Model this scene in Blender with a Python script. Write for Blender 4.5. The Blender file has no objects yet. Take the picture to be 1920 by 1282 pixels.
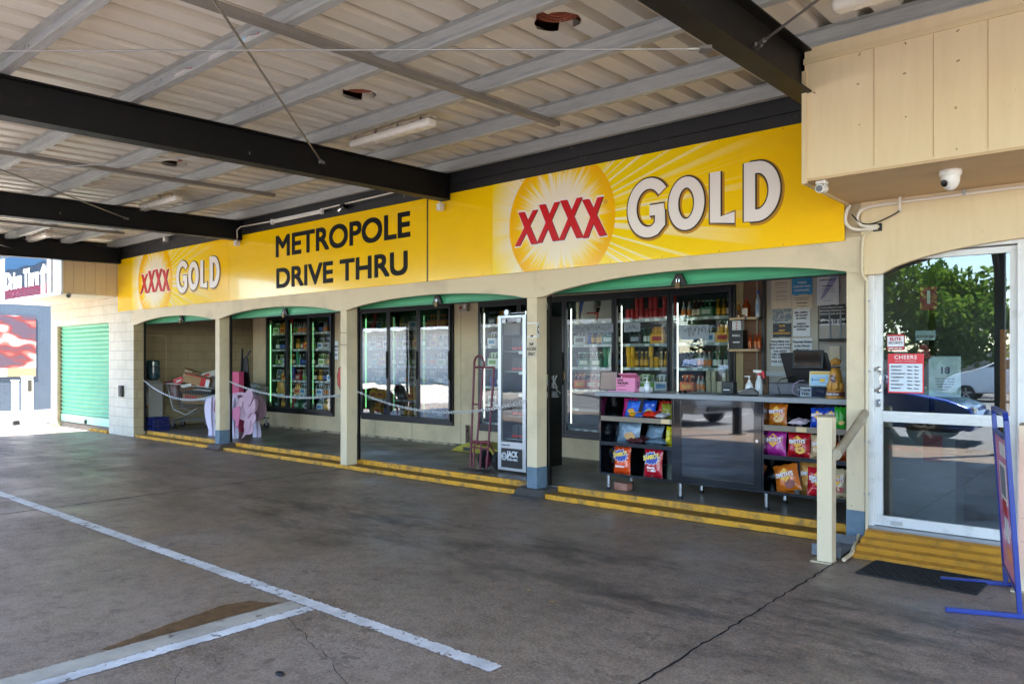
import bpy, bmesh, math, random
from mathutils import Vector, Matrix, Euler
R = math.radians
random.seed(7)
S = bpy.context.scene
COL = S.collection
# ---------------- camera ----------------
cd = bpy.data.cameras.new("camera"); cam = bpy.data.objects.new("camera", cd); COL.objects.link(cam)
FPX = 1430.0; YAW = R(40.54); CH = 1.6
cd.sensor_width = 36; cd.lens = FPX/1920*36; cd.shift_y = 34/1920; cd.clip_start = .05; cd.clip_end = 2000
cam.location = (0, 0, CH); cam.rotation_euler = (R(90), 0, YAW)
S.camera = cam
# ---------------- sky, sun, exposure ----------------
SUND = Vector((.27, -.404, 1)).normalized()
W = bpy.data.worlds.new("World"); S.world = W; W.use_nodes = True
nt = W.node_tree; bg = nt.nodes['Background']
sky = nt.nodes.new('ShaderNodeTexSky'); sky.sky_type = 'NISHITA'; sky.sun_disc = False
sky.sun_elevation = math.asin(SUND.z); sky.sun_rotation = math.atan2(SUND.x, SUND.y)
sky.air_density = 1.0; sky.dust_density = .1; sky.ozone_density = 2.2
nt.links.new(sky.outputs[0], bg.inputs[0]); bg.inputs[1].default_value = .14
sl = bpy.data.lights.new("sun", 'SUN'); sl.energy = 5; sl.angle = R(.5); sl.color = (1, .965, .91)
so = bpy.data.objects.new("sun", sl); so.rotation_euler = SUND.to_track_quat('Z', 'Y').to_euler(); so.location = (0, -5, 20); COL.objects.link(so)
S.view_settings.view_transform = 'Standard'; S.view_settings.look = 'None'; S.view_settings.gamma = 1
S.view_settings.exposure = 3.22
S.render.engine = 'CYCLES'
cy = S.cycles
cy.use_denoising = True; cy.max_bounces = 10; cy.diffuse_bounces = 6; cy.glossy_bounces = 5; cy.transparent_max_bounces = 16; cy.transmission_bounces = 6
cy.sample_clamp_indirect = 8; cy.caustics_reflective = False; cy.caustics_refractive = False
# ---------------- helpers ----------------
ca, sa = math.cos(YAW), math.sin(YAW)
def Q(px, py, Y):
    """point on the plane y=Y seen at a photo pixel (survey of the facade)"""
    u = (px-960)/FPX; v = (675-py)/FPX
    r = (-sa+u*ca, ca+u*sa, v); t = Y/r[1]
    return Vector((r[0]*t, Y, CH+r[2]*t))
def lin(c):
    return tuple((x/12.92 if x <= .04045 else ((x+.055)/1.055)**2.4) for x in c)
def hx(s):
    return lin(tuple(int(s[i:i+2], 16)/255 for i in (0, 2, 4)))
MATS = {}; RES = 3
def M(name, col, rough=.6, metal=0, var=0, vs=4, col2=None, bump=0, bs=40, spec=.5, emit=None, es=1, coat=0, thr=None, stretch=None, speck=0, wob=0):
    """procedural material: two-colour noise, fine bump"""
    if name in MATS: return MATS[name]
    m = bpy.data.materials.new(name); m.use_nodes = True; n = m.node_tree.nodes; l = m.node_tree.links
    b = n['Principled BSDF']
    c = hx(col) if isinstance(col, str) else col
    b.inputs['Base Color'].default_value = (*c, 1); b.inputs['Roughness'].default_value = rough
    b.inputs['Metallic'].default_value = metal; b.inputs['Specular IOR Level'].default_value = spec
    b.inputs['Coat Weight'].default_value = coat; b.inputs['Coat Roughness'].default_value = .04
    tc = n.new('ShaderNodeTexCoord'); src = tc.outputs['Object']
    if stretch:
        mp = n.new('ShaderNodeMapping'); mp.inputs['Scale'].default_value = stretch; l.new(src, mp.inputs[0]); src = mp.outputs[0]
    if var or col2:
        nz = n.new('ShaderNodeTexNoise'); nz.inputs['Scale'].default_value = vs; nz.inputs['Detail'].default_value = 6; nz.inputs['Roughness'].default_value = .62
        l.new(src, nz.inputs['Vector'])
        rp = n.new('ShaderNodeMapRange'); t = thr or (.35, .7)
        rp.inputs[1].default_value = t[0]; rp.inputs[2].default_value = t[1]; l.new(nz.outputs[0], rp.inputs[0])
        mx = n.new('ShaderNodeMix'); mx.data_type = 'RGBA'; mx.inputs[6].default_value = (*c, 1)
        c2 = (hx(col2) if isinstance(col2, str) else col2) if col2 else tuple(x*(1-var) for x in c)
        mx.inputs[7].default_value = (*c2, 1)
        if col2 and var:
            mm = n.new('ShaderNodeMath'); mm.operation = 'MULTIPLY'; mm.inputs[1].default_value = var; l.new(rp.outputs[0], mm.inputs[0]); l.new(mm.outputs[0], mx.inputs[0])
        else: l.new(rp.outputs[0], mx.inputs[0])
        cout = mx.outputs[2]
        if speck:      # paint chips and scuffs
            for sc_, t_ in ((38, .725), (11, .75)):
                ns = n.new('ShaderNodeTexNoise'); ns.inputs['Scale'].default_value = sc_; ns.inputs['Detail'].default_value = 3; l.new(src, ns.inputs['Vector'])
                rs = n.new('ShaderNodeMapRange'); rs.inputs[1].default_value = t_; rs.inputs[2].default_value = t_+.015; rs.inputs[4].default_value = speck; l.new(ns.outputs[0], rs.inputs[0])
                ms = n.new('ShaderNodeMix'); ms.data_type = 'RGBA'; l.new(rs.outputs[0], ms.inputs[0]); l.new(cout, ms.inputs[6]); ms.inputs[7].default_value = (.09, .065, .045, 1); cout = ms.outputs[2]
        l.new(cout, b.inputs['Base Color'])
        rr = n.new('ShaderNodeMapRange'); rr.inputs[3].default_value = max(0, rough-.08); rr.inputs[4].default_value = min(1, rough+.12)
        l.new(nz.outputs[0], rr.inputs[0]); l.new(rr.outputs[0], b.inputs['Roughness'])
    if bump:
        nb = n.new('ShaderNodeTexNoise'); nb.inputs['Scale'].default_value = bs; nb.inputs['Detail'].default_value = 4; l.new(src, nb.inputs['Vector'])
        bm = n.new('ShaderNodeBump'); bm.inputs['Strength'].default_value = bump; bm.inputs['Distance'].default_value = .01
        l.new(nb.outputs[0], bm.inputs['Height']); l.new(bm.outputs[0], b.inputs['Normal'])
    if wob:
        nw = n.new('ShaderNodeTexNoise'); nw.inputs['Scale'].default_value = 1.1; nw.inputs['Detail'].default_value = 1; l.new(tc.outputs['Object'], nw.inputs['Vector'])
        bw_ = n.new('ShaderNodeBump'); bw_.inputs['Strength'].default_value = wob; bw_.inputs['Distance'].default_value = .03; l.new(nw.outputs[0], bw_.inputs['Height']); l.new(bw_.outputs[0], b.inputs['Normal']); l.new(bw_.outputs[0], b.inputs['Coat Normal'])
    if emit is not None:
        e = hx(emit) if isinstance(emit, str) else emit
        b.inputs['Emission Color'].default_value = (*e, 1); b.inputs['Emission Strength'].default_value = es
    MATS[name] = m; return m
def N(m): return m.node_tree.nodes, m.node_tree.links, m.node_tree.nodes['Principled BSDF']
def math_n(n, l, op, a, b=None, c=None):
    q = n.new('ShaderNodeMath'); q.operation = op
    for i, v in enumerate((a, b, c)):
        if v is None: continue
        if isinstance(v, (int, float)): q.inputs[i].default_value = v
        else: l.new(v, q.inputs[i])
    return q.outputs[0]
def mixc(n, l, f, a, b):
    q = n.new('ShaderNodeMix'); q.data_type = 'RGBA'
    if isinstance(f, (int, float)): q.inputs[0].default_value = f
    else: l.new(f, q.inputs[0])
    for i, v in ((6, a), (7, b)):
        if isinstance(v, tuple): q.inputs[i].default_value = (*v[:3], 1)
        else: l.new(v, q.inputs[i])
    return q.outputs[2]
def noise(n, l, src, sc, det=5, dim='3D', rough=.6):
    q = n.new('ShaderNodeTexNoise'); q.noise_dimensions = dim; q.inputs['Scale'].default_value = sc; q.inputs['Detail'].default_value = det; q.inputs['Roughness'].default_value = rough
    if dim == '1D': l.new(src, q.inputs['W'])
    else: l.new(src, q.inputs['Vector'])
    return q.outputs[0]
def mr(n, l, v, a, b, c=0, d=1, smooth=False):
    q = n.new('ShaderNodeMapRange'); l.new(v, q.inputs[0])
    if smooth: q.interpolation_type = 'SMOOTHSTEP'
    for i, x in enumerate((a, b, c, d)): q.inputs[i+1].default_value = x
    return q.outputs[0]
def glass(name, tint=(1, 1, 1), wav=.0, k=1.0, base=.02):
    if name in MATS: return MATS[name]
    m = bpy.data.materials.new(name); m.use_nodes = True; n = m.node_tree.nodes; l = m.node_tree.links
    n.remove(n['Principled BSDF']); out = n['Material Output']
    t = n.new('ShaderNodeBsdfTransparent'); t.inputs[0].default_value = (*tint, 1)
    g = n.new('ShaderNodeBsdfGlossy'); g.inputs['Roughness'].default_value = .0
    gm = n.new('ShaderNodeNewGeometry'); vm = n.new('ShaderNodeVectorMath'); vm.operation = 'DOT_PRODUCT'; l.new(gm.outputs['Normal'], vm.inputs[0]); l.new(gm.outputs['Incoming'], vm.inputs[1])
    q = math_n(n, l, 'POWER', math_n(n, l, 'SUBTRACT', 1, math_n(n, l, 'ABSOLUTE', vm.outputs['Value'])), 5)   # Schlick, same from both sides
    fac = math_n(n, l, 'MULTIPLY_ADD', q, .95*k, .045*k+base)
    mx = n.new('ShaderNodeMixShader'); l.new(fac, mx.inputs[0]); l.new(t.outputs[0], mx.inputs[1]); l.new(g.outputs[0], mx.inputs[2]); l.new(mx.outputs[0], out.inputs[0])
    if wav:
        tc = n.new('ShaderNodeTexCoord'); nz = noise(n, l, tc.outputs['Object'], 2.5, 1)
        b = n.new('ShaderNodeBump'); b.inputs['Strength'].default_value = wav; b.inputs['Distance'].default_value = .02; l.new(nz, b.inputs['Height']); l.new(b.outputs[0], g.inputs['Normal'])
    MATS[name] = m; return m
def curve(pts, k=6):
    """smooth path through the points"""
    P = [Vector(p) for p in pts]; P = [P[0]*2-P[1]]+P+[P[-1]*2-P[-2]]; out = []
    for i in range(1, len(P)-2):
        a, b, c, d = P[i-1:i+3]
        for j in range(k):
            t = j/k; out.append(.5*((2*b)+(c-a)*t+(2*a-5*b+4*c-d)*t*t+(3*b-a-3*c+d)*t**3))
    return out+[P[-2]]
class MB:
    def __init__(s): s.v = []; s.f = []; s.m = []
    def add(s, vs, fs, mi=0):
        o = len(s.v); s.v += [tuple(p) for p in vs]; s.f += [tuple(i+o for i in f) for f in fs]; s.m += [mi]*len(fs); return s
    def box(s, x0, x1, y0, y1, z0, z1, mi=0, T=None):
        vs = [Vector(p) for p in ((x0,y0,z0),(x1,y0,z0),(x1,y1,z0),(x0,y1,z0),(x0,y0,z1),(x1,y0,z1),(x1,y1,z1),(x0,y1,z1))]
        if T is not None: vs = [T @ p for p in vs]
        return s.add(vs, [(0,3,2,1),(4,5,6,7),(0,1,5,4),(1,2,6,5),(2,3,7,6),(3,0,4,7)], mi)
    def cyl(s, p0, p1, r0, r1=None, seg=12, mi=0, cap=True):
        p0 = Vector(p0); p1 = Vector(p1); r1 = r0 if r1 is None else r1
        d = (p1-p0).normalized(); a = d.orthogonal().normalized(); b = d.cross(a)
        vs = []
        for p, r in ((p0, r0), (p1, r1)):
            for i in range(seg):
                t = 2*math.pi*i/seg; vs.append(p+a*math.cos(t)*r+b*math.sin(t)*r)
        fs = [(i, (i+1) % seg, seg+(i+1) % seg, seg+i) for i in range(seg)]
        if cap: fs += [tuple(range(seg))[::-1], tuple(range(seg, 2*seg))]
        return s.add(vs, fs, mi)
    def tube(s, pts, r, seg=8, mi=0):
        pts = [Vector(p) for p in pts]; n = len(pts); vs = []; a = None
        for i, p in enumerate(pts):
            d = (pts[min(i+1, n-1)]-pts[max(i-1, 0)]).normalized()
            if a is None: a = d.orthogonal().normalized()
            a = (a-d*a.dot(d)).normalized(); b = d.cross(a)
            for k in range(seg):
                t = 2*math.pi*k/seg; vs.append(p+a*math.cos(t)*r+b*math.sin(t)*r)
        fs = []
        for i in range(n-1):
            for k in range(seg): fs.append((i*seg+k, i*seg+(k+1) % seg, (i+1)*seg+(k+1) % seg, (i+1)*seg+k))
        fs += [tuple(range(seg))[::-1], tuple(range((n-1)*seg, n*seg))]
        return s.add(vs, fs, mi)
    def lathe(s, prof, c=(0,0,0), seg=12, mis=None, mi=0):
        """prof: (radius, z); mis: material per band"""
        cx, cy_, cz = c; vs = []; n = len(prof)
        for r, z in prof:
            for k in range(seg):
                t = 2*math.pi*k/seg; vs.append((cx+r*math.cos(t), cy_+r*math.sin(t), cz+z))
        o = len(s.v); s.v += vs
        for i in range(n-1):
            for k in range(seg):
                s.f.append(tuple(o+q for q in (i*seg+k, i*seg+(k+1) % seg, (i+1)*seg+(k+1) % seg, (i+1)*seg+k))); s.m.append(mis[i] if mis else mi)
        s.f.append(tuple(o+k for k in range(seg))[::-1]); s.m.append(mis[0] if mis else mi)
        s.f.append(tuple(o+(n-1)*seg+k for k in range(seg))); s.m.append(mis[-1] if mis else mi)
        return s
    def prism(s, poly, axis, a, b, mi=0, T=None):
        """poly in the two other axes (cyclic order x,y,z minus axis), extruded a..b along axis"""
        def P(p, h):
            q = {'x': (h, p[0], p[1]), 'y': (p[0], h, p[1]), 'z': (p[0], p[1], h)}[axis]
            return T @ Vector(q) if T is not None else Vector(q)
        n = len(poly); vs = [P(p, a) for p in poly]+[P(p, b) for p in poly]
        fs = [(i, (i+1) % n, n+(i+1) % n, n+i) for i in range(n)]+[tuple(range(n))[::-1], tuple(range(n, 2*n))]
        return s.add(vs, fs, mi)
    def parts(s):
        par = list(range(len(s.v)))
        def find(a):
            while par[a] != a: par[a] = par[par[a]]; a = par[a]
            return a
        for f in s.f:
            r = find(f[0])
            for i in f[1:]: par[find(i)] = r
        out = {}
        for f, m in zip(s.f, s.m): out.setdefault(find(f[0]), []).append((f, m))
        for fs in out.values():
            q = MB(); ids = sorted({i for f, _ in fs for i in f}); k = {a: i for i, a in enumerate(ids)}
            q.v = [s.v[i] for i in ids]; q.f = [tuple(k[i] for i in f) for f, _ in fs]; q.m = [m for _, m in fs]; yield q
    def each(s, name, mat, parent=None, **k):
        """one object per separate piece"""
        return [q.build(name, mat, parent, **k) for q in list(s.parts())]
    def build(s, name, mat, parent=None, smooth=False, bevel=0, off=True, segs=2):
        me = bpy.data.meshes.new(name)
        v = s.v
        if parent is not None and off:
            o = Vector((0, 0, 0)); p = parent
            while p is not None: o += Vector(p.location); p = p.parent
            v = [(a[0]-o.x, a[1]-o.y, a[2]-o.z) for a in v]
        me.from_pydata(v, [], s.f)
        ms = mat if isinstance(mat, (list, tuple)) else [mat]
        for m in ms: me.materials.append(m)
        if len(ms) > 1: me.polygons.foreach_set('material_index', s.m)
        bm = bmesh.new(); bm.from_mesh(me); bmesh.ops.recalc_face_normals(bm, faces=bm.faces)
        bm.to_mesh(me); bm.free()
        if smooth:
            me.polygons.foreach_set('use_smooth', [True]*len(me.polygons))
            try: me.set_sharp_from_angle(angle=R(40))
            except Exception: pass
        me.update()
        o = bpy.data.objects.new(name, me); COL.objects.link(o)
        if parent is not None: o.parent = parent
        if bevel:
            b = o.modifiers.new('bevel', 'BEVEL'); b.width = bevel; b.segments = segs; b.limit_method = 'ANGLE'
        return o
def tag(o, label, cat, group=None):
    o['label'] = label; o['category'] = cat
    if group: o['group'] = group
    return o
def struct(o): o['kind'] = 'structure'; return o
def thing(name, label, cat, loc=(0,0,0), rz=0, group=None):
    o = bpy.data.objects.new(name, None); COL.objects.link(o); o.location = loc; o.rotation_euler = (0,0,rz); o.empty_display_size = .1
    return tag(o, label, cat, group)
def lab(o, s): o['label'] = s; return o
def dup(o, parent=None, **k):
    c = o.copy(); COL.objects.link(c); c.parent = parent
    for ch in o.children: dup(ch, c)
    for kk, v in k.items():
        if kk == 'loc': c.location = v
        elif kk == 'rz': c.rotation_euler = (0, 0, v)
        else: c[kk] = v
    return c
def text(s, size, mat, loc, parent=None, name='lettering', face='-y', ext=.0015, ofs=0, xs=1, align='LEFT', shear=0, rot=0, space=1, lsp=1):
    """real lettering; loc is world, face is the direction it reads towards"""
    c = bpy.data.curves.new(name, 'FONT'); c.body = s; c.size = size; c.extrude = ext; c.offset = ofs; c.align_x = align; c.shear = shear; c.space_character = space; c.space_line = lsp; c.resolution_u = RES
    t = bpy.data.objects.new(name, c)
    me = bpy.data.meshes.new_from_object(t); me.name = name; bpy.data.objects.remove(t)
    Rm = {'-y': Matrix.Rotation(R(90), 4, 'X'), '+x': Matrix.Rotation(R(90), 4, 'Z') @ Matrix.Rotation(R(90), 4, 'X'), '+z': Matrix.Identity(4), '-x': Matrix.Rotation(R(-90), 4, 'Z') @ Matrix.Rotation(R(90), 4, 'X')}[face]
    me.transform(Rm @ Matrix.Rotation(rot, 4, 'Z') @ Matrix.Diagonal((xs, 1, 1, 1)))
    me.materials.clear(); me.materials.append(mat)
    o = bpy.data.objects.new(name, me); COL.objects.link(o)
    L = Vector(loc)
    if parent is not None:
        o.parent = parent; p = parent
        while p is not None: L = L-Vector(p.location); p = p.parent
    o.location = L
    return o
def fit_text(s, x0, x1, z0, z1, Y, mat, parent=None, ofs=0, name='lettering', ext=.0015, shear=0):
    """lettering scaled to fill a rectangle on the plane y=Y"""
    o = text(s, 1, mat, (0, 0, 0), None, name, ofs=ofs, ext=.001, shear=shear); me = o.data
    xs = [v.co.x for v in me.vertices]; zs = [v.co.z for v in me.vertices]
    a = (x1-x0)/(max(xs)-min(xs)); b = (z1-z0)/(max(zs)-min(zs))
    for v in me.vertices:
        v.co = ((v.co.x-min(xs))*a, -ext if v.co.y < 0 else ext, (v.co.z-min(zs))*b)
    L = Vector((x0, Y, z0)); p = parent
    if parent is not None:
        o.parent = parent
        while p is not None: L = L-Vector(p.location); p = p.parent
    o.location = L; return o

def bold_text(s, x0, x1, z0, z1, Y, mat, parent, w, name='lettering', ext=.0015):
    """heavier lettering: the outline laid several times, each copy a hair further out"""
    o = fit_text(s, x0+w, x1-w, z0+w, z1-w, 0, mat, None, name=name, ext=ext); me = o.data; base = [Vector(v.co) for v in me.vertices]; faces = [list(p.vertices) for p in me.polygons]; bpy.data.objects.remove(o)
    mb = MB()
    for i in range(9):
        d = ((-w, -w), (-w, w), (w, -w), (w, w), (0, w), (0, -w), (w, 0), (-w, 0), (0, 0))[i]; mb.add([(x0+w+v.x+d[0], Y+v.y-i*.00025, z0+w+v.z+d[1]) for v in base], faces)
    return mb.build(name, mat, parent)
# ---------------- materials ----------------
cream = M('cream paint', 'd3c1a0', .55, speck=.6, var=.45, vs=2.2, col2='8f8570', bump=.08, bs=25, thr=(.5, .78))
creamd = M('aged cream paint', 'cebb96', .6, speck=.4, var=.55, vs=1.6, col2='84775e', bump=.08, bs=20, thr=(.45, .75))
peach = M('peach board paint', 'd8c39c', .6, speck=.3, var=.2, vs=3, col2='a98a5f', bump=.05, bs=8, thr=(.4, .8), stretch=(4, 4, .5))
blackp = M('black steel paint', '090706', .5, var=.5, vs=5, col2='2b241e', thr=(.55, .8), speck=.25, bump=.03, spec=.3)
flash = M('chipped black flashing', '1c1a1a', .5, var=.8, vs=9, col2='8f7f70', thr=(.68, .72))
galv = M('galvanised steel', 'b2b3b0', .5, .25, var=.22, vs=14, bump=.02, stretch=(.4, 3, 3))
white = M('white paint', 'dcdcda', .45, speck=.3, var=.12, vs=5)
alum = M('silver aluminium', 'b8bcc0', .3, .8, var=.1)
chrome = M('chrome', 'c8c8c8', .15, 1)
black = M('black plastic', '0b0b0c', .35)
gloss = M('glossy black laminate', '0a0d12', .07, coat=.6, var=.3, vs=3)
green = M('green shutter', '43a873', .4, var=.15, vs=2)
minty = M('mint shutter', '6cb690', .42, var=.12, vs=3)
yel = M('worn yellow paint', 'd0941e', .6, var=.85, vs=9, col2='6a583a', bump=.5, bs=50, thr=(.47, .66), speck=.8)
yeld = M('dirty yellow tread', '8d6a20', .65, var=.6, vs=6, col2='54452c', bump=.2, thr=(.4, .65))
blueg = M('blue grey paint', '64798a', .5, speck=.7, var=.3, vs=9)
brownp = M('brown base paint', '54463f', .6, var=.3, vs=9)
wood = M('brown timber', '7a5638', .6, var=.4, vs=4, stretch=(1, 1, 8))
tan = M('tan timber', 'c7a77c', .6, var=.2, vs=4)
paper = M('white paper', 'dfe2e6', .7, var=.08, vs=6)
paperb = M('beige paper', 'd9c9b0', .7, var=.08)
ink = M('black ink', '16161a', .6)
red = M('red print', 'b5161c', .45)
card = M('cardboard', 'a3835d', .8, var=.2, vs=6)
rubber = M('black rubber', '15171a', .75, var=.3, vs=30, bump=.3)
gl = glass('door glass', (.88, .93, .93), .0, 1.4, .03)
glf = glass('fridge glass', (.95, .97, .97), .06, .95, .005)
glm = glass('reflective fridge glass', (.8, .82, .82), .06, 2.8, .03)
glc = glass('clear plastic', (.9, .93, .95), 0, 1.2, .05)
# ---------------- ground ----------------
def concrete(name, ca_, cb_, cc_, rough=.55, stain=True):
    m = M(name, ca_, rough); n, l, b = N(m)
    tc = n.new('ShaderNodeTexCoord').outputs['Object']
    big = mr(n, l, noise(n, l, tc, .32, 4), .38, .62)
    c = mixc(n, l, big, hx(ca_), hx(cb_))
    mid = mr(n, l, noise(n, l, tc, 2.1, 8, rough=.68), .5, .74)
    c = mixc(n, l, math_n(n, l, 'MULTIPLY', mid, .8), c, hx(cc_))
    fine = noise(n, l, tc, 60, 3, rough=.75)
    c = mixc(n, l, mr(n, l, fine, .42, .62, 0, .6), c, tuple(x*1.75 for x in hx(cb_)))
    spk = mr(n, l, noise(n, l, tc, 110, 2), .62, .68)
    c = mixc(n, l, math_n(n, l, 'MULTIPLY', spk, .75), c, (.03, .027, .025))
    wsp = mr(n, l, noise(n, l, tc, 85, 2), .64, .69); c = mixc(n, l, math_n(n, l, 'MULTIPLY', wsp, .5), c, (.36, .33, .3))
    sp2 = mr(n, l, noise(n, l, tc, 42, 3, rough=.7), .6, .66); c = mixc(n, l, math_n(n, l, 'MULTIPLY', sp2, .45), c, (.04, .036, .032))
    mot = mr(n, l, noise(n, l, tc, 9, 9, rough=.8), .47, .6); c = mixc(n, l, math_n(n, l, 'MULTIPLY', mot, .4), c, hx(cc_))
    if stain:
        mp = n.new('ShaderNodeMapping'); mp.inputs['Scale'].default_value = (.55, 1.5, 1); l.new(tc, mp.inputs[0])
        st = mr(n, l, noise(n, l, mp.outputs[0], 1.7, 8, rough=.78), .46, .66)
        sx = n.new('ShaderNodeSeparateXYZ'); l.new(tc, sx.inputs[0])
        # the drive lane's oil drips lie along y = 4.9
        dy = math_n(n, l, 'ABSOLUTE', math_n(n, l, 'SUBTRACT', sx.outputs[1], 4.75))
        lane = mr(n, l, dy, .3, 1.5, 1, 0, True)
        c = mixc(n, l, math_n(n, l, 'MULTIPLY', math_n(n, l, 'MULTIPLY_ADD', st, 1.0, .12), lane), c, (.05, .041, .036))
        dr = mr(n, l, noise(n, l, tc, 6, 2), .645, .665)
        c = mixc(n, l, math_n(n, l, 'MULTIPLY', dr, .4), c, (.05, .04, .035))
    l.new(c, b.inputs['Base Color'])
    rr = mr(n, l, noise(n, l, tc, 1.3, 5), .35, .65, rough-.12, rough+.15); l.new(rr, b.inputs['Roughness'])
    bm = n.new('ShaderNodeBump'); bm.inputs['Strength'].default_value = .35; bm.inputs['Distance'].default_value = .004; l.new(fine, bm.inputs['Height']); l.new(bm.outputs[0], b.inputs['Normal'])
    return m
conc = concrete('stained concrete', '6d5f53', '857566', '41362d', .47)
floorm = concrete('dark veranda concrete', '56514a', '6a6257', '45403b', .4, False)
concl = concrete('pale concrete', '9a958c', 'aaa397', '8a8378', .6, False)
asph = M('asphalt', '6a6a6a', .85, var=.5, vs=60, col2='8b8b8c', bump=.4, bs=120)
struct(MB().box(-600, 600, -600, 600, -.5, -.012).build('ground', asph))
struct(MB().box(-60, -20.9, -15, 60, -.3, .001).box(-20.9, 8, -1.7, 6.9, -.3, 0).build('forecourt', [conc, concl]))
g = bpy.data.objects['forecourt']; 
for i, p in enumerate(g.data.polygons): p.material_index = 1 if i < 6 else 0
# expansion joints and cracks, as thin dark fills
def wig(x0, y0, x1, y1, w, n, amp, seed):
    rnd = random.Random(seed); mb = MB(); pts = []
    for i in range(n+1):
        t = i/n; pts.append((x0+(x1-x0)*t+rnd.uniform(-amp, amp), y0+(y1-y0)*t+rnd.uniform(-amp, amp), w*rnd.uniform(.5, 1.3)))
    dx, dy = x1-x0, y1-y0; L = math.hypot(dx, dy); nx, ny = -dy/L, dx/L
    for i in range(n):
        a, b = pts[i], pts[i+1]
        mb.add([(a[0]-nx*a[2], a[1]-ny*a[2], .003), (a[0]+nx*a[2], a[1]+ny*a[2], .003), (b[0]+nx*b[2], b[1]+ny*b[2], .003), (b[0]-nx*b[2], b[1]-ny*b[2], .003)], [(0, 1, 2, 3)])
    return mb
crk = M('crack filler', '171513', .9)
jm = MB()
for a in ((-9.17, -1.7, -9.17, 6.9, .012, 120, .004, 1), (-1.975, -1.7, -1.975, 6.2, .007, 160, .01, 2), (-15.6, -1.7, -15.6, 6.9, .006, 40, .003, 4)):
    w = wig(*a); jm.add(w.v, w.f)
struct(jm.build('expansion_joint', crk))
cm = MB()
for a in ((-1.0, 5.2, .3, 3.6, .0014, 30, .03, 5), (-4.3, 2.75, -2.6, 2.2, .0014, 26, .02, 6), (-4.9, 2.9, -4.75, 2.3, .0012, 14, .02, 8), (-3.9, 1.9, -2.9, 1.35, .001, 20, .03, 10)):
    w = wig(*a); cm.add(w.v, w.f)
struct(cm.build('surface_crack', crk))
# painted bay lines, worn at the edges
def linepaint(name, wear):
    m = M(name, 'd8d8d6', .6); n, l, b = N(m); tc = n.new('ShaderNodeTexCoord').outputs['Object']
    a = math_n(n, l, 'MULTIPLY_ADD', noise(n, l, tc, .9, 3), .35, math_n(n, l, 'MULTIPLY_ADD', noise(n, l, tc, 9, 8, rough=.75), 1, -.175)); k = mr(n, l, a, wear, wear+.03)
    l.new(math_n(n, l, 'SUBTRACT', 1, k), b.inputs['Alpha'])
    c = mixc(n, l, mr(n, l, noise(n, l, tc, 3, 6), .35, .7), hx('dedcd8'), hx('a8a5a0')); l.new(c, b.inputs['Base Color'])
    return m
lp = linepaint('worn white line paint', .565)
def strip(mb, x0, y0, x1, y1, w0, w1, n, seed, z=.004):
    rnd = random.Random(seed); dx, dy = x1-x0, y1-y0; L = math.hypot(dx, dy); nx, ny = -dy/L, dx/L; P = []
    for i in range(n+1):
        t = i/n; w = w0+(w1-w0)*t
        P.append(((x0+dx*t-nx*(w/2+rnd.uniform(-1, 1)*.007), y0+dy*t-ny*(w/2+rnd.uniform(-1, 1)*.007), z), (x0+dx*t+nx*(w/2+rnd.uniform(-1, 1)*.007), y0+dy*t+ny*(w/2+rnd.uniform(-1, 1)*.007), z)))
    for i in range(n): mb.add([P[i][0], P[i][1], P[i+1][1], P[i+1][0]], [(0, 1, 2, 3)])
s = MB(); strip(s, -17.2, 2.97, -2.63, 2.95, .12, .1, 900, 11); struct(s.build('painted_line', lp))
lp2 = linepaint('old cream line paint', .6); b_ = lp2.node_tree.nodes
for q_ in b_:
    if q_.type == 'MIX' and q_.data_type == 'RGBA': q_.inputs[6].default_value = (*hx('b9b1a0'), 1); q_.inputs[7].default_value = (*hx('8f877a'), 1)
s = MB(); strip(s, -4.32, 2.89, -4.38, -1.6, .17, .17, 320, 12); struct(s.build('painted_line', lp2))
s = MB(); strip(s, -4.185, 2.89, -4.245, -1.6, .1, .1, 320, 13); struct(s.build('painted_line', lp))
# brown spill beside the bay line
sp = M('brown spill', '6a4e33', .5, var=.55, vs=14); n_, l_, b_ = N(sp)
s = MB(); pts = [(-4.43, 2.83), (-4.52, 2.76), (-4.62, 2.72), (-4.68, 2.55), (-4.64, 2.42), (-4.6, 2.24), (-4.56, 2.05), (-4.5, 1.85), (-4.47, 1.72), (-4.43, 1.75)]
rj = random.Random(8); fine_ = []
for i in range(len(pts)):
    (xa, ya), (xb, yb) = pts[i], pts[(i+1) % len(pts)]
    for k in range(6): fine_.append((xa+(xb-xa)*k/6+rj.uniform(-.008, .008), ya+(yb-ya)*k/6+rj.uniform(-.008, .008)))
s.add([(x, y, .0025) for x, y in fine_], [tuple(range(len(fine_)))]); struct(s.build('spill_stain', sp))
# shop floor and its two worn yellow-edged steps
ST = [(-16.2, -13.07), (-12.67, -5.83), (-5.43, -2.1)]
fl = MB().box(-17.3, -2.04, 7.3, 9.4, -.2, .12).box(-17.3, -2.04, 7.18, 7.3, -.2, .118)
struct(fl.build('veranda_floor', floorm))
for i, (a, b) in enumerate(ST):
    k = MB().box(a, b, 6.955, 7.178, 0, .055, 0).box(a, b, 6.93, 6.955, 0, .057, 1).box(a, b, 7.178, 7.215, .05, .1225, 1)
    struct(k.build('shop_step', [yeld, yel], bevel=.006))
struct(MB().box(-20.35, -17.6, 6.97, 7.3, 0, .1, 0).box(-18.5, -17.55, 6.9, 6.97, 0, .06, 1).build('garage_step', [floorm, yel], bevel=.005))
# car park kerb strip and bay lines behind the photographer
s = MB()
for x in (-9.5, -6.8, -4.1, -1.4, 1.3): strip(s, x, -3.0, x, -7.5, .1, .1, 60, int(x*10), -.006)
struct(s.build('car_park_line', lp))
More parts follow.
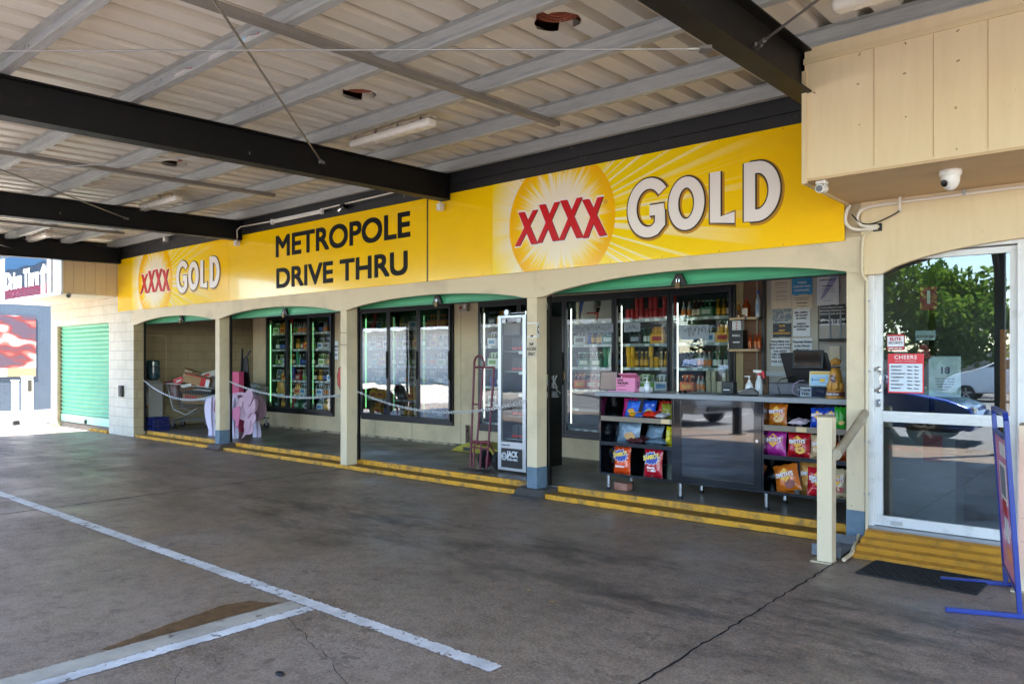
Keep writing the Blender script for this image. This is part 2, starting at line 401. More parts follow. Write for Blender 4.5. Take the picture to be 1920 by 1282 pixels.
# ---------------- canopy ----------------
SL = .025
def zb(y): return 3.97-SL*(6.9-y)          # underside of the purlins
can = thing('canopy', 'long steel drive-through canopy with ribbed roof sheets over the forecourt', 'canopy', (-7, -1, 0))
deckm = M('ribbed steel deck', 'dad4c8', .45, .08, var=.2, vs=3, col2='b0a593', stretch=(6, .35, 1), thr=(.3, .75))
prof = []; x = -17.35; 
while x < 4.2:
    prof += [(x, 0), (x+.175, 0), (x+.185, .08), (x+.282, .08)]; x += .292
prof.append((x, 0))
HOLES = [(-3.36, 4.44, .175), (-5.68, 4.46, .165), (-9.45, 4.52, .165)]
rnd = random.Random(3)
def dense(P):
    out = []
    for (xa, za), (xb, zb_) in zip(P, P[1:]):
        k = 1
        if any(xb > h[0]-h[2]-.01 and xa < h[0]+h[2]+.01 for h in HOLES): k = max(1, math.ceil((xb-xa)/.02))
        for i in range(k): out.append((xa+(xb-xa)*i/k, za+(zb_-za)*i/k))
    return out+[P[-1]]
prof2 = dense(prof)
JIT = {i: rnd.uniform(-.009, .009) for i in range(len(prof2))}
def gap(i):
    """ragged hole edge where a downlight was removed: (y from, y to) at this rib point"""
    x = prof2[i][0]
    for cx, cy_, r in HOLES:
        d = 1-((x-cx)/r)**2
        if d > 0: h = r*.92*math.sqrt(d); return (cy_-h+JIT[i], cy_+h+JIT[(i*7) % len(prof2)])
        if abs(x-cx) < r+.03: return (cy_, cy_)
    return None
mb = MB(); y0, y1 = -1.15, 6.97; P3 = lambda i, y, d: (prof2[i][0], y, zb(y)+.152+prof2[i][1]+d)
for d in (0, .003):
    for i in range(len(prof2)-1):
        ga, gb = gap(i), gap(i+1)
        if ga and gb:
            mb.add([P3(i, y0, d), P3(i+1, y0, d), P3(i+1, gb[0], d), P3(i, ga[0], d), P3(i, ga[1], d), P3(i+1, gb[1], d), P3(i+1, y1, d), P3(i, y1, d)], [(0, 1, 2, 3), (4, 5, 6, 7)])
        else: mb.add([P3(i, y0, d), P3(i+1, y0, d), P3(i+1, y1, d), P3(i, y1, d)], [(0, 1, 2, 3)])
for i in range(len(prof2)-1):
    ga, gb = gap(i), gap(i+1)
    for y in (y0, y1): mb.add([P3(i, y, 0), P3(i+1, y, 0), P3(i+1, y, .003), P3(i, y, .003)], [(0, 1, 2, 3)])
roof = mb.build('roof_sheet', deckm, can)
rust = M('rust brown soffit', 'a0583f', .6, var=.4, vs=12)
b = MB(); vs = []
for y in (-1.2, 6.99): vs += [(-17.34, y, zb(y)+.42), (4.14, y, zb(y)+.42), (4.14, y, zb(y)+.43), (-17.34, y, zb(y)+.43)]
b.add(vs, [(0, 1, 2, 3), (4, 7, 6, 5), (0, 4, 5, 1), (1, 5, 6, 2), (2, 6, 7, 3), (3, 7, 4, 0)]); b.box(-17.34, 4.14, 6.972, 6.985, zb(6.97)+.1, zb(6.97)+.45); b.box(-17.34, 4.14, -1.22, -1.2, zb(-1.2)+.05, zb(-1.2)+.45); b.build('light_stop_cover', rust, can)  # unseen upper roof layer with end closures, added to stop light leaks
for hx_, hy, hr in HOLES:
    z0 = zb(hy)+.152
    hb = MB(); hb.lathe([(hr*1.2, .086), (hr*1.2, .1)], (hx_, hy, z0), 20)
    for rr in (.95, .7, .45): hb.tube([(hx_+hr*rr*math.cos(q_/12*math.pi), hy+hr*rr*math.sin(q_/12*math.pi), z0+.078) for q_ in range(25)], .007, 6)
    for rr in (.6, .85): hb.lathe([(hr*rr, .12+rr*.05), (hr*rr+.01, .12+rr*.05), (hr*rr+.01, .24), (hr*rr, .24)], (hx_, hy, z0), 20)
    hb.build('light_recess', rust, can)
PY = [6.82, 5.9, 4.9, 3.95, 2.98, 1.99, 1.0, .02, -1.0]
for y in PY:
    z = zb(y); p = MB()
    p.box(-17.3, 4.1, y+.004, y+.008, z, z+.148)                 # web
    p.box(-17.3, 4.1, y-.06, y+.004, z, z+.003)                # bottom flange, open to the south
    p.box(-17.3, 4.1, y-.063, y-.06, z, z+.02)                 # lip
    p.box(-17.3, 4.1, y-.05, y+.004, z+.145, z+.149)
    for bx in (-2.1, -7, -12, -17):                           # lap plates and bolts
        for s_ in (-.42, .42):
            p.box(bx+s_-.005, bx+s_+.005, y, y+.004, z+.004, z+.146)
            for zz in (.04, .11): p.cyl((bx+s_+.1, y+.004, z+zz), (bx+s_+.1, y-.006, z+zz), .011, seg=6)
    p.build('purlin', galv, can)
BX = [2.9, -2.1, -7.0, -12.0, -16.84]
def ibeam(mb, x, y0, y1, top=None):
    for a, b in ((y0, y1),):
        def sl(x0, x1, h0, h1, mi=0):
            vs = []
            for y in (a, b):
                z = zb(y)-.004; vs += [(x0, y, z-h0), (x1, y, z-h0), (x1, y, z-h1), (x0, y, z-h1)]
            mb.add(vs, [(0, 1, 2, 3), (4, 7, 6, 5), (0, 4, 5, 1), (1, 5, 6, 2), (2, 6, 7, 3), (3, 7, 4, 0)], mi)
        sl(x-.083, x+.083, .012, 0); sl(x-.083, x+.083, .325, .311); sl(x-.005, x+.005, .311, .012)
for x in BX:
    b = MB(); ibeam(b, x, -1.1, 6.86)
    z = zb(6.86)-.004; b.box(x-.085, x+.085, 6.86, 6.872, z-.33, z)
    b.build('beam', blackp, can)
    c = MB(); zt = zb(-1)-.33; c.box(x-.075, x+.075, -1.075, -.925, 0, zt); c.box(x-.14, x+.14, -1.14, -.86, 0, .012)
    c.cyl((x, -.93, zt-.62), (x, -.32, zt+.02), .05, seg=8)
    c.build('post', blackp, can)
# side gutter closing the canopy's left end
for x, z in ((-17.36, 0), (4.15, 0)):
    b = MB()
    vs = []
    for y in (-1.2, 6.99): vs += [(x-.01, y, zb(y)-.06), (x+.01, y, zb(y)-.06), (x+.01, y, zb(y)+.45), (x-.01, y, zb(y)+.45)]
    b.add(vs, [(0, 1, 2, 3), (4, 7, 6, 5), (0, 4, 5, 1), (1, 5, 6, 2), (2, 6, 7, 3), (3, 7, 4, 0)]); b.build('barge_flashing', blackp, can)
# bridging channels under the purlins
for x, y1 in ((-4.55, 6.0), (-9.55, 6.0), (-14.5, 6.0), (.4, 5.7)):
    b = MB(); vs = []
    for y in (-1.0, y1): z = zb(y)-.004; vs += [(x-.04, y, z-.045), (x+.04, y, z-.045), (x+.04, y, z), (x-.04, y, z)]
    b.add(vs, [(0, 1, 2, 3), (4, 7, 6, 5), (0, 4, 5, 1), (1, 5, 6, 2), (2, 6, 7, 3), (3, 7, 4, 0)]); b.build('bridging_channel', M('grey channel', '857f78', .5, .2, var=.15), can)
rodm = M('steel rod', '8f8b86', .4, .7)
def rod(p0, p1, r=.009, cable=False):
    b = MB(); b.cyl(p0, p1, r, seg=8)
    d = (Vector(p1)-Vector(p0)).normalized()
    for p, s_ in ((Vector(p0), 1), (Vector(p1), -1)):
        b.cyl(p, p+d*s_*.12, r*1.9, seg=6); T = Matrix.Translation(p) @ Vector((1, 0, 0)).rotation_difference(d*s_).to_matrix().to_4x4()
        b.box(-.02, .05, -.03, .03, -.012, .012, T=T)
    b.build('tie_rod', rodm, can)
rod((-2.11, .33, 3.5), (-6.98, 4.975, 3.747)); rod((-2.11, 4.3, 3.49), (-6.98, .9, 3.71), .0055)
rod((-7.02, .1, 3.6), (-11.98, 5.007, 3.745)); rod((-7.02, 4.13, 3.68), (-11.98, 1.7, 3.72), .007)
rod((-12.02, 1.35, 3.66), (-16.98, 5.0, 3.745)); rod((2.88, 1.2, 3.65), (-2.09, 4.954, 3.70)); rod((-12.02, 4.1, 3.7), (-16.98, 1.3, 3.7), .007)
# weatherproof fluorescent battens (switched off)
tubeh = M('milky diffuser', 'e6e0d4', .25, var=.1, vs=3)
def batten(loc, L, label, clips=4):
    t = thing('fluorescent_light', label, 'light fitting', loc, 0, 'fluorescent lights under the canopy')
    x, y, z = loc
    MB().box(x-L/2, x+L/2, y-.05, y+.05, z-.03, z+.0).build('housing', M('light housing', 'b7ab99', .5), t, bevel=.012)
    d = MB(); d.box(x-L/2+.01, x+L/2-.01, y-.07, y+.07, z-.115, z-.03); d.build('diffuser', tubeh, t, bevel=.035, segs=4, smooth=True)
    for i in range(clips):
        xx = x-L/2+.12+(L-.24)*i/(clips-1); MB().box(xx-.012, xx+.012, y-.064, y-.058, z-.06, z-.015).box(xx-.012, xx+.012, y+.058, y+.064, z-.06, z-.015).each('clip', chrome, t)
    MB().box(x-.02, x+.02, y-.02, y+.02, z, z+.06).build('bracket', galv, t)
    return t
batten((-6.1, 5.2, zb(5.2)+.09), 1.28, 'long fluorescent fitting hanging between the two holes and the yellow sign')
batten((-11.45, 5.25, zb(5.2)+.09), 1.28, 'fluorescent fitting above the second dark beam from the left')
batten((-16.35, 5.2, zb(5.2)+.09), 1.1, 'small far fluorescent fitting near the left end of the canopy')
batten((-1.05, 5.25, zb(5.2)+.09), 1.28, 'fluorescent fitting cut off by the top edge above the peach boards')
t = thing('batten_light', 'slim white batten light mounted on the black flashing above the METROPOLE sign', 'light fitting', (-10.3, 6.82, 3.87))
MB().box(-10.95, -9.6, 6.83, 6.87, 3.83, 3.86).build('housing', white, t, bevel=.004)
b = MB().cyl((-10.9, 6.845, 3.815), (-9.65, 6.845, 3.815), .014); b.build('tube', tubeh, t, smooth=True)
for xx in (-10.96, -9.62): MB().box(xx-.01, xx+.03, 6.825, 6.87, 3.79, 3.87).build('end_cap', white, t)
# three empty soft drink bottles left in a purlin
for i, (x, l) in enumerate(((-5.02, 'empty plastic bottle with red cap and blue label lying in the roof channel'), (-5.45, 'empty clear bottle with red cap, middle of three lying in the roof channel'), (-6.0, 'empty clear bottle with red cap, nearest the dark beam in the roof channel'))):
    y = 2.95; z = zb(y)+.035
    t = thing('plastic_bottle', l, 'bottle', (x, y, z), 0, 'bottles left in the roof channel')
    b = MB(); b.lathe([(.028, 0), (.032, .02), (.032, .14), (.03, .16), (.012, .21), (.012, .225)]); b.v = [(x+q[2]-.11, y+q[0], z+q[1]) for q in b.v]
    b.build('bottle_body', M('bottle plastic', 'c9c4bf', .15, var=.2, vs=20), t, smooth=True)
    b = MB(); b.lathe([(.015, .222), (.015, .245)]); b.v = [(x+q[2]-.11, y+q[0], z+q[1]) for q in b.v]; b.build('cap', M('red cap', 'd4161a', .4), t)
    if i == 0: 
        b = MB(); b.lathe([(.0335, .06), (.0335, .11)]); b.v = [(x+q[2]-.11, y+q[0], z+q[1]) for q in b.v]; b.build('wrapper', M('pale blue wrapper', '9fc3dd', .5), t)
# ---------------- the shop ----------------
bld = thing('shop_building', 'long cream bottle shop with arched beam, square posts and open bays', 'building', (-9, 8, 0))
# block masonry material: painted blocks with joints
def blockmat(name, c1, c2, jc, axis='x', w=.4, h=.2):
    m = M(name, c1, .6); n, l, b = N(m); tc = n.new('ShaderNodeTexCoord').outputs['Object']
    sx = n.new('ShaderNodeSeparateXYZ'); l.new(tc, sx.inputs[0]); cb = n.new('ShaderNodeCombineXYZ')
    l.new(sx.outputs[0 if axis == 'x' else 1], cb.inputs[0]); l.new(sx.outputs[2], cb.inputs[1])
    br = n.new('ShaderNodeTexBrick'); br.inputs['Scale'].default_value = 1; br.inputs['Brick Width'].default_value = w; br.inputs['Row Height'].default_value = h
    br.inputs['Mortar Size'].default_value = .005; br.inputs['Mortar Smooth'].default_value = .3; l.new(cb.outputs[0], br.inputs['Vector'])
    c = mixc(n, l, mr(n, l, noise(n, l, tc, 2.3, 6), .45, .75, 0, .5), hx(c1), hx(c2))
    c = mixc(n, l, math_n(n, l, 'MULTIPLY', br.outputs['Fac'], .75), c, hx(jc)); l.new(c, b.inputs['Base Color'])
    bm = n.new('ShaderNodeBump'); bm.inputs['Strength'].default_value = .6; bm.inputs['Distance'].default_value = .006; bm.invert = True; l.new(br.outputs['Fac'], bm.inputs['Height'])
    b2 = n.new('ShaderNodeBump'); b2.inputs['Strength'].default_value = .12; b2.inputs['Distance'].default_value = .01; l.new(noise(n, l, tc, 30, 4), b2.inputs['Height']); l.new(bm.outputs[0], b2.inputs['Normal'])
    l.new(b2.outputs[0], b.inputs['Normal']); return m
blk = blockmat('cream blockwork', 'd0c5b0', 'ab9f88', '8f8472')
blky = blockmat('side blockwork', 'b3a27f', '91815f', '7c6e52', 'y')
# front pier and garage surround (y = 6.9 face)
w = MB()
w.box(-17.5, -16.28, 6.93, 7.17, 0, 2.62); w.box(-20.55, -17.5, 6.93, 7.4, 2.42, 2.94); w.box(-20.95, -20.55, 6.93, 7.4, 0, 2.94); w.box(-17.5, -16.28, 6.93, 7.17, 2.62, 3.0)
w.build('block_wall', blk, bld)
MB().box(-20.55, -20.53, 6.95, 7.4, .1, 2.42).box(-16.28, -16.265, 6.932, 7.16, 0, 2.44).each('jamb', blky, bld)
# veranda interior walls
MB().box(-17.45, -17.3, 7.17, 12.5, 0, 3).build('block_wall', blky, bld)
MB().box(-17.3, -15.83, 10.6, 10.75, 0, 3).build('block_wall', blk, bld)
struct(MB().box(-17.3, -15.83, 9.4, 10.6, -.2, .12).build('store_floor', floorm))
bw = MB()
bw.box(-15.83, -15.22, 9.4, 9.5, .12, 2.9); bw.box(-12.76, -11.88, 9.4, 9.5, .12, 2.9); bw.box(-9.36, -8.76, 9.4, 9.5, .12, 2.9)
bw.box(-15.22, -12.76, 9.4, 9.5, .12, .46); bw.box(-11.88, -9.36, 9.4, 9.5, .12, .46); bw.box(-8.76, -4.22, 9.4, 9.5, .12, .42)
bw.box(-15.22, -12.76, 9.4, 9.5, 2.58, 2.9); bw.box(-11.88, -9.36, 9.4, 9.5, 2.6, 2.9); bw.box(-8.76, -4.22, 9.4, 9.5, 2.58, 2.9)
bw.box(-15.83, -15.73, 9.5, 10.7, .12, 2.9)
bw.build('cool_room_wall', creamd, bld)
seam = M('wall seam', '8a7d64', .7)
sm = MB()
for x in (-15.0, -14.0, -11.5, -10.45, -9.2): sm.box(x, x+.008, 9.397, 9.4, .12, .46 if x not in (-9.2,) else 2.58)
sm.each('wall_seam', seam, bld)
# crumbly skirting stain strip
MB().box(-15.83, -8.76, 9.385, 9.4, .12, .16).build('skirting', M('stained skirting', 'a89a80', .8, var=.9, vs=6, col2='4a4034', thr=(.45, .6), bump=.3), bld)
# wall behind the till
MB().box(-4.22, -4.12, 9.4, 9.5, .12, 2.9).build('door_jamb', M('ochre paint', 'a89468', .6, var=.15), bld)
MB().box(-4.12, -3.8, 9.42, 9.5, .12, 2.9).build('nook_lining', wood, bld)
MB().box(-3.78, -2.0, 9.4, 9.5, .12, 2.9).build('till_wall', M('grey wall', 'b3aca2', .6, var=.15), bld)
MB().box(-2.06, -1.98, 7.25, 9.4, .12, 2.9).build('partition', M('dark partition', '6c655c', .6), bld)
# ceiling of the veranda, rafters and shop volume above
MB().box(-17.3, -2.0, 7.2, 12.5, 2.9, 3.0).build('veranda_ceiling', M('brown ceiling', '8c7864', .7, var=.2), bld)
rf = MB()
for i in range(18): rf.box(-16.8+i*.86, -16.75+i*.86, 7.3, 9.4, 2.8, 2.9)
rf.each('rafter', wood, bld)
MB().box(-20.95, 6, 6.95, 12.6, 3.9, 3.96).box(-20.95, 6, 12.5, 12.6, 0, 3.9).box(-20.95, -20.85, 7.4, 12.5, 0, 3.9).box(5.9, 6, 7, 12.5, 0, 3.9).build('shell', creamd, bld)
# arched beam, one board per bay
FY = 6.915
ARC = [(-16.34, -12.95, 2.3, 2.455), (-12.95, -9.4, 2.31, 2.465), (-9.4, -5.86, 2.30, 2.455), (-5.86, -2.02, 2.30, 2.49)]
JX = [-16.34, -12.86, -9.2, -5.56, -1.95]
for i in range(4):
    xa, xb = JX[i], JX[i+1]; pa = (.13 if i else .25); pb = .18 if i < 3 else .02
    za, zt = 2.335, (2.455, 2.465, 2.46, 2.5)[i]
    x0, x1 = xa+pa, xb-pb; lo = [(xa+.001, za-.01), (x0, za)]
    for k in range(1, 24):
        t = k/24; lo.append((x0+(x1-x0)*t, za+(zt-za)*(1-(2*t-1)**2)**.8))
    lo += [(x1, za), (xb-.001, za-.01)]
    mb = MB()
    vs = []; n = len(lo)
    for y in (FY, FY+.06):
        for x, z in lo: vs += [(x, y, z), (x, y, 2.66)]
    fs = []
    for k in range(n-1):
        a = 2*k; o = 2*n; fs += [(a, a+2, a+3, a+1), (o+a, o+a+1, o+a+3, o+a+2), (a, o+a, o+a+2, a+2), (a+1, a+3, o+a+3, o+a+1)]
    fs += [(0, 1, 2*n+1, 2*n), (2*n-2, 4*n-2, 4*n-1, 2*n-1)]
    mb.add(vs, fs)
    for bx_, bz in ((.1, .1), (.1, .24), (.16, .1)): mb.cyl((xa+bx_, FY, za+bz), (xa+bx_, FY-.006, za+bz), .011, seg=8)
    mb.build('arched_beam', cream, bld)
MB().box(-16.34, -1.98, FY+.06, FY+.16, 2.52, 3.72).build('beam_backing', creamd, bld)
# square posts with blue-grey foot bands and sloped base shoes
for i, (x, bm_) in enumerate(((-12.87, brownp), (-9.21, None), (-5.63, M('dark grey base', '4a4846', .6, var=.4, vs=12)), (-2.03, None))):
    z0 = .1 if bm_ else .055
    p = MB().box(x-.075, x+.075, 6.94, 7.13, z0, 2.52, 0)
    o = p.build('post', cream, bld, bevel=.006)
    if i != 1: MB().box(x-.077, x+.077, 6.938, 7.132, z0, z0+.25, 0).build('foot_band', blueg, o, bevel=.005)
    if bm_:
        b = MB(); b.prism([(6.78, 0), (7.2, 0), (7.2, .102), (6.93, .102), (6.90, .09), (6.84, .03), (6.78, .01)], 'x', x-.2, x+.2); b.build('base_shoe', bm_, o, bevel=.004)
    if i == 3: MB().box(x-.09, x+.09, 6.94, 7.2, 0, .056).build('base_shoe', brownp, o)
# old weld-like patches on the second post
pm = M('cracked filler', '6a5f4e', .8, var=.5, vs=40)
MB().box(-9.286, -9.133, 6.937, 6.94, 2.0, 2.008).box(-9.286, -9.133, 6.937, 6.94, 1.82, 1.828).each('paint_crack', pm, bld)
# black flashing over the sign
MB().box(-17.2, -2.2, 6.93, 7.0, 3.72, 3.86).box(-17.2, -2.2, 6.90, 6.93, 3.85, 4.12).build('flashing', flash, bld)
# awning boxes at either end, clad in vertical boards
peachl = MB()
def awning(x0, x1, y0, bm_, um, name):
    MB().box(x0, x1, y0, y0+.02, 2.97, 3.95).box(x1-.02 if x1 < -10 else x0, x1 if x1 < -10 else x0+.02, y0+.02, 6.93, 2.97, 3.95).build('awning_cladding', bm_, bld)
    MB().box(x0, x1, y0+.0, 6.93, 2.95, 2.97).build('awning_soffit', um, bld)
awning(-21.1, -16.94, 5.85, peach, M('pale soffit', 'd6cab2', .6, var=.1), 'l')
awning(-2.07, 4.2, 5.83, peach, M('tan soffit', 'c9ab80', .55, var=.15, vs=2), 'r')
g_ = MB()
for x in (-1.58, -1.2, -.88, -.52, -.1, .35, .8, 1.25, 1.7, 2.15, 2.6, 3.05, 3.5, 3.95):
    g_.box(x, x+.003, 5.827, 5.83, 2.99, 3.83)
for i in range(5): y = 6.02+i*.21; g_.box(-16.94, -16.937, y, y+.005, 2.99, 3.9)
nl = MB(); rn_ = random.Random(2)
for x in [-1.99+i*.31 for i in range(19)]:
    for z in (3.02, 3.3, 3.6, 3.8):
        if rn_.random() < .6: nl.cyl((x+rn_.uniform(-.02, .02), 5.83, z+rn_.uniform(-.02, .02)), (x, 5.8275, z), .005, seg=6)
nl.each('nail_head', M('nail head', '8f7a58', .6), bld)
g_.each('board_joint', M('board joint', 'a98f66', .8), bld)
MB().box(-2.075, 4.2, 5.815, 5.83, 3.83, 3.87).box(-2.085, -2.05, 5.81, 5.83, 2.93, 3.78).box(-2.09, -2.07, 5.83, 6.9, 2.935, 2.96).box(-16.945, -16.93, 5.83, 5.85, 2.95, 3.95).each('trim', M('trim paint', 'd0bb92', .5), bld)
# entrance: wall beam, frame and glazed door
e = MB(); xa, xb = -1.979, .75; n = 24; lo = [(xa, 2.33), (xa+.16, 2.33)]
for k in range(1, n): t = k/n; lo.append((xa+.16+(xb-xa-.32)*t, 2.335+.2*(1-(2*t-1)**2)**.8))
lo += [(xb-.16, 2.33), (xb, 2.33)]
vs = []; n = len(lo)
for y in (6.925, 6.985):
    for x, z in lo: vs += [(x, y, z), (x, y, 2.95)]
fs = []
for k in range(n-1): a = 2*k; o = 2*n; fs += [(a, a+2, a+3, a+1), (o+a, o+a+1, o+a+3, o+a+2), (a, o+a, o+a+2, a+2)]
fs += [(0, 1, 2*n+1, 2*n), (2*n-2, 4*n-2, 4*n-1, 2*n-1)]
e.add(vs, fs); e.build('arched_beam', peach, bld)
MB().box(-1.952, -1.942, 6.95, 7.1, 0.05, 2.4).build('corner_post', cream, bld, bevel=.004)
MB().box(.75, 6, 6.95, 7.05, 0, 2.95).build('front_wall', cream, bld)
dfm = M('chalky white frame', 'd9d8d4', .5, var=.5, vs=8, col2='9c9890', thr=(.55, .8))
MB().box(-1.94, -1.895, 6.985, 7.12, .18, 2.56).box(-1.895, .75, 6.99, 7.12, 2.5, 2.56).box(-.86, -.80, 6.99, 7.11, .18, 2.5).box(.69, .75, 6.99, 7.11, .18, 2.5).build('door_frame', dfm, bld, bevel=.004)
MB().box(-1.94, .75, 6.96, 7.2, .15, .18).build('threshold', alum, bld)
dr = MB(); 
dr.box(-1.895, -1.835, 7.03, 7.07, .185, 2.49).box(-.915, -.862, 7.03, 7.07, .185, 2.49).box(-1.835, -.915, 7.03, 7.07, 2.44, 2.49).box(-1.835, -.915, 7.03, 7.07, .185, .27).box(-1.835, -.915, 7.027, 7.07, 1.075, 1.165)
for z in (1.097, 1.12, 1.143): dr.box(-1.835, -.915, 7.023, 7.027, z-.008, z+.008)
door = dr.build('door', dfm, bld, bevel=.003)
MB().box(-1.835, -.915, 7.045, 7.051, .27, 1.075).box(-1.835, -.915, 7.045, 7.051, 1.165, 2.44).build('glass_pane', gl, door)
hb = MB()
for z in (1.34, 1.52): hb.lathe([(.026, 0), (.026, .006), (.01, .012)], (0, 0, 0), 12); hb.v[-36:] = [(-1.868+v[0], 7.03-v[2], z+v[1]) for v in hb.v[-36:]]
hb.tube([(-1.868, 7.02, 1.52), (-1.868, 6.99, 1.52), (-1.84, 6.975, 1.5), (-1.835, 6.97, 1.46), (-1.835, 6.97, 1.4), (-1.84, 6.975, 1.36), (-1.868, 6.99, 1.34), (-1.868, 7.02, 1.34)], .008)
hb.build('handle', chrome, door, smooth=True)
MB().box(-1.885, -1.85, 7.022, 7.03, 1.2, 1.265).cyl((-1.867, 7.022, 1.232), (-1.867, 7.012, 1.232), .012).each('lock', chrome, door)
MB().box(-1.77, -1.68, 7.022, 7.03, .2, .235).build('floor_lock', M('door steel', 'b9b9b6', .4, .5), door)
MB().box(-.80, .69, 7.05, 7.056, .2, 2.5).build('side_window', gl, bld)
# yellow ribbed entry ramp
b = MB(); pf = [(6.5, 0)]
for k in range(4):
    y = 6.52+k*.115; z = .03+k*.04; pf += [(y, z), (y+.06, z+.012), (y+.09, z+.004)]
pf += [(6.975, .165), (6.975, 0)]
b.prism(pf, 'x', -1.93, -.72); rp = b.build('entry_ramp', M('yellow ramp paint', 'b9811a', .55, var=.6, vs=11, col2='5e4a22', thr=(.5, .75), bump=.2), bld)
# ---------------- roller shutters ----------------
def shutter(x0, x1, zlow, label):
    t = thing('roller_shutter', label, 'shutter', ((x0+x1)/2, 7.2, 2.3), 0, 'rolled-up green roller shutters')
    c = MB(); c.box(x0, x1, 7.175, 7.185, zlow+.03, 2.56)
    c.build('curtain', green, t)
    MB().box(x0, x1, 7.16, 7.2, zlow-.004, zlow+.03).build('bottom_rail', M('rail green', '3c8a63', .5), t)
    MB().box(x0, x1, 7.19, 7.23, zlow-.014, zlow-.004).build('weather_strip', rubber, t)
    r = MB(); r.cyl((x0, 7.42, 2.62), (x1, 7.42, 2.62), .17, seg=20); r.build('roll', green, t, smooth=True)
    MB().box(x0-.0, x0+.025, 7.132, 7.172, .12, 2.5).box(x1-.025, x1, 7.132, 7.172, .12, 2.5).each('guide', black, t)
    xm = (x0+x1)/2; k = MB(); k.add([(xm-.09, 7.12, zlow+.0), (xm+.09, 7.12, zlow+.0), (xm+.03, 7.12, zlow+.11), (xm-.03, 7.12, zlow+.11), (xm-.09, 7.16, zlow), (xm+.09, 7.16, zlow), (xm+.03, 7.16, zlow+.11), (xm-.03, 7.16, zlow+.11)], [(0,1,2,3),(4,7,6,5),(0,4,5,1),(1,5,6,2),(2,6,7,3),(3,7,4,0)])
    k.build('lock_bracket', M('dark bracket', '221d1a', .5), t)
    p = MB(); p.tube([(xm-.015, 7.11, zlow+.02), (xm-.015, 7.11, zlow+.05), (xm, 7.11, zlow+.062), (xm+.015, 7.11, zlow+.05), (xm+.015, 7.11, zlow+.02)], .005)
    p.build('shackle', chrome, t); MB().box(xm-.025, xm+.025, 7.098, 7.122, zlow-.045, zlow+.022).build('padlock', M('brass padlock', '6b5135', .4, .6), t, bevel=.004)
shutter(-16.27, -12.96, 2.36, 'rolled-up green shutter over the trolley and water cooler bay')
shutter(-12.79, -9.3, 2.345, 'rolled-up green shutter over the pink animal and three-door cooler')
shutter(-9.13, -5.71, 2.36, 'rolled-up green shutter over the hand truck bay')
shutter(-5.54, -2.11, 2.385, 'rolled-up green shutter over the sales counter')
t = thing('garage_shutter', 'closed mint green ribbed roller shutter in the block wall at the left', 'shutter', (-19, 7.05, .1))
b = MB(); zz = .3; pts = []
while zz < 2.45: pts += [(7.04, zz), (7.012, zz+.035), (7.012, zz+.055), (7.04, zz+.09)]; zz += .098
vs = [(-20.5, y, z) for y, z in pts]+[(-17.52, y, z) for y, z in pts]; n = len(pts)
b.add(vs, [(i, i+1, n+i+1, n+i) for i in range(n-1)]); b.build('curtain', minty, t)
MB().box(-20.5, -17.52, 7.01, 7.05, .12, .3).build('bottom_rail', M('pale mint', 'a9d9c2', .45), t)
MB().box(-20.53, -17.5, 7.0, 7.06, .1, .118).build('rubber_seal', wood, t)
MB().box(-19.0, -18.93, 6.97, 7.01, .13, .22).build('lock_bracket', black, t)
b = MB()
for k in range(22): b.box(-20.53, -20.5, 7.0, 7.02, .3+k*.098, .33+k*.098)
b.each('guide', black, t)
# ---------------- yellow fascia signs ----------------
def sunpanel():
    m = M('sunburst artwork', 'f0a800', .15, coat=.35, wob=.12); n, l, b = N(m); tc = n.new('ShaderNodeTexCoord').outputs['Object']
    s = n.new('ShaderNodeSeparateXYZ'); l.new(tc, s.inputs[0]); X, Z = s.outputs[0], s.outputs[2]
    r = math_n(n, l, 'SQRT', math_n(n, l, 'ADD', math_n(n, l, 'MULTIPLY', X, X), math_n(n, l, 'MULTIPLY', Z, Z)))
    th = math_n(n, l, 'ARCTAN2', Z, X)
    ray = noise(n, l, th, 7.5, 3, '1D', .7); ray2 = noise(n, l, math_n(n, l, 'ADD', th, 11.3), 13, 2, '1D', .8)
    GO = hx('fdc602'); YE = hx('fddc0a'); WH = hx('f6ead0')
    # disc
    f1 = math_n(n, l, 'MULTIPLY_ADD', ray, -.95, math_n(n, l, 'MULTIPLY', r, 1.55))
    white_in = mr(n, l, f1, .08, .52, 1, 0, True)
    disc = mixc(n, l, mr(n, l, r, .42, .74, 0, 1, True), YE, hx('f9b806'))
    disc = mixc(n, l, white_in, disc, WH)
    # background: yellow near, gold away, white rays
    bgc = mixc(n, l, mr(n, l, r, .8, 3.1, 0, 1, True), hx('fbd804'), GO)
    thr_ = mr(n, l, ray2, .52, .6, 0, 1, True)
    fall = math_n(n, l, 'MULTIPLY', mr(n, l, r, .75, 2.4, 1, 0), mr(n, l, math_n(n, l, 'ABSOLUTE', th), 1.15, 1.25, 1, 0))
    bgc = mixc(n, l, math_n(n, l, 'MULTIPLY', math_n(n, l, 'MULTIPLY', thr_, fall), .85), bgc, WH)
    lf = math_n(n, l, 'MULTIPLY', mr(n, l, r, .74, 1.12, 1, 0), mr(n, l, math_n(n, l, 'ABSOLUTE', th), 1.2, 1.5, 0, 1))
    bgc = mixc(n, l, math_n(n, l, 'MULTIPLY', lf, mr(n, l, ray, .3, .6, .5, 1)), bgc, WH)
    ins = mr(n, l, r, .742, .748, 1, 0)
    l.new(mixc(n, l, ins, bgc, disc), b.inputs['Base Color'])
    return m
gold = M('gold yellow sign', 'fdcb02', .15, coat=.35, wob=.12, var=.06, vs=1.2)
sunm = sunpanel()
letw = M('cream white letter', 'efe6df', .3); letk = M('letter outline', '2a201c', .35); letg = M('letter shade gold', 'b88208', .4); letr = M('letter red', 'cc0a14', .3)
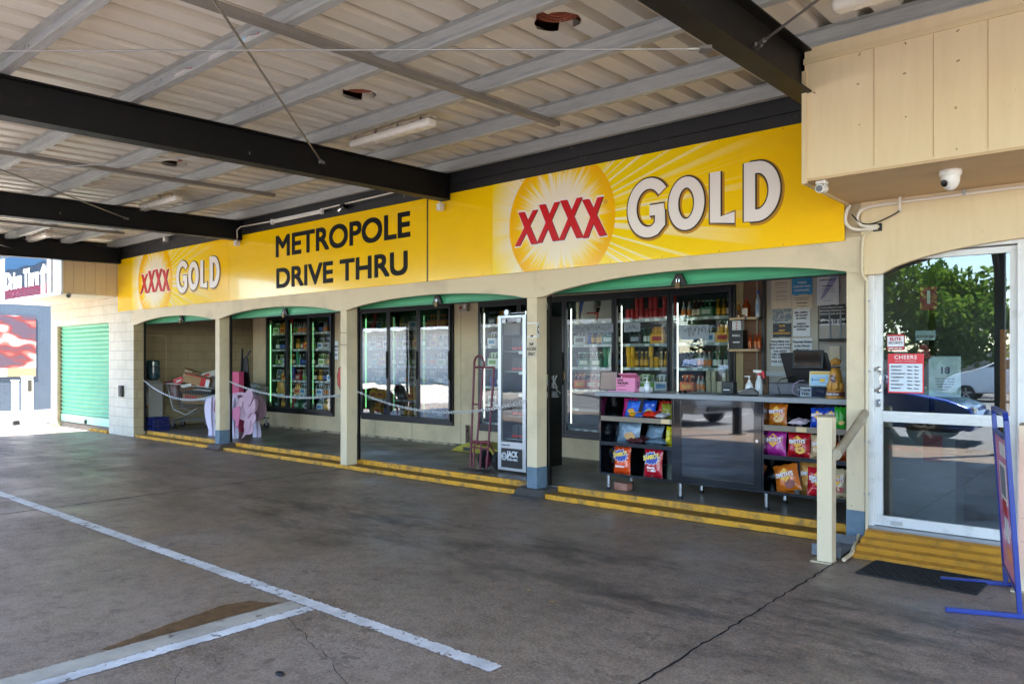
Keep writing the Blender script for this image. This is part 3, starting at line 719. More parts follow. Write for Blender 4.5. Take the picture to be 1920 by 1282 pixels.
def panel(x0, x1, z0, z1, mat, parent, org=None, name='panel'):
    mb = MB().box(x0, x1, 6.885, 6.9, z0, z1)
    if org is None: return mb.build(name, mat, parent, bevel=.002)
    mb.v = [(v[0]-org[0], v[1], v[2]-org[1]) for v in mb.v]
    o = mb.build(name, mat, None); o.parent = parent; o.location = Vector((org[0], 0, org[1]))-Vector(parent.location); return o
SZ0, SZ1 = 2.632, 3.725
def xbar(mb, xa, za, xb_, zb_, w, y0, y1):
    mb.prism([(xa-w/2, za), (xa+w/2, za), (xb_+w/2, zb_), (xb_-w/2, zb_)], 'y', y0, y1)
def xxxx(dx, parent, label=None):
    cols = [(-5.835, -5.50, -5.785, -5.50, 2.945, 3.335), (-5.505, -5.185, -5.475, -5.185, 2.95, 3.385), (-5.19, -4.855, -5.17, -4.875, 2.95, 3.392), (-4.86, -4.55, -4.87, -4.60, 2.94, 3.36)]
    for k, (mat, ox, oz, y0, y1) in enumerate(((letw, .0, .0, 6.8835, 6.885), (letk, .008, -.006, 6.882, 6.8832), (letr, 0, 0, 6.878, 6.8818))):
        mb = MB()
        for (bl, br, tl, tr, z0, z1) in cols:
            e_ = .018 if k == 0 else 0
            w_ = .095+(.03 if k == 0 else 0)
            xbar(mb, tl+dx+ox+.045, z1+oz+e_, br+dx+ox-.045, z0+oz-e_, w_, y0, y1)
            mb2 = [(bl+dx+ox+.035, z0+oz-e_), (tr+dx+ox-.03, z1+oz+e_)]
            xbar(mb, mb2[0][0], mb2[0][1], mb2[1][0], mb2[1][1], w_*.78, y0-.0006, y1)
        mb.build(('letter_halo', 'letter_shadow', 'red_lettering')[k], mat, parent)
    if dx == 0:
        ring = MB(); n = 24
        vs = []
        for k in range(n):
            t = 2*math.pi*k/n
            for r in (.019, .024): vs.append((-4.563+dx+r*math.cos(t), 6.883, 3.30+r*math.sin(t)))
        ring.add(vs, [(2*i, 2*i+1, (2*i+3) % (2*n), (2*i+2) % (2*n)) for i in range(n)]); ring.build('trademark_ring', letg, parent)
        text('R', .03, letg, (-4.572+dx, 6.882, 3.289), parent, ofs=.0005)
def arcs(cx, cz, rx, rz, a0, a1, n=20, p=1.0):
    out = []
    for k in range(n+1):
        t = R(a0+(a1-a0)*k/n); out.append((cx+rx*math.cos(t), cz+rz*math.sin(t)))
    return out
def strokes(paths, w, mat, y0, y1, name, parent, ox=0, oz=0):
    """flat lettering laid as constant-width ribbons"""
    mb = MB()
    for pi_, (pts, cap) in enumerate(paths):
        pts = [(p[0]+ox, p[1]+oz) for p in pts]; closed = pts[0] == pts[-1]; n = len(pts); L = []; Rr = []
        for i in range(n):
            if closed: a = pts[(i-1) % (n-1)]; b = pts[(i+1) % (n-1)]
            else: a = pts[max(i-1, 0)]; b = pts[min(i+1, n-1)]
            dx, dz = b[0]-a[0], b[1]-a[1]; d = math.hypot(dx, dz); nx, nz = -dz/d*w/2, dx/d*w/2
            if not closed and 0 < i < n-1:
                d1 = math.hypot(pts[i][0]-a[0], pts[i][1]-a[1]); e1 = ((pts[i][0]-a[0])/d1, (pts[i][1]-a[1])/d1)
                cs = max(.6, (e1[0]*dx+e1[1]*dz)/d); nx /= cs; nz /= cs
            px, pz = pts[i]
            if not closed and cap:
                if i == 0: px -= dx/d*cap; pz -= dz/d*cap
                if i == n-1: px += dx/d*cap; pz += dz/d*cap
            L.append((px+nx, pz+nz)); Rr.append((px-nx, pz-nz))
        yy = y0-.0004*pi_
        vs = [(a, yy, b) for a, b in L]+[(a, yy, b) for a, b in Rr]+[(a, y1, b) for a, b in L]+[(a, y1, b) for a, b in Rr]
        fs = []
        for i in range(n-1): fs += [(i, i+1, n+i+1, n+i), (2*n+i, 3*n+i, 3*n+i+1, 2*n+i+1), (i, 2*n+i, 2*n+i+1, i+1), (n+i, n+i+1, 3*n+i+1, 3*n+i)]
        if not closed: fs += [(0, n, 3*n, 2*n), (n-1, 3*n-1, 4*n-1, 2*n-1)]
        mb.add(vs, fs)
    return mb.build(name, mat, parent)
def goldword(dx, parent):
    h = .055
    G = arcs(-4.03+dx, 3.165, .2, .25, 38, 290, 26)+[(-3.90+dx, 2.99), (-3.90+dx, 3.13)]
    P = [(G, .0), ([(-4.02+dx, 3.135), (-3.855+dx, 3.135)], 0),
         (arcs(-3.607+dx, 3.155, .142, .21, 90, 450, 32), 0),
         ([(-3.297+dx, 3.415), (-3.297+dx, 2.955), (-3.1+dx, 2.955)], 0),
         ([(-2.953+dx, 3.45), (-2.953+dx, 2.9)], 0), ([(-2.953+dx, 3.395)]+arcs(-2.88+dx, 3.17, .165, .225, 85, -85, 22)+[(-2.953+dx, 2.948)], 0)]
    P[0][0][0:0] = []
    w = .108
    strokes(P, w+.056, letg, 6.884, 6.885, 'gold_shadow', parent, .01, -.01)
    strokes(P, w+.03, letk, 6.8795, 6.8835, 'black_outline', parent)
    strokes(P, w, letw, 6.8745, 6.8785, 'white_lettering', parent)
sg = thing('fascia_sign', 'yellow XXXX GOLD sunburst sign board over the sales counter', 'sign', (-4.7, 6.9, SZ0), 0, None)
MB().box(-7.365, -7.335, 6.89, 6.899, SZ0, SZ1).build('panel_gap', letk, sg); panel(-7.335, -6.203, SZ0, SZ1, gold, sg); panel(-6.2, -2.105, SZ0, SZ1, sunm, sg, (-5.185, 3.17))
xxxx(0, sg); goldword(0, sg)
sg = thing('fascia_sign', 'faded yellow XXXX GOLD sunburst sign board at the far left end, catching reflections', 'sign', (-14.6, 6.9, SZ0))
panel(-16.94, -16.243, SZ0, SZ1, gold, sg); panel(-16.24, -12.372, SZ0, SZ1, sunm, sg, (-15.2, 3.17))
xxxx(-10.012, sg); goldword(-10.012, sg)
RES = 12
sg = thing('fascia_sign', 'plain yellow sign board lettered METROPOLE DRIVE THRU in black', 'sign', (-9.8, 6.9, SZ0))
panel(-12.368, -7.365, SZ0, SZ1, gold, sg)
bold_text('METROPOLE', -10.906, -7.68, 3.25, 3.605, 6.883, M('sign black', '0c0b0a', .5, spec=.15), sg, .013)
bold_text('DRIVE THRU', -10.89, -7.735, 2.75, 3.075, 6.883, MATS['sign black'], sg, .013)
RES = 3
b = MB()
for x in [-16.9+i*.62 for i in range(24)]:
    for z in (SZ0+.02, SZ1-.02): b.cyl((x, 6.885, z), (x, 6.882, z), .007, seg=6)
b.each('rivet', letg, sg)
# ---------------- fridges ----------------
def bottle_proto():
    t = thing('bottle', 'x', 'bottle', (0, 0, 0))
    return t
LV = [.55, .86, 1.16, 1.49, 1.83, 2.18]
led_g = M('green tinted tube', 'a0ffb0', .5, emit='8dffa0', es=.45)
led_d = M('dim green tube', 'a0ffb0', .5, emit='9dffae', es=.13)
led_w = M('white tube', 'ffffff', .5, emit='f0fff4', es=.8)
priceb = M('price rail', '8a9794', .4); ticket = M('price ticket', 'cdd8d2', .6)
def fridge(x0, x1, z0, z1, n, led, label, lv, inner, pane=None):
    t = thing('display_fridge', label, 'fridge', ((x0+x1)/2, 9.4, z0))
    f = .055; w = (x1-x0-f)/n
    b = MB().box(x0, x1, 9.36, 9.41, z0, z0+.09).box(x0, x1, 9.36, 9.41, z1-.06, z1).box(x0, x0+f, 9.36, 9.41, z0+.09, z1-.06).box(x1-f, x1, 9.36, 9.41, z0+.09, z1-.06)
    b.build('frame', black, t, bevel=.004)
    MB().box(x0, x0+.02, 9.502, 10.35, z0, z1).box(x1-.02, x1, 9.502, 10.35, z0, z1).box(x0+.02, x1-.02, 10.33, 10.35, z0, z1).box(x0+.02, x1-.02, 9.502, 10.33, z0, z0+.02).box(x0+.02, x1-.02, 9.502, 10.33, z1-.02, z1).build('cabinet', inner, t)
    for i in range(n):
        a = x0+f/2+w*i; c = a+w
        d = MB(); s = .045
        d.box(a+.004, a+s, 9.33, 9.358, z0+.07, z1-.05).box(c-s, c-.004, 9.33, 9.358, z0+.07, z1-.05).box(a+s, c-s, 9.33, 9.358, z0+.07, z0+.12).box(a+s, c-s, 9.33, 9.358, z1-.1, z1-.05)
        o = d.build('door', black, t, bevel=.004)
        MB().box(a+s, c-s, 9.34, 9.346, z0+.12, z1-.1).build('glass_pane', pane or glf, o)
        MB().box(c-.03, c-.012, 9.30, 9.33, z0+.8, z0+1.3).build('handle', black, o, bevel=.004)
        MB().cyl((a+.085, 9.4, z0+.22), (a+.085, 9.4, z1-.2), .0055).build('light_tube', led_d if (led is led_g and i) else led, t)
        MB().box(a-.015, a+.03, 9.375, 9.41, z0+.1, z1-.07).each('mullion', black, t)
    sh = MB(); pr = MB(); tk = MB(); rn = random.Random(int(-x0*10))
    for z in lv:
        sh.box(x0+.03, x1-.03, 9.47, 10.1, z-.012, z)
        for i in range(n):
            a = x0+f/2+w*i; pr.box(a+.05, a+w-.01, 9.452, 9.468, z-.035, z+.008)
            for k in range(4):
                if rn.random() < .75: xx = a+.12+k*.16; tk.box(xx, xx+.07, 9.4495, 9.452, z-.03, z+.004)
    sh.each('shelf', M('wire shelf', '5f6a66', .5, .3), t); pr.each('price_rail', priceb, t); tk.each('price_ticket', ticket, t)
    return t
ing = M('glow tinted dark liner', '1f3d2c', .6); inw = M('dark liner', '3c4040', .6)  # three-door liner tinted green, the tubes' glow put into its colour
fridge(-15.22, -12.76, .46, 2.58, 3, led_g, 'three-door black glass fridge glowing green behind the pink animal', LV, ing)
fridge(-11.88, -9.36, .46, 2.6, 3, led_g, 'three-door black glass fridge left of the hand truck, mirroring the car park', LV, ing, glm)
fridge(-8.76, -4.22, .42, 2.58, 5, led_w, 'wide five-door black glass fridge full of beer behind the counter', LV, inw)
# goods: one prototype of each kind, copied onto the shelves
def mk(nm, glassc, lab_c, capc, h=.23, r=.031, neck=True):
    t = thing('beer_bottle' if neck else 'drink_can', '', 'bottle' if neck else 'can')
    gm = M('glass '+glassc, glassc, .12, var=.15); lm = M('label '+lab_c, lab_c, .5, var=.35, vs=60); cm_ = M('cap '+capc, capc, .35, .3)
    if neck:
        MB().lathe([(r*.9, 0), (r, .008), (r, h*.55), (r*.85, h*.64), (r*.42, h*.76), (r*.4, h*.95)], seg=10).build('glass_body', gm, t, smooth=True)
        MB().lathe([(r*1.03, h*.16), (r*1.03, h*.5)], seg=10).build('label_band', lm, t, smooth=True)
        MB().lathe([(r*.5, h*.94), (r*.5, h)], seg=8).build('cap', cm_, t)
    else:
        MB().lathe([(r*.88, 0), (r, .006), (r, h-.012), (r*.86, h)], seg=10).build('can_body', lm, t, smooth=True)
        MB().lathe([(r*.86, h), (r*.8, h+.001)], seg=10).build('lid', cm_, t)
    return t
KIND = {
 'brown bottle with cream label': mk('a', '3a1c0c', 'd8cdb0', 'b09a50'), 'green bottle with white label': mk('b', '0f4a25', 'd5dccf', '2a7a45'),
 'clear bottle with orange label': mk('c', '9aa39a', 'd87a2a', 'b04a20'), 'clear bottle with green label': mk('d', '8fa08c', '6fae35', '79c52f'),
 'yellow-labelled gold bottle': mk('e', '8a6a12', 'e0a60c', 'e0b010'), 'dark bottle with blue label': mk('f', '101418', '2f5fa8', 'b8c2cc'),
 'red can': mk('g', '0', 'b8202a', 'c0c0c0', .13, .033, False) if 0 else None}
del KIND['red can']
def mkcan(c): return mk('k', '101010', c, 'b9bcbe', .155, .033, False)
CAN = {'red can': mkcan('b31c24'), 'blue can': mkcan('1e3f9a'), 'green can': mkcan('35a070'), 'white and gold can': mkcan('d9cfae'), 'yellow can': mkcan('e0a915')}
def carton_proto(c, lc, cap):
    t = thing('six_pack', '', 'bottle carton')
    cm_ = M('carton '+c, c, .55, var=.12, vs=15)
    b = MB().box(-.1, .1, -.065, .065, 0, .14, 0); b.build('carton_box', cm_, t, bevel=.004)
    MB().prism([(-.012+0, .14), (.012, .14), (.012, .24), (-.012, .24)], 'x', -.06, .06).build('carry_handle', cm_, t)
    MB().box(-.07, .07, -.0665, -.065, .045, .105).build('front_print', M('print '+lc, lc, .5, var=.5, vs=40), t)
    k = MB()
    for i in range(3):
        for j in (-1, 1):
            k.lathe([(.026, .1), (.026, .14), (.012, .18), (.012, .215)], (-.066+.066*i, j*.033, 0), 8)
    k.build('bottle_necks', M('glass '+cap, cap, .15), t, smooth=True)
    c_ = MB()
    for i in range(3):
        for j in (-1, 1): c_.lathe([(.015, .213), (.015, .225)], (-.066+.066*i, j*.033, 0), 8)
    c_.build('bottle_caps', M('cap '+lc, lc, .4), t)
    return t
CART = {'orange six-pack carton': carton_proto('c8581e', 'e0a040', '20120a'), 'green six-pack carton': carton_proto('2b6a45', 'c9d6c0', '11351f'), 'white six-pack carton with blue print': carton_proto('d5dadb', '4a90c0', '4a5a30'),
 'white and lime six-pack carton': carton_proto('cdd9b8', '69a82c', '56803a'), 'red six-pack carton': carton_proto('a01820', 'd8c8b0', '2a140c'), 'yellow six-pack carton': carton_proto('dda010', 'b01818', 'b98a14'), 'black six-pack carton': carton_proto('1c2226', '9fb0b8', '123018'), 'pale grey six-pack carton': carton_proto('a9aeae', '3a3f44', '2a2a2a')}
PROT = list(KIND.values())+list(CAN.values())+list(CART.values())
CATN = {id(v): k for d in (KIND, CAN, CART) for k, v in d.items()}
ORD = ['bottom', 'second-lowest', 'third-lowest', 'third-highest', 'second-highest', 'top']
rnd = random.Random(21); NB = 0
FR = [(-15.22, -12.76, 3, 'green-lit fridge', range(6), 1), (-11.88, -9.36, 3, 'middle fridge', range(6), 1), (-8.76, -4.22, 5, 'widest fridge', range(1, 6), 1)]
for x0, x1, n, where, lvs, _ in FR:
    w = (x1-x0-.055)/n
    for di in range(n):
        if n == 5 and di == 1: continue      # hidden behind the narrow fridge
        for li in lvs:
            if n == 5 and di >= 2 and li < 2: continue
            a = x0+.03+w*di+.06; end = x0+.03+w*(di+1)-.01; z = LV[li]
            while a < end-.05:
                q = rnd.random()
                if n == 5 and di == 3 and li == 3: kk = rnd.choice(['yellow six-pack carton', 'yellow can', 'yellow-labelled gold bottle']) 
                elif n == 5 and di == 3 and li == 5: kk = rnd.choice(['red can', 'blue can', 'red can'])
                elif n == 5 and di == 3 and li == 2: kk = rnd.choice(['white six-pack carton with blue print', 'white and lime six-pack carton', 'clear bottle with green label'])
                elif n == 5 and di == 2 and li == 2: kk = rnd.choice(['orange six-pack carton', 'green six-pack carton', 'red six-pack carton'])
                elif n == 5 and di == 2 and li == 3: kk = rnd.choice(['green can', 'green six-pack carton', 'dark bottle with blue label'])
                elif q < .36: kk = rnd.choice(list(CART))
                elif q < .8: kk = rnd.choice(list(KIND))
                elif q < .9: kk = rnd.choice(list(CAN))
                elif q < .96: kk = rnd.choice(list(CART))
                else: a += .07; continue
                if kk in CART:
                    if a+.2 > end: kk = 'brown bottle with cream label'
                rep = 1 if kk in CART else rnd.choice([1, 2, 3])
                pr = CART.get(kk) or KIND.get(kk) or CAN.get(kk)
                for r_ in range(rep):
                    ww = .205 if kk in CART else .068
                    if a+ww > end: a = end; break
                    l_ = kk+', '+ORD[li]+' shelf, '+('first', 'second', 'third', 'fourth', 'fifth')[di]+' door of '+where
                    dup(pr, None, loc=(a+ww/2, 9.555+rnd.uniform(-.01, .03), z), rz=rnd.uniform(-.15, .15), label=l_, group=l_); NB += 1
                    if kk in CAN and rnd.random() < .6: dup(pr, None, loc=(a+ww/2, 9.56, z+.157), rz=rnd.uniform(-1, 1), label=l_, group=l_)
                    a += ww+rnd.uniform(.002, .012)
for p in PROT:
    for c in list(p.children): bpy.data.objects.remove(c)
    bpy.data.objects.remove(p)
# two white carry bags on the top shelf of door three
for i, x in enumerate((-6.62, -6.3)):
    b = MB(); rn = random.Random(i)
    vs = []; 
    for zi in range(6):
        t = zi/5; wd = .14*(1-.35*t); dp = .05*(1-.4*t)
        for a, c in ((-1, -1), (0, -1.2), (1, -1), (1, 1), (0, 1.2), (-1, 1)): vs.append((x+a*wd+rn.uniform(-.01, .01), 9.55+c*dp+rn.uniform(-.008, .008), 2.19+t*.3))
    b.add(vs, [(zi*6+k, zi*6+(k+1) % 6, zi*6+6+(k+1) % 6, zi*6+6+k) for zi in range(5) for k in range(6)]+[tuple(range(6)), tuple(range(30, 36))])
    o = b.build('carry_bag', M('white plastic bag', 'b8b5a8', .4, var=.15), None, smooth=True); tag(o, ('left' if i == 0 else 'right')+' of two white plastic bags at the top of the beer fridge', 'bag', 'white bags in the fridge')
# handwritten paper banners on the doors, thin enough to see the shelves through
thinp = M('thin film paper', 'b9c4d0', .5); thinp.node_tree.nodes['Principled BSDF'].inputs['Alpha'].default_value = .5; felt = M('felt pen', '20242c', .6)
# banners
def paper_sign(x0, x1, z0, z1, y, txt, label, mat=None, im=None, size=None, cat='notice', grp=None, seed=1, ofs=.002):
    t = thing('paper_notice', label, cat, ((x0+x1)/2, y, z0), 0, grp)
    rn = random.Random(seed); b = MB(); n = 8
    vs = [(x0+(x1-x0)*i/n, y+rn.uniform(-.002, .002)*(0 if i in (0, n) else 1), z1) for i in range(n+1)]+[(x0+(x1-x0)*i/n, y+rn.uniform(-.003, .003), z0+rn.uniform(-.004, .004)) for i in range(n+1)]
    vs += [(v[0], v[1]+.0015, v[2]) for v in vs]
    m_ = 2*(n+1)
    fs = [(i, i+1, n+2+i, n+1+i) for i in range(n)]+[(m_+i, m_+n+1+i, m_+n+2+i, m_+i+1) for i in range(n)]
    b.add(vs, fs); b.build('sheet', mat or paper, t)
    h = z1-z0
    if isinstance(txt, str): txt = [(txt, .5, size or h*.5)]
    for s_, fz, sz in txt:
        if s_ == '~':      # small print: a ruled line of it
            rn2 = random.Random(int(fz*100)); ww = (x1-x0)*rn2.uniform(.22, .38); MB().box((x0+x1)/2-ww, (x0+x1)/2+ww, y-.0075, y-.006, z1-h*fz-sz*.12, z1-h*fz+sz*.12).build('small_print', im or ink, t); continue
        if s_ == '@':      # felt-pen scrawl
            rn2 = random.Random(seed); pts = []; xx = x0+.06
            while xx < x1-.05: pts.append((xx+rn2.uniform(-.012, .02), y-.008, z0+h*.5+rn2.uniform(-.3, .34)*h)); xx += rn2.uniform(.006, .028)
            MB().tube(curve(pts, 4), .0028, 4).build('felt_pen_scrawl', felt, t); continue
        text(s_, sz, im or ink, ((x0+x1)/2, y-.007, z1-h*fz-sz*.35), t, align='CENTER', ofs=ofs)
    return t
paper_sign(-6.78, -6.05, 2.0, 2.13, 9.322, [('@', .5, .1)], 'long paper banner taped across the third fridge door, handwritten', size=.12, seed=3, mat=thinp, im=felt)
paper_sign(-5.87, -5.6, 2.0, 2.13, 9.322, [('@', .5, .1)], 'short paper banner taped across the fourth fridge door', size=.1, seed=4, mat=thinp, im=felt)
paper_sign(-5.0, -4.56, 1.88, 2.07, 9.322, [('@', .5, .1)], 'handwritten paper sheet taped to the right-most fridge door', seed=5, mat=thinp, im=felt)
t = thing('round_sticker', 'round black sticker with gold rim on the fridge door beside the narrow fridge', 'sticker', (-7.05, 9.325, 1.35))
b = MB().lathe([(.1, 0), (.1, .002)], seg=20); b.v = [(-7.02+v[0], 9.326-v[2], 1.36+v[1]) for v in b.v]; b.build('rim', M('gold rim', 'b08a40', .4), t)
b = MB().lathe([(.088, 0), (.088, .002)], seg=20); b.v = [(-7.02+v[0], 9.3235-v[2], 1.36+v[1]) for v in b.v]; b.build('face', black, t)
text('FOR', .04, paper, (-7.02, 9.319, 1.395), t, align='CENTER'); text('$99', .075, paper, (-7.02, 9.319, 1.32), t, align='CENTER')
# ---------------- narrow branded fridge ----------------
t = thing('upright_fridge', 'narrow silver-framed upright fridge with black sides lettered JACK LIVES HERE', 'fridge', (-6.49, 7.8, .12))
x0, x1, y0, y1, zt = -6.735, -6.25, 7.58, 8.36, 2.19
MB().box(x0+.01, x1-.0, y0+.04, y1, .17, .5).box(x0+.01, x0+.03, y0+.04, y1, .5, zt).box(x1-.02, x1, y0+.04, y1, .5, zt).box(x0+.03, x1-.02, y1-.02, y1, .5, zt).box(x0+.03, x1-.02, y0+.04, y1-.02, zt-.05, zt).build('cabinet', M('satin black', '121110', .35, var=.1), t, bevel=.004)
dr = MB().box(x0, x0+.06, y0, y0+.04, .15, zt).box(x1-.06, x1, y0, y0+.04, .15, zt).box(x0+.06, x1-.06, y0, y0+.04, zt-.04, zt).box(x0+.06, x1-.06, y0+.002, y0+.04, .44, .53).box(x0+.06, x1-.06, y0, y0+.04, .15, .19).build('door', alum, t, bevel=.006)
MB().box(x0+.06, x1-.06, y0+.015, y0+.021, .53, zt-.04).build('glass_pane', glf, dr)
kp = MB().box(x0+.06, x1-.06, y0+.005, y0+.012, .19, .44).build('kick_panel', black, dr)
text('JACK', .105, paper, (x0+.17, y0-.002, .335), t, ofs=.004, xs=.75); text('LIVES HERE.', .042, paper, (x0+.17, y0-.002, .285), t, ofs=.001, xs=.85)
b = MB(); n = 20
for r0 in (.052, .036):
    vs = []
    for k in range(n):
        a = 2*math.pi*k/n
        for r in (r0, r0-.008): vs.append((x0+.115+r*math.cos(a), y0-.001, .335+r*math.sin(a)))
    b.add(vs, [(2*i, 2*i+1, (2*i+3) % (2*n), (2*i+2) % (2*n)) for i in range(n)])
b.build('emblem', paper, t); text('No7', .03, paper, (x0+.115, y0-.002, .325), t, align='CENTER')
text('CyberChill', .03, ink, (x0+.075, y0-.001, .475), t, shear=.2)
text('JACK', .24, M('grey lettering', 'b4b4b4', .5), (x1+.002, 7.86, 1.225), t, face='+x', ofs=.006, xs=.72); text('LIVES HERE.', .115, MATS['grey lettering'], (x1+.002, 7.74, 1.1), t, face='+x', ofs=.002, xs=.92)
MB().box(x1, x1+.002, 8.02, 8.07, 1.33, 1.41).build('green_sticker', M('lime sticker', '9ad21a', .5), t)
sh = MB()
for z in (.56, .86, 1.16, 1.45, 1.72): sh.box(x0+.03, x1-.03, 7.68, 8.2, z-.01, z)
sh.each('shelf', M('light wire', '8f9698', .4, .4), t)
tk = MB()
for z in (1.16, 1.45, 1.72): tk.box(x1-.2, x1-.1, 7.675, 7.68, z-.04, z)
tk.each('price_ticket', ticket, t)
MB().box(x0+.1, x1-.12, y0+.024, y0+.027, 1.93, 2.08).build('warning_panel', M('dark notice', '30343a', .5), t)
MB().box(x0+.075, x0+.14, y0-.001, y0, zt-.1, zt-.05).box(x1-.15, x1-.08, y0-.001, y0, zt-.1, zt-.05).each('rating_label', paper, t)
b = MB().cyl((x0+.12, y0+.1, zt), (x0+.12, y0+.1, zt+.04), .012).cyl((x1-.02, y0+.1, zt), (x1-.02, y0+.1, zt+.06), .012).cyl((x0+.12, y0+.1, zt+.03), (x1-.02, y0+.1, zt+.03), .009).cyl((x0+.1, y0+.06, zt+.04), (x0+.1, y0+.1, zt+.04), .04, seg=14)
b.build('castor', alum, t)
for k, (z, c) in enumerate(((.57, 'a'), (.87, 'b'), (1.46, 'c'), (1.73, 'd'))):
    for j in range(3):
        o = MB().box(-6.6+j*.12, -6.49+j*.12, 7.72, 7.85, z, z+.17).build('drink_carton', M('black carton', '1c1a1a', .5, var=.3, vs=30, col2='6a6460'), None, bevel=.004)
        tag(o, 'small black drink carton on the '+('bottom', 'second', 'fourth', 'top')[k]+' shelf of the narrow fridge', 'carton', 'cartons on the '+('bottom', 'second', 'fourth', 'top')[k]+' shelf of the narrow fridge')
        MB().box(-6.6+j*.12, -6.49+j*.12, 7.716, 7.72, z+.01, z+.04).build('red_band', red, o, off=False)
# power cable draping down the side of it
b = MB(); b.tube([(-5.7, 7.3, 2.32), (-5.9, 7.6, 2.26), (-6.1, 7.7, 2.2)], .006); b.tube([(-6.235, 7.68, 2.15), (-6.235, 7.72, 1.9), (-6.235, 7.8, 1.7), (-6.235, 7.95, 1.45), (-6.235, 8.15, 1.25), (-6.235, 8.3, 1.15)], .006)
tag(b.build('power_cable', M('white cable', 'b9b6ae', .5), None), 'white power cable drooping down the side of the narrow fridge', 'cable')
# ---------------- chains across the bays ----------------
chm = M('galvanised chain', 'd2d4d6', .35, .4)
def chain(p0, p1, low, label):
    p0, p1 = Vector(p0), Vector(p1); n = int((p1-p0).length/.045)
    a = p0.z; b = p1.z; P = []
    def zz(t):
        l = a+(b-a)*t; s = (a+b)/2-low; return l-4*s*t*(1-t)
    link = []
    mb = MB(); seg = 8
    for i in range(n):
        t = (i+.5)/n; c = Vector((p0.x+(p1.x-p0.x)*t, p0.y+(p1.y-p0.y)*t, zz(t)))
        d = Vector((p1.x-p0.x, p1.y-p0.y, (zz(t+.01)-zz(t-.01))/.02)).normalized()
        up = Vector((0, -1, 0)) if i % 2 else Vector((0, -1, 0)).cross(d).normalized()
        up = (up+(Vector((0, -1, 0)).cross(d) if i % 2 else Vector((0, -1, 0)))*.35).normalized()
        vs = []; ns = 10; cs = 4
        for k in range(ns):
            q = 2*math.pi*k/ns; ex = math.cos(q)*.019+(.012 if math.cos(q) > 0 else -.012); ez = math.sin(q)*.017
            cen = c+d*ex+up*ez; rad = (d*math.cos(q)+up*math.sin(q)); w = d.cross(up)
            for m_ in range(cs):
                e = 2*math.pi*m_/cs; vs.append(cen+rad*math.cos(e)*.0045+w*math.sin(e)*.0045)
        mb.add(vs, [(k*cs+m_, k*cs+(m_+1) % cs, ((k+1) % ns)*cs+(m_+1) % cs, ((k+1) % ns)*cs+m_) for k in range(ns) for m_ in range(cs)])
    o = mb.build('chain', chm, None, smooth=True); return tag(o, label, 'chain', 'chains hung across the bays')
chain((-16.27, 7.12, 1.19), (-12.96, 7.12, 1.03), .84, 'sagging chain across the bay with the trolley')
chain((-12.79, 7.12, 1.22), (-9.29, 7.12, 1.10), 1.0, 'chain across the bay of the pink animal and green-lit fridge')
chain((-9.13, 7.12, 1.14), (-5.7, 7.12, 1.15), .905, 'chain hanging in front of the narrow fridge and hand truck')
# ---------------- bay one: cooler, crate, trolley ----------------
t = thing('water_cooler', 'white water cooler with a dark blue bottle on top beside the crate', 'water cooler', (-16.97, 7.65, .12))
cx, cyy = -16.97, 7.65; wp = M('cooler plastic', 'b9b8b4', .45, var=.1)
MB().box(cx-.15, cx+.15, cyy-.16, cyy+.16, .12, 1.1).build('body', wp, t, bevel=.03)
MB().lathe([(.155, 1.1), (.16, 1.13), (.12, 1.16)], (cx, cyy, 0), 20).build('top_collar', wp, t, smooth=True)
MB().lathe([(.05, 1.13), (.09, 1.17), (.137, 1.21), (.14, 1.29), (.128, 1.3), (.128, 1.32), (.14, 1.33), (.14, 1.45), (.128, 1.46), (.128, 1.48), (.14, 1.49), (.138, 1.57), (.11, 1.6)], (cx, cyy, 0), 20).build('water_bottle', M('dark teal bottle', '3c5f6a', .12, coat=.5), t, smooth=True)
MB().box(cx-.09, cx+.1, cyy-.165, cyy-.16, .62, .92).build('tap_recess', M('recess grey', 'd5d6d6', .5), t)
MB().box(cx-.1, cx+.11, cyy-.19, cyy-.16, .55, .62).build('drip_tray', M('orange tray', 'a8743c', .5), t, bevel=.01)
for dx in (-.04, .05): MB().box(cx+dx-.012, cx+dx+.012, cyy-.19, cyy-.16, .84, .88).build('tap', white, t)
MB().box(cx+.02, cx+.07, cyy-.163, cyy-.16, .98, 1.02).build('badge', M('blue badge', '2a7fc0', .4), t)
def crate(x0, y0, z0, w, d, h, mat, label, rz=0):
    t = thing('milk_crate', label, 'crate', (x0+w/2, y0+d/2, z0)); b = MB(); r = .012
    for z in (z0, z0+h*.27, z0+h*.5, z0+h*.72, z0+h-.03):
        hh = .03 if z in (z0,) or z > z0+h*.8 else .016
        b.box(x0, x0+w, y0, y0+r, z, z+hh).box(x0, x0+w, y0+d-r, y0+d, z, z+hh).box(x0, x0+r, y0+r, y0+d-r, z, z+hh).box(x0+w-r, x0+w, y0+r, y0+d-r, z, z+hh)
    for i in range(7):
        x = x0+(w-.014)*i/6; e = .004
        b.box(x, x+.014, y0-.002, y0+r-.002, z0+.002, z0+h-.002).box(x, x+.014, y0+d-r+.002, y0+d+.002, z0+.002, z0+h-.002)
        y = y0+(d-.014)*i/6; b.box(x0+w-r+.002, x0+w+.002, y, y+.014, z0+.002, z0+h-.002).box(x0-.002, x0+r-.002, y, y+.014, z0+.002, z0+h-.002)
    b.build('lattice_sides', mat, t); MB().box(x0+r, x0+w-r, y0+r, y0+d-r, z0, z0+.008).build('base', mat, t); return t
crate(-16.42, 7.25, .12, .36, .33, .27, M('blue crate plastic', '14205a', .4), 'dark blue milk crate on the floor in front of the water cooler')
# pipe on the side wall
b = MB(); b.tube([(-17.28, 7.5, 2.16), (-17.28, 8.02, 2.16), (-17.28, 8.08, 2.1), (-17.28, 8.08, 1.6), (-17.28, 8.08, .4)], .011); b.build('wall_pipe', creamd, bld)
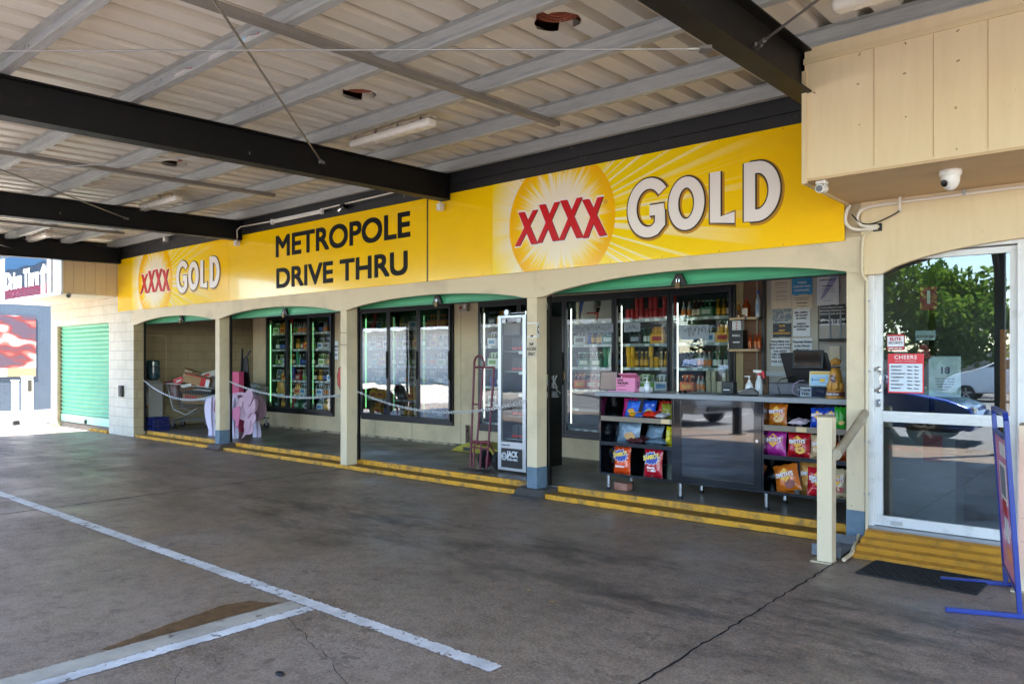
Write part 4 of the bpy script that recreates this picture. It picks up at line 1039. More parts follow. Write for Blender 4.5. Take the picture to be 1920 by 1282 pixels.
# shopping trolley
TT = Matrix.Translation((-16.15, 8.2, .12)) @ Matrix.Rotation(math.atan2(.65, .76), 4, 'Z')
def tp(x, y, z): return TT @ Vector((x, y, z))
def trolley(T, label):
    def tp(x, y, z): return T @ Vector((x, y, z))
    o = T @ Vector((0, 0, 0)); t = thing('shopping_trolley', label, 'shopping trolley', o, 0, 'loaded shopping trolleys')
    tm = M('trolley wire', '8d8f90', .35, .7)
    b = MB()
    # basket corners: rear (handle side, x=-.5) tall, front x=.45 narrower
    rb, rt, fb, ft = .42, .98, .5, .88
    cor = lambda s, x, z: tp(x, s*(.27-.07*(x+.5)/.95)*(.86+.14*(z-.42)/.55), z)
    for s in (-1, 1):
        for i in range(9):
            f = i/8; b.tube([cor(s, -.5+.08*(1-f), rb+(rt-rb)*f), cor(s, .45-.06*(1-f), fb+(ft-fb)*f)], .0045 if 0 < i < 8 else .007, 5)
        for i in range(20):
            f = i/19; b.tube([cor(s, -.42+.82*f, rb+(fb-rb)*f), cor(s, -.5+.95*f, rt+(ft-rt)*f)], .003, 4)
    for i in range(9):
        f = i/8; b.tube([cor(-1, .39+.06*f, fb+(ft-fb)*f), cor(1, .39+.06*f, fb+(ft-fb)*f)], .004, 4)
        b.tube([cor(-1, -.42-.08*f, rb+(rt-rb)*f), cor(1, -.42-.08*f, rb+(rt-rb)*f)], .004, 4)
    for i in range(10):
        f = i/9; b.tube([cor(-1, -.42+.82*f, rb+(fb-rb)*f), cor(1, -.42+.82*f, rb+(fb-rb)*f)], .004, 4)
    b.build('wire_basket', tm, t)
    c = MB()
    for s in (-1, 1):
        c.tube([tp(-.56, s*.25, 1.0), tp(-.5, s*.25, .95), tp(-.38, s*.24, .42), tp(-.1, s*.24, .3), tp(-.32, s*.24, .22), tp(-.38, s*.25, .17), tp(.42, s*.19, .2)], .012, 6)
        c.tube([tp(-.1, s*.24, .3), tp(.12, s*.22, .44)], .01, 6)
    c.tube([tp(.42, -.19, .2), tp(.42, .19, .2)], .012, 6); c.tube([tp(-.38, -.25, .17), tp(-.38, .25, .17)], .012, 6)
    c.build('frame', tm, t)
    for x, y in ((-.38, .25), (-.38, -.25), (.42, .19), (.42, -.19)):
        w = MB(); w.cyl(tp(x, y-.014, .06), tp(x, y+.014, .06), .06, seg=16); wo = w.build('wheel', rubber, t, smooth=True)
        w = MB(); w.box(x-.02, x+.02, y-.026, y-.02, .05, .15, T=T).box(x-.02, x+.02, y+.02, y+.026, .05, .15, T=T).box(x-.02, x+.02, y-.026, y+.026, .15, .18, T=T); w.build('castor_fork', tm, t)
    h = MB(); h.cyl(tp(-.56, -.27, 1.0), tp(-.56, .27, 1.0), .017, seg=10); h.build('handle', M('red handle', 'a81c1c', .4), t, smooth=True)
    return t
trolley(TT, 'wire shopping trolley piled with flattened boxes beside the water cooler')
TT2 = Matrix.Translation((-15.35, 9.0, .12)) @ Matrix.Rotation(math.atan2(.65, .76)+.15, 4, 'Z')
trolley(TT2, 'second wire trolley mostly hidden behind the left post and pink animal')
def junk(name, T, w, d, h, rot, mat, label, cat, pr=None, grp=None, lid=None, bev=.003):
    X = T @ Euler([R(a) for a in rot]).to_matrix().to_4x4(); loc = X @ Vector((0, 0, 0))
    t = thing(name, label, cat, loc, 0, grp)
    b = MB(); b.box(-w/2, w/2, -d/2, d/2, -h/2, h/2, T=X); b.build('box_body', mat, t, bevel=bev)
    if pr:
        for (a0, a1, c0, c1, m_, nm) in pr:
            q = MB(); q.box(-w/2+w*a0, -w/2+w*a1, -d/2-.002, -d/2, -h/2+h*c0, -h/2+h*c1, T=X); q.build(nm, m_, t)
    if lid:
        q = MB(); q.add([X @ Vector(p) for p in ((-w/2, -d/2, h/2), (w/2, -d/2, h/2), (w/2+.02, -d/2-.1, h/2+lid), (-w/2+.02, -d/2-.1, h/2+lid), (-w/2, -d/2+.003, h/2), (w/2, -d/2+.003, h/2), (w/2+.02, -d/2-.097, h/2+lid), (-w/2+.02, -d/2-.097, h/2+lid))], [(0,1,2,3),(4,7,6,5),(0,4,5,1),(1,5,6,2),(2,6,7,3),(3,7,4,0)]); q.build('flap', mat, t)
    return t
J = lambda x, y, z: TT @ Matrix.Translation((x, y, z))
junk('cardboard_box', J(.1, -.05, 1.05), .56, .3, .2, (6, 14, 2), card, 'large flattened brown carton with red and white end on top of the trolley', 'box', [(.0, 1, .9, 1, red, 'red_edge'), (.66, .86, 0, .9, red, 'red_panel'), (.86, 1, 0, .9, white, 'white_panel')], lid=.06)
junk('cardboard_box', J(-.33, -.05, 1.03), .2, .16, .15, (0, -25, 12), red, 'small crushed red carton at the handle end of the trolley', 'box', [(.25, .75, .4, .6, white, 'white_print')])
junk('paper_bag', J(-.18, .02, 1.14), .15, .12, .26, (0, 22, 0), M('cream bag', 'cfc3a6', .7, var=.2), 'crumpled cream paper bag wedged upright between the red and brown cartons', 'bag')
junk('cardboard_box', J(.34, .12, 1.0), .4, .26, .16, (0, 18, -10), M('grey carton', '8f8d88', .7, var=.2), 'grey open carton behind the brown one in the trolley', 'box', lid=.09)
junk('cardboard_box', J(.02, 0, .63), .5, .3, .2, (0, 4, 4), card, 'brown carton lying inside the trolley basket', 'box', [(.1, .6, .6, .9, red, 'red_strip')])
junk('bottle_carton', J(.1, .0, .8), .6, .3, .09, (0, 4, 0), M('black crate lining', '1d1b1a', .6), 'black tray of empties inside the trolley basket', 'tray', [(0, 1, .8, 1, white, 'white_rim')])
junk('cardboard_box', J(-.05, .1, 1.22), .42, .22, .03, (8, 20, 25), card, 'thin brown card sheet sticking up at the top of the trolley pile', 'box')
junk('cardboard_box', J(.3, -.02, 1.16), .3, .24, .12, (-6, -16, 30), M('white carton board', 'c8c4bc', .6, var=.15), 'white carton tilted on top of the grey open carton', 'box', [(.1, .5, .3, .7, red, 'red_print')])
junk('cardboard_box', J(-.1, -.14, .9), .3, .12, .16, (0, -12, 6), M('dark brown carton', '7a5a3a', .8, var=.2), 'small dark brown carton against the near side of the trolley basket', 'box', [(.1, .8, .5, .9, white, 'white_print')])
junk('plastic_bag', J(.3, 0, .62), .34, .28, .2, (0, 0, 0), M('blue white bag', '6f93b4', .35, var=.5, vs=14, col2='d0d8de', thr=(.45, .55)), 'blue and white plastic bag low in the trolley basket', 'bag', bev=.07)
junk('plastic_bag', J(-.42, 0, .78), .14, .3, .34, (0, -10, 0), M('pink grey bag', 'a07078', .4, var=.5, vs=14, col2='b8bcc0', thr=(.45, .55)), 'reddish plastic bag at the handle end of the trolley basket', 'bag', bev=.05)
junk('plastic_bag', TT2 @ Matrix.Translation((0, 0, .85)), .5, .34, .3, (5, 8, 0), M('clear bin bag', '8d99a3', .3, var=.5, vs=12), 'grey plastic bag of rubbish in the second trolley', 'bag', bev=.08)
junk('rubbish_bag', Matrix.Translation((-15.75, 9.0, .3)), .5, .4, .36, (0, 0, 20), M('dull grey bag', '6c6c6c', .4, var=.4, vs=12), 'grey rubbish bag on the floor behind the trolley wheels', 'bag', bev=.12)
junk('white_carton', Matrix.Translation((-16.6, 8.9, .4)), .5, .3, .56, (0, 0, 0), M('off white carton', '9b958b', .7, var=.15), 'plain off-white carton standing on the floor behind the trolley', 'box')
# pink cabinet and black tapered stand behind the animal
t = thing('pink_cabinet', 'narrow pink metal cabinet standing behind the pink animal', 'cabinet', (-14.35, 8.35, .12))
MB().box(-14.86, -14.52, 8.3, 8.42, .12, 1.36).build('body', M('pink metal', 'c0456a', .45, var=.1), t, bevel=.01); MB().box(-14.66, -14.56, 8.29, 8.3, 1.02, 1.12).build('plate', M('grey pink plate', '8a5a66', .4), t)
t = thing('tapered_stand', 'tall black tapered stand with a forked tip behind the pink animal', 'stand', (-14.35, 8.5, .12))
b = MB(); b.prism([(-14.82, .12), (-14.28, .12), (-14.50, 1.64), (-14.66, 1.64)], 'y', 8.48, 8.5); b.prism([(-14.82, .12), (-14.78, .12), (-14.65, 1.84), (-14.68, 1.84)], 'y', 8.45, 8.48); b.build('panel', black, t)
b = MB(); b.prism([(-14.60, 1.64), (-14.54, 1.64), (-14.36, 1.8), (-14.40, 1.82)], 'y', 8.47, 8.49); b.build('fork', black, t)
# ---------------- pink slotted-board animal ----------------
pk = M('lilac pink board', 'c3a0b2', .45, var=.1, vs=3); pkd = M('deep pink board', 'b0697e', .5); pkm = M('dusty pink board', 'b98fa2', .45); pkl = M('pale lilac board', 'cfc6dc', .4); pkh = M('hot pink board', 'd77aa5', .45)
an = thing('animal_sculpture', 'pink animal sculpture of interlocking curved boards with a plated trunk', 'sculpture', (-13.6, 7.75, .12))
def sheet(name, poly, T, mat, th=.018):
    b = MB(); b.prism(poly, 'y', -th/2, th/2, T=T); return b.build(name, mat, an, bevel=.003)
def sm(pts, k=5):
    """closed smooth outline through the points"""
    out = []; n = len(pts)
    for i in range(n):
        p0, p1, p2, p3 = (Vector(pts[(i+j-1) % n]) for j in range(4))
        for s in range(k):
            t = s/k; out.append(tuple(.5*((2*p1)+(p2-p0)*t+(2*p0-5*p1+4*p2-p3)*t*t+(3*p1-p0-3*p2+p3)*t**3)))
    return out
legp = sm([(-.17, .76), (-.2, .55), (-.16, .3), (-.1, .12), (-.1, .0), (.07, .0), (.08, .15), (.05, .33), (.13, .5), (.16, .7), (.06, .84), (-.08, .86)], 4)
for x, y, m_ in ((-14.22, 7.52, pkl), (-14.1, 7.95, pkl), (-13.3, 7.52, pkl), (-13.2, 7.98, pkl)):
    sheet('leg', legp, Matrix.Translation((x, y, .12)) @ Matrix.Rotation(.5, 4, 'Z'), m_, .02)
    sheet('leg_fin', [(p[0]*.45, p[1]) for p in legp], Matrix.Translation((x, y, .122)) @ Matrix.Rotation(.5+R(90), 4, 'Z'), pkl, .02)
rib = sm([(-.24, .5), (-.27, .68), (-.2, .86), (0, .92), (.2, .86), (.27, .68), (.24, .5), (0, .42)], 5)
for i in range(7):
    x = -14.3+i*.17; sc = .86+.16*math.sin(i/6*math.pi)
    sheet('body_rib', [(p[0]*sc, .66+(p[1]-.66)*sc) for p in rib], Matrix.Translation((x, 7.74, .12)) @ Matrix.Rotation(R(90), 4, 'Z'), pk)
back = sm([(-.62, .55), (-.66, .75), (-.45, .9), (0, .93), (.4, .96), (.55, .85), (.5, .6), (.2, .5), (-.3, .48)], 4)
sheet('spine_board', back, Matrix.Translation((-13.75, 7.74, .12)), pk); sheet('flank_board', [(p[0]*.95, p[1]*.94) for p in back], Matrix.Translation((-13.75, 7.56, .14)), pk)
head = sm([(-.3, .45), (-.32, .7), (-.15, .9), (.12, .92), (.3, .78), (.36, .55), (.25, .4), (.0, .34)], 4)
for dy, sc in ((-.17, .8), (-.08, .95), (.02, 1), (.12, .95), (.2, .8)):
    sheet('head_board', [(p[0]*sc, .64+(p[1]-.64)*sc) for p in head], Matrix.Translation((-13.05, 7.72+dy, .12)), pk)
pl = sm([(-.15, 0), (-.13, .12), (0, .19), (.13, .12), (.15, 0), (.08, -.1), (-.08, -.1)], 4)
for i, (x, z, a, sc) in enumerate(((-13.0, .95, 15, 1.25), (-12.84, .8, -12, 1.1), (-12.98, .68, 10, 1.05), (-12.82, .55, -14, .95), (-12.93, .45, 12, .85), (-12.82, .34, -10, .72))):
    T = Matrix.Translation((x+.27, 7.47-.014*i, z)) @ Matrix.Rotation(R(22 if i % 2 else -8), 4, 'Z') @ Matrix.Rotation(R(a), 4, 'Y') @ Matrix.Rotation(R(-14), 4, 'X') @ Matrix.Scale(sc, 4)
    sheet('trunk_plate', pl, T, pk if i % 2 else pkm, .014)
sheet('trunk_tip', sm([(-.05, .16), (.1, .2), (.08, .06), (.0, -.06), (-.14, -.17), (-.06, -.02)], 4), Matrix.Translation((-12.6, 7.38, .34)) @ Matrix.Rotation(.3, 4, 'Z'), pk)
sheet('ear', sm([(-.14, .1), (-.06, .15), (.09, .2), (.1, 0), (.05, -.2), (.0, -.24), (-.02, -.1), (-.13, -.02)], 4), Matrix.Translation((-12.98, 7.36, .62)) @ Matrix.Rotation(.35, 4, 'Z'), pkh)
for x, z, a in ((-13.0, .82, 10), (-12.46, .84, -30)):
    sheet('horn', sm([(-.07, -.08), (-.05, .05), (.07, .1), (.06, -.04)], 4), Matrix.Translation((x, 7.46, z)) @ Matrix.Rotation(R(a), 4, 'Y'), pk)
an.scale = (.9, .9, .9)
# ---------------- bay three: hand truck, wall bits ----------------
t = thing('hand_truck', 'tall maroon hand truck with looped handle parked beside the narrow fridge', 'hand truck', (-7.0, 7.55, .12))
mr_ = M('maroon paint', '6f2a3a', .4, var=.25, vs=12)
b = MB()
b.tube([(-7.16, 7.5, .16), (-7.2, 7.62, 1.5)]+[(-7.11-.09*math.cos(math.pi*i/10), 7.62, 1.55+.11*math.sin(math.pi*i/10)) for i in range(11)]+[(-7.02, 7.62, 1.5)], .015)
b.tube([(-6.86, 7.5, .16), (-6.83, 7.62, 1.5)], .015); b.tube([(-7.06, 7.52, .45), (-7.03, 7.62, 1.5)], .015)
b.tube([(-7.2, 7.62, 1.5), (-6.83, 7.62, 1.5)], .013); b.tube([(-7.18, 7.56, 1.0), (-7.05, 7.57, 1.0)], .012); b.tube([(-7.16, 7.52, .5), (-6.85, 7.52, .5)], .018); b.tube([(-7.16, 7.51, .42), (-6.85, 7.51, .42)], .012)
for x in (-7.1, -6.98): b.tube([(x, 7.5, .14), (x, 7.52, .5)], .012)
b.tube([(-6.86, 7.52, .2), (-6.86, 7.72, .3), (-6.85, 7.52, .5)], .012)
b.build('frame', mr_, t); MB().box(-7.24, -6.78, 7.34, 7.52, .125, .135).build('toe_plate', M('dark plate', '3b3336', .5, .3), t)
for x in (-7.05, -6.8):
    w = MB(); w.cyl((x-.035, 7.68, .25), (x+.035, 7.68, .25), .125, seg=20); wo = w.build('tyre', rubber, t, bevel=.02, smooth=True)
    w = MB(); w.cyl((x-.038, 7.68, .25), (x+.038, 7.68, .25), .06, seg=14); w.build('rim', mr_, wo)
t = thing('wall_switch', 'grey switch box with red button high on the wall right of the middle fridge', 'switch', (-8.95, 9.39, 2.35))
p = Q(870, 577, 9.36); MB().box(p.x-.1, p.x+.09, 9.33, 9.398, p.z-.06, p.z+.08).build('box', M('grey switch plastic', 'a89e8c', .5), t, bevel=.008)
MB().cyl((p.x-.05, 9.33, p.z), (p.x-.05, 9.315, p.z), .022, seg=12).build('button', M('red button', 'a0261c', .4), t); MB().box(p.x+.02, p.x+.06, 9.326, 9.33, p.z-.02, p.z+.05).build('plate', white, t)
t = thing('steel_bracket', 'rusty upright steel bracket bolted low on the wall beside the yellow ramp', 'bracket', (-8.98, 9.3, .12))
b = MB().box(-9.02, -8.94, 9.33, 9.345, .12, .5).box(-9.12, -8.86, 9.2, 9.345, .12, .132).cyl((-8.98, 9.33, .4), (-8.98, 9.31, .4), .022); b.build('plate', M('rusty steel', '57483a', .6, .3, var=.5, vs=20), t)
t = thing('wheel_ramp', 'yellow moulded plastic ramp on the floor behind the hand truck', 'ramp', (-8.3, 9.1, .12))
b = MB(); b.prism([(-8.9, .12), (-7.6, .12), (-7.75, .2), (-8.5, .28), (-8.75, .2)], 'y', 8.85, 9.3); b.build('body', M('dirty yellow plastic', 'a8981e', .5, var=.4, vs=8), t, bevel=.01)
MB().box(-8.6, -8.45, 8.84, 8.85, .14, .2).box(-8.2, -8.05, 8.84, 8.85, .14, .2).each('grip_pad', black, t)
# notices on posts and walls
p = Q(643, 640, 9.39); paper_sign(-12.75, -12.64, 1.62, 1.98, 9.392, [('NO', .3, .07), ('SMOKING', .5, .02), ('18+', .75, .05)], 'small white paper on the wall right of the green-lit fridge', seed=9)
t = thing('round_poster', 'round red sticker peeking out from behind the second post', 'sticker', (-12.5, 9.39, 1.2))
b = MB(); pts = []
for k in range(36): a = 2*math.pi*k/36; r = .17*(1+.05*math.sin(9*a)); pts.append((-12.52+r*math.cos(a)*.9, 1.24+r*math.sin(a)*1.5))
b.prism(pts, 'y', 9.392, 9.398); b.build('rim', M('dark rim', '241c1c', .5), t)
b = MB(); b.prism([(-12.52+(x+12.52)*.88, 1.24+(z-1.24)*.88) for x, z in pts], 'y', 9.389, 9.392); b.build('face', M('tomato red', 'c8402e', .5), t)
t = thing('access_notice', 'weathered staff access only notice peeling off the third post', 'notice', (-5.63, 6.935, 1.78))
wm = M('weathered notice', 'cdbfa8', .7, var=.4, vs=14, col2='a99a80')
MB().box(-5.704, -5.556, 6.936, 6.939, 1.62, 1.84).build('sheet', wm, t)
for s_, z, sz, o_ in (('Staff', 1.785, .045, .0), ('ACCESS', 1.725, .05, .0015), ('ONLY', 1.665, .05, .0015)): text(s_, sz, M('faded ink', '4c4742', .6), (-5.632, 6.934, z-.01), t, align='CENTER', xs=.78, ofs=.0015)
t = thing('torn_sign', 'torn remains of a black and white sticker above the access notice on the third post', 'sticker', (-5.63, 6.935, 1.76))
b = MB(); b.box(-5.70, -5.555, 6.937, 6.939, 1.865, 1.885).box(-5.7, -5.555, 6.937, 6.939, 2.025, 2.04).box(-5.556, -5.553, 6.94, 6.98, 1.865, 2.04); b.build('torn_border', white, t)
b = MB(); b.prism([(-5.66, 1.876), (-5.61, 1.9), (-5.61, 1.87)], 'y', 6.934, 6.937); b.prism([(6.942, 1.97), (6.975, 2.015), (6.975, 1.99), (6.95, 1.96)], 'x', -5.553, -5.551); b.prism([(6.942, 1.94), (6.975, 1.9), (6.975, 1.925), (6.95, 1.96)], 'x', -5.553, -5.551); b.build('torn_print', ink, t)
# key box on the block pier, hook, small cameras and conduit
t = thing('key_safe', 'small black box fixed to the white block wall right of the green garage shutter', 'box', (-17.0, 6.92, .98))
p = Q(227, 733, 6.9); MB().box(p.x-.08, p.x+.08, 6.87, 6.93, p.z-.12, p.z+.12).build('body', black, t, bevel=.015); MB().box(p.x-.05, p.x+.05, 6.86, 6.87, p.z-.08, p.z+.08).build('lid', M('dark grey plastic', '2e3034', .4), t, bevel=.004)
cabm = M('cream conduit', 'cbbd9f', .5); cabw = M('white conduit', 'd8cfc0', .4); cabk = M('black cable', '141414', .4)
t = thing('dome_camera', 'white dome security camera under the peach awning above the glass door', 'security camera', (-1.16, 6.17, 2.95))
wc = M('camera white', 'd6d2cb', .35)
MB().lathe([(.072, 0), (.074, -.025), (.064, -.04)], (-1.16, 6.17, 2.95), 24).build('base_plate', wc, t, smooth=True)
MB().lathe([(.062, -.035), (.062, -.06), (.057, -.09), (.042, -.12), (.02, -.138), (.001, -.142)], (-1.16, 6.17, 2.95), 24).build('eyeball', wc, t, smooth=True)
b = MB(); b.lathe([(.024, 0), (.026, .008), (.014, .013)], (0, 0, 0), 16); X = Matrix.Translation((-1.187, 6.122, 2.857)) @ Vector((0, 0, 1)).rotation_difference(Vector((-.5, -.8, -.4)).normalized()).to_matrix().to_4x4(); b.v = [tuple(X @ Vector(v)) for v in b.v]; b.build('lens', black, t, smooth=True)
t = thing('bullet_camera', 'small white camera with a round lens under the corner of the peach awning', 'security camera', (-1.965, 5.9, 2.95))
MB().box(-2.0, -1.93, 5.86, 5.94, 2.925, 2.95).box(-1.995, -1.985, 5.88, 5.92, 2.885, 2.925).box(-1.945, -1.935, 5.88, 5.92, 2.885, 2.925).build('mount', wc, t, bevel=.004)
b = MB().cyl((-1.965, 5.84, 2.885), (-1.965, 5.95, 2.9), .032, seg=18); b.build('body', wc, t, smooth=True); MB().cyl((-1.965, 5.839, 2.885), (-1.965, 5.834, 2.884), .024, seg=18).build('lens', M('grey lens', '6a6866', .5), t)
t = thing('bullet_camera', 'tiny camera on the underside of the far left awning above the garage shutter', 'security camera', (-16.95, 5.95, 2.93))
p = onp = (-16.93, 6.0, 2.9); MB().cyl((-16.93, 5.93, 2.925), (-16.87, 5.9, 2.9), .045, seg=14).build('body', M('grey camera', '8f8a80', .4), t, smooth=True); MB().cyl((-16.87, 5.9, 2.9), (-16.865, 5.897, 2.898), .02).build('lens', black, t)
# conduits run along the wall and down the corner
t = thing('conduit', 'white and cream conduit looping at the wall corner above the glass door', 'conduit', (-1.95, 6.9, 2.7))
b = MB(); b.tube([(3.9, 6.9, 2.925), (-1.6, 6.9, 2.91)]+curve([(-1.85, 6.9, 2.905), (-1.96, 6.895, 2.885), (-2.0, 6.89, 2.82), (-1.97, 6.89, 2.755), (-1.9, 6.9, 2.735), (-1.84, 6.9, 2.735)]), .014); b.build('white_conduit', cabw, t, smooth=True)
b = MB(); b.tube(curve([(-2.055, 6.875, 2.93), (-2.085, 6.87, 2.86), (-2.085, 6.87, 2.78), (-2.04, 6.88, 2.73), (-1.97, 6.9, 2.715), (-1.84, 6.905, 2.715)]), .014); b.build('white_conduit', cabw, t, smooth=True)
b = MB(); b.tube(curve([(-1.83, 6.905, 2.73), (-1.9, 6.905, 2.7), (-1.955, 6.905, 2.64), (-1.965, 6.905, 2.5), (-1.965, 6.905, 2.35), (-1.94, 6.91, 2.28), (-1.935, 6.93, 2.2), (-1.935, 6.93, 1.2), (-1.935, 6.93, .1)]), .012); b.build('cream_conduit', cabm, t, smooth=True)
b = MB(); b.tube(curve([(-1.67, 6.9, 2.86), (-1.68, 6.895, 2.83), (-1.76, 6.89, 2.79), (-1.88, 6.9, 2.755), (-1.97, 6.885, 2.77), (-2.04, 6.87, 2.85)]), .006); b.build('black_cable', cabk, t, smooth=True)
MB().box(-1.88, -1.81, 6.915, 6.93, 2.69, 2.755).build('wall_hole', black, t)
b = MB()
for z in (2.1, 1.5, .9, .45): b.box(-1.96, -1.91, 6.925, 6.945, z, z+.012)
for x in (-1.2, -.3): b.box(x-.012, x+.012, 6.882, 6.92, 2.9, 2.94)
b.each('saddle', galv, t)
MB().tube(curve([(-1.66, 6.9, 2.96), (-1.66, 6.87, 2.94), (-1.66, 6.87, 2.86), (-1.66, 6.9, 2.83)]), .011).build('hook_pipe', cabw, t, smooth=True)
for i, (x, z, l) in enumerate(((-7.04, 3.56, 'white junction box below the end of the large black beam'), (-12.0, 3.59, 'white junction box below the second beam end left of METROPOLE'), (-14.6, 3.93, 'small beige junction box on the flashing over the far left sign'))):
    t = thing('junction_box', l, 'junction box', (x, 6.84, z), 0, 'junction boxes along the sign')
    MB().box(x-.035, x+.035, 6.78, 6.86, z-.05, z+.04).build('box', wc, t, bevel=.008); MB().cyl((x, 6.82, z+.04), (x, 6.82, z+.06), .02).build('gland', wc, t)
t = thing('conduit', 'thin white conduit running along the black flashing to the slim batten light', 'conduit', (-11, 6.85, 3.85))
MB().tube([(-7.2, 6.84, 3.89), (-9.6, 6.84, 3.86)], .011).build('pipe', cabw, t); MB().tube([(-10.97, 6.84, 3.84), (-11.9, 6.84, 3.86), (-11.94, 6.79, 3.8), (-11.93, 6.79, 3.68), (-11.97, 6.8, 3.62)], .011).build('pipe', cabw, t)
t = thing('spotlight', 'small black adjustable spotlight on the flashing above POLE', 'spotlight', (-8.9, 6.85, 3.76))
p = Q(645, 388, 6.85); MB().box(p.x-.04, p.x+.05, 6.8, 6.9, p.z-.03, p.z+.04).build('head', black, t, bevel=.012); MB().cyl((p.x-.09, 6.82, p.z-.05), (p.x-.04, 6.84, p.z-.01), .035, .02).build('lamp', chrome, t)
t = thing('black_cable', 'thick black cable clipped down the left end of the yellow sign', 'cable', (-16.97, 6.87, 3))
MB().tube([(-17.02, 6.84, 4.0), (-16.97, 6.84, 3.9), (-17.0, 6.84, 3.6), (-17.03, 6.85, 3.3), (-16.99, 6.85, 2.95)], .022).build('cable', cabk, t, smooth=True)
b = MB()
for z in (3.5, 3.2, 3.0): b.box(-17.05, -16.95, 6.86, 6.88, z, z+.02)
b.each('clip', black, t)
# ---------------- sales counter ----------------
ct = thing('sales_counter', 'glossy black shop counter with grey top, open chip shelves and a central cabinet door', 'counter', (-3.57, 7.62, .12))
cx0, cx1, cy0, cy1 = -4.94, -2.12, 7.32, 7.9; zb0, zt0 = .29, 1.19
MB().box(cx0-.04, cx1, cy0-.03, cy1+.03, zt0, zt0+.05).build('counter_top', M('grey laminate', '878d93', .3, var=.1, vs=6), ct, bevel=.004)
b = MB(); b.box(cx0, cx0+.02, cy0, cy1, zb0, zt0).box(-4.01, -3.99, cy0, cy1, zb0, zt0).box(-3.02, -3.0, cy0, cy1, zb0, zt0).box(cx1-.02, cx1, cy0, cy1, zb0, zt0)
b.box(cx0+.02, -4.01, cy1-.02, cy1, zb0, zt0).box(-3.99, -3.02, cy1-.02, cy1, zb0, zt0).box(-3.0, cx1-.02, cy1-.02, cy1, zb0, zt0)
b.box(cx0+.02, -4.01, cy0, cy1-.02, zb0, zb0+.03).box(-3.99, -3.02, cy0, cy1-.02, zb0, zb0+.03).box(-3.0, cx1-.02, cy0, cy1-.02, zb0, zb0+.03)
b.build('carcass', gloss, ct, bevel=.002)
for a, c in ((cx0+.021, -4.011), (-2.999, cx1-.021)):
    MB().box(a, c, cy0+.012, cy1-.022, .945, .962).build('shelf', gloss, ct); MB().box(a, c, cy0+.001, cy0+.011, .91, .964).build('price_rail', M('taupe rail', '7c7062', .5), ct)
    MB().box(a, c, cy0+.001, cy1-.022, .63, .672).build('shelf', gloss, ct)
MB().box(-4.14, -4.03, cy0-.002, cy0, .915, .96).box(-2.68, -2.58, cy0-.002, cy0, .915, .96).each('price_ticket', M('cream ticket', 'cdb487', .6), ct)
d = MB(); d.box(-3.988, -3.9, cy0-.004, cy0+.014, .32, 1.188).box(-3.1, -3.022, cy0-.004, cy0+.014, .32, 1.188).box(-3.9, -3.1, cy0-.004, cy0+.014, .32, .37).box(-3.9, -3.1, cy0-.004, cy0+.014, 1.12, 1.188)
do = d.build('cabinet_door', gloss, ct, bevel=.002); MB().box(-3.9, -3.1, cy0+.006, cy0+.012, .37, 1.12).build('door_panel', M('mirror black glass', '0c0f14', .02, coat=1, spec=1), do)
MB().cyl((-3.06, cy0-.006, .8), (-3.06, cy0-.02, .8), .016, seg=12).build('knob', chrome, do)
for x in (-4.83, -3.92, -2.98, -2.2):
    for y in (7.35, 7.84):
        o = MB().cyl((x, y, .155), (x, y, .292), .024, seg=14).build('leg', chrome, ct, smooth=True); MB().cyl((x, y, .12), (x, y, .155), .027, .022, seg=14).build('foot', rubber, o)
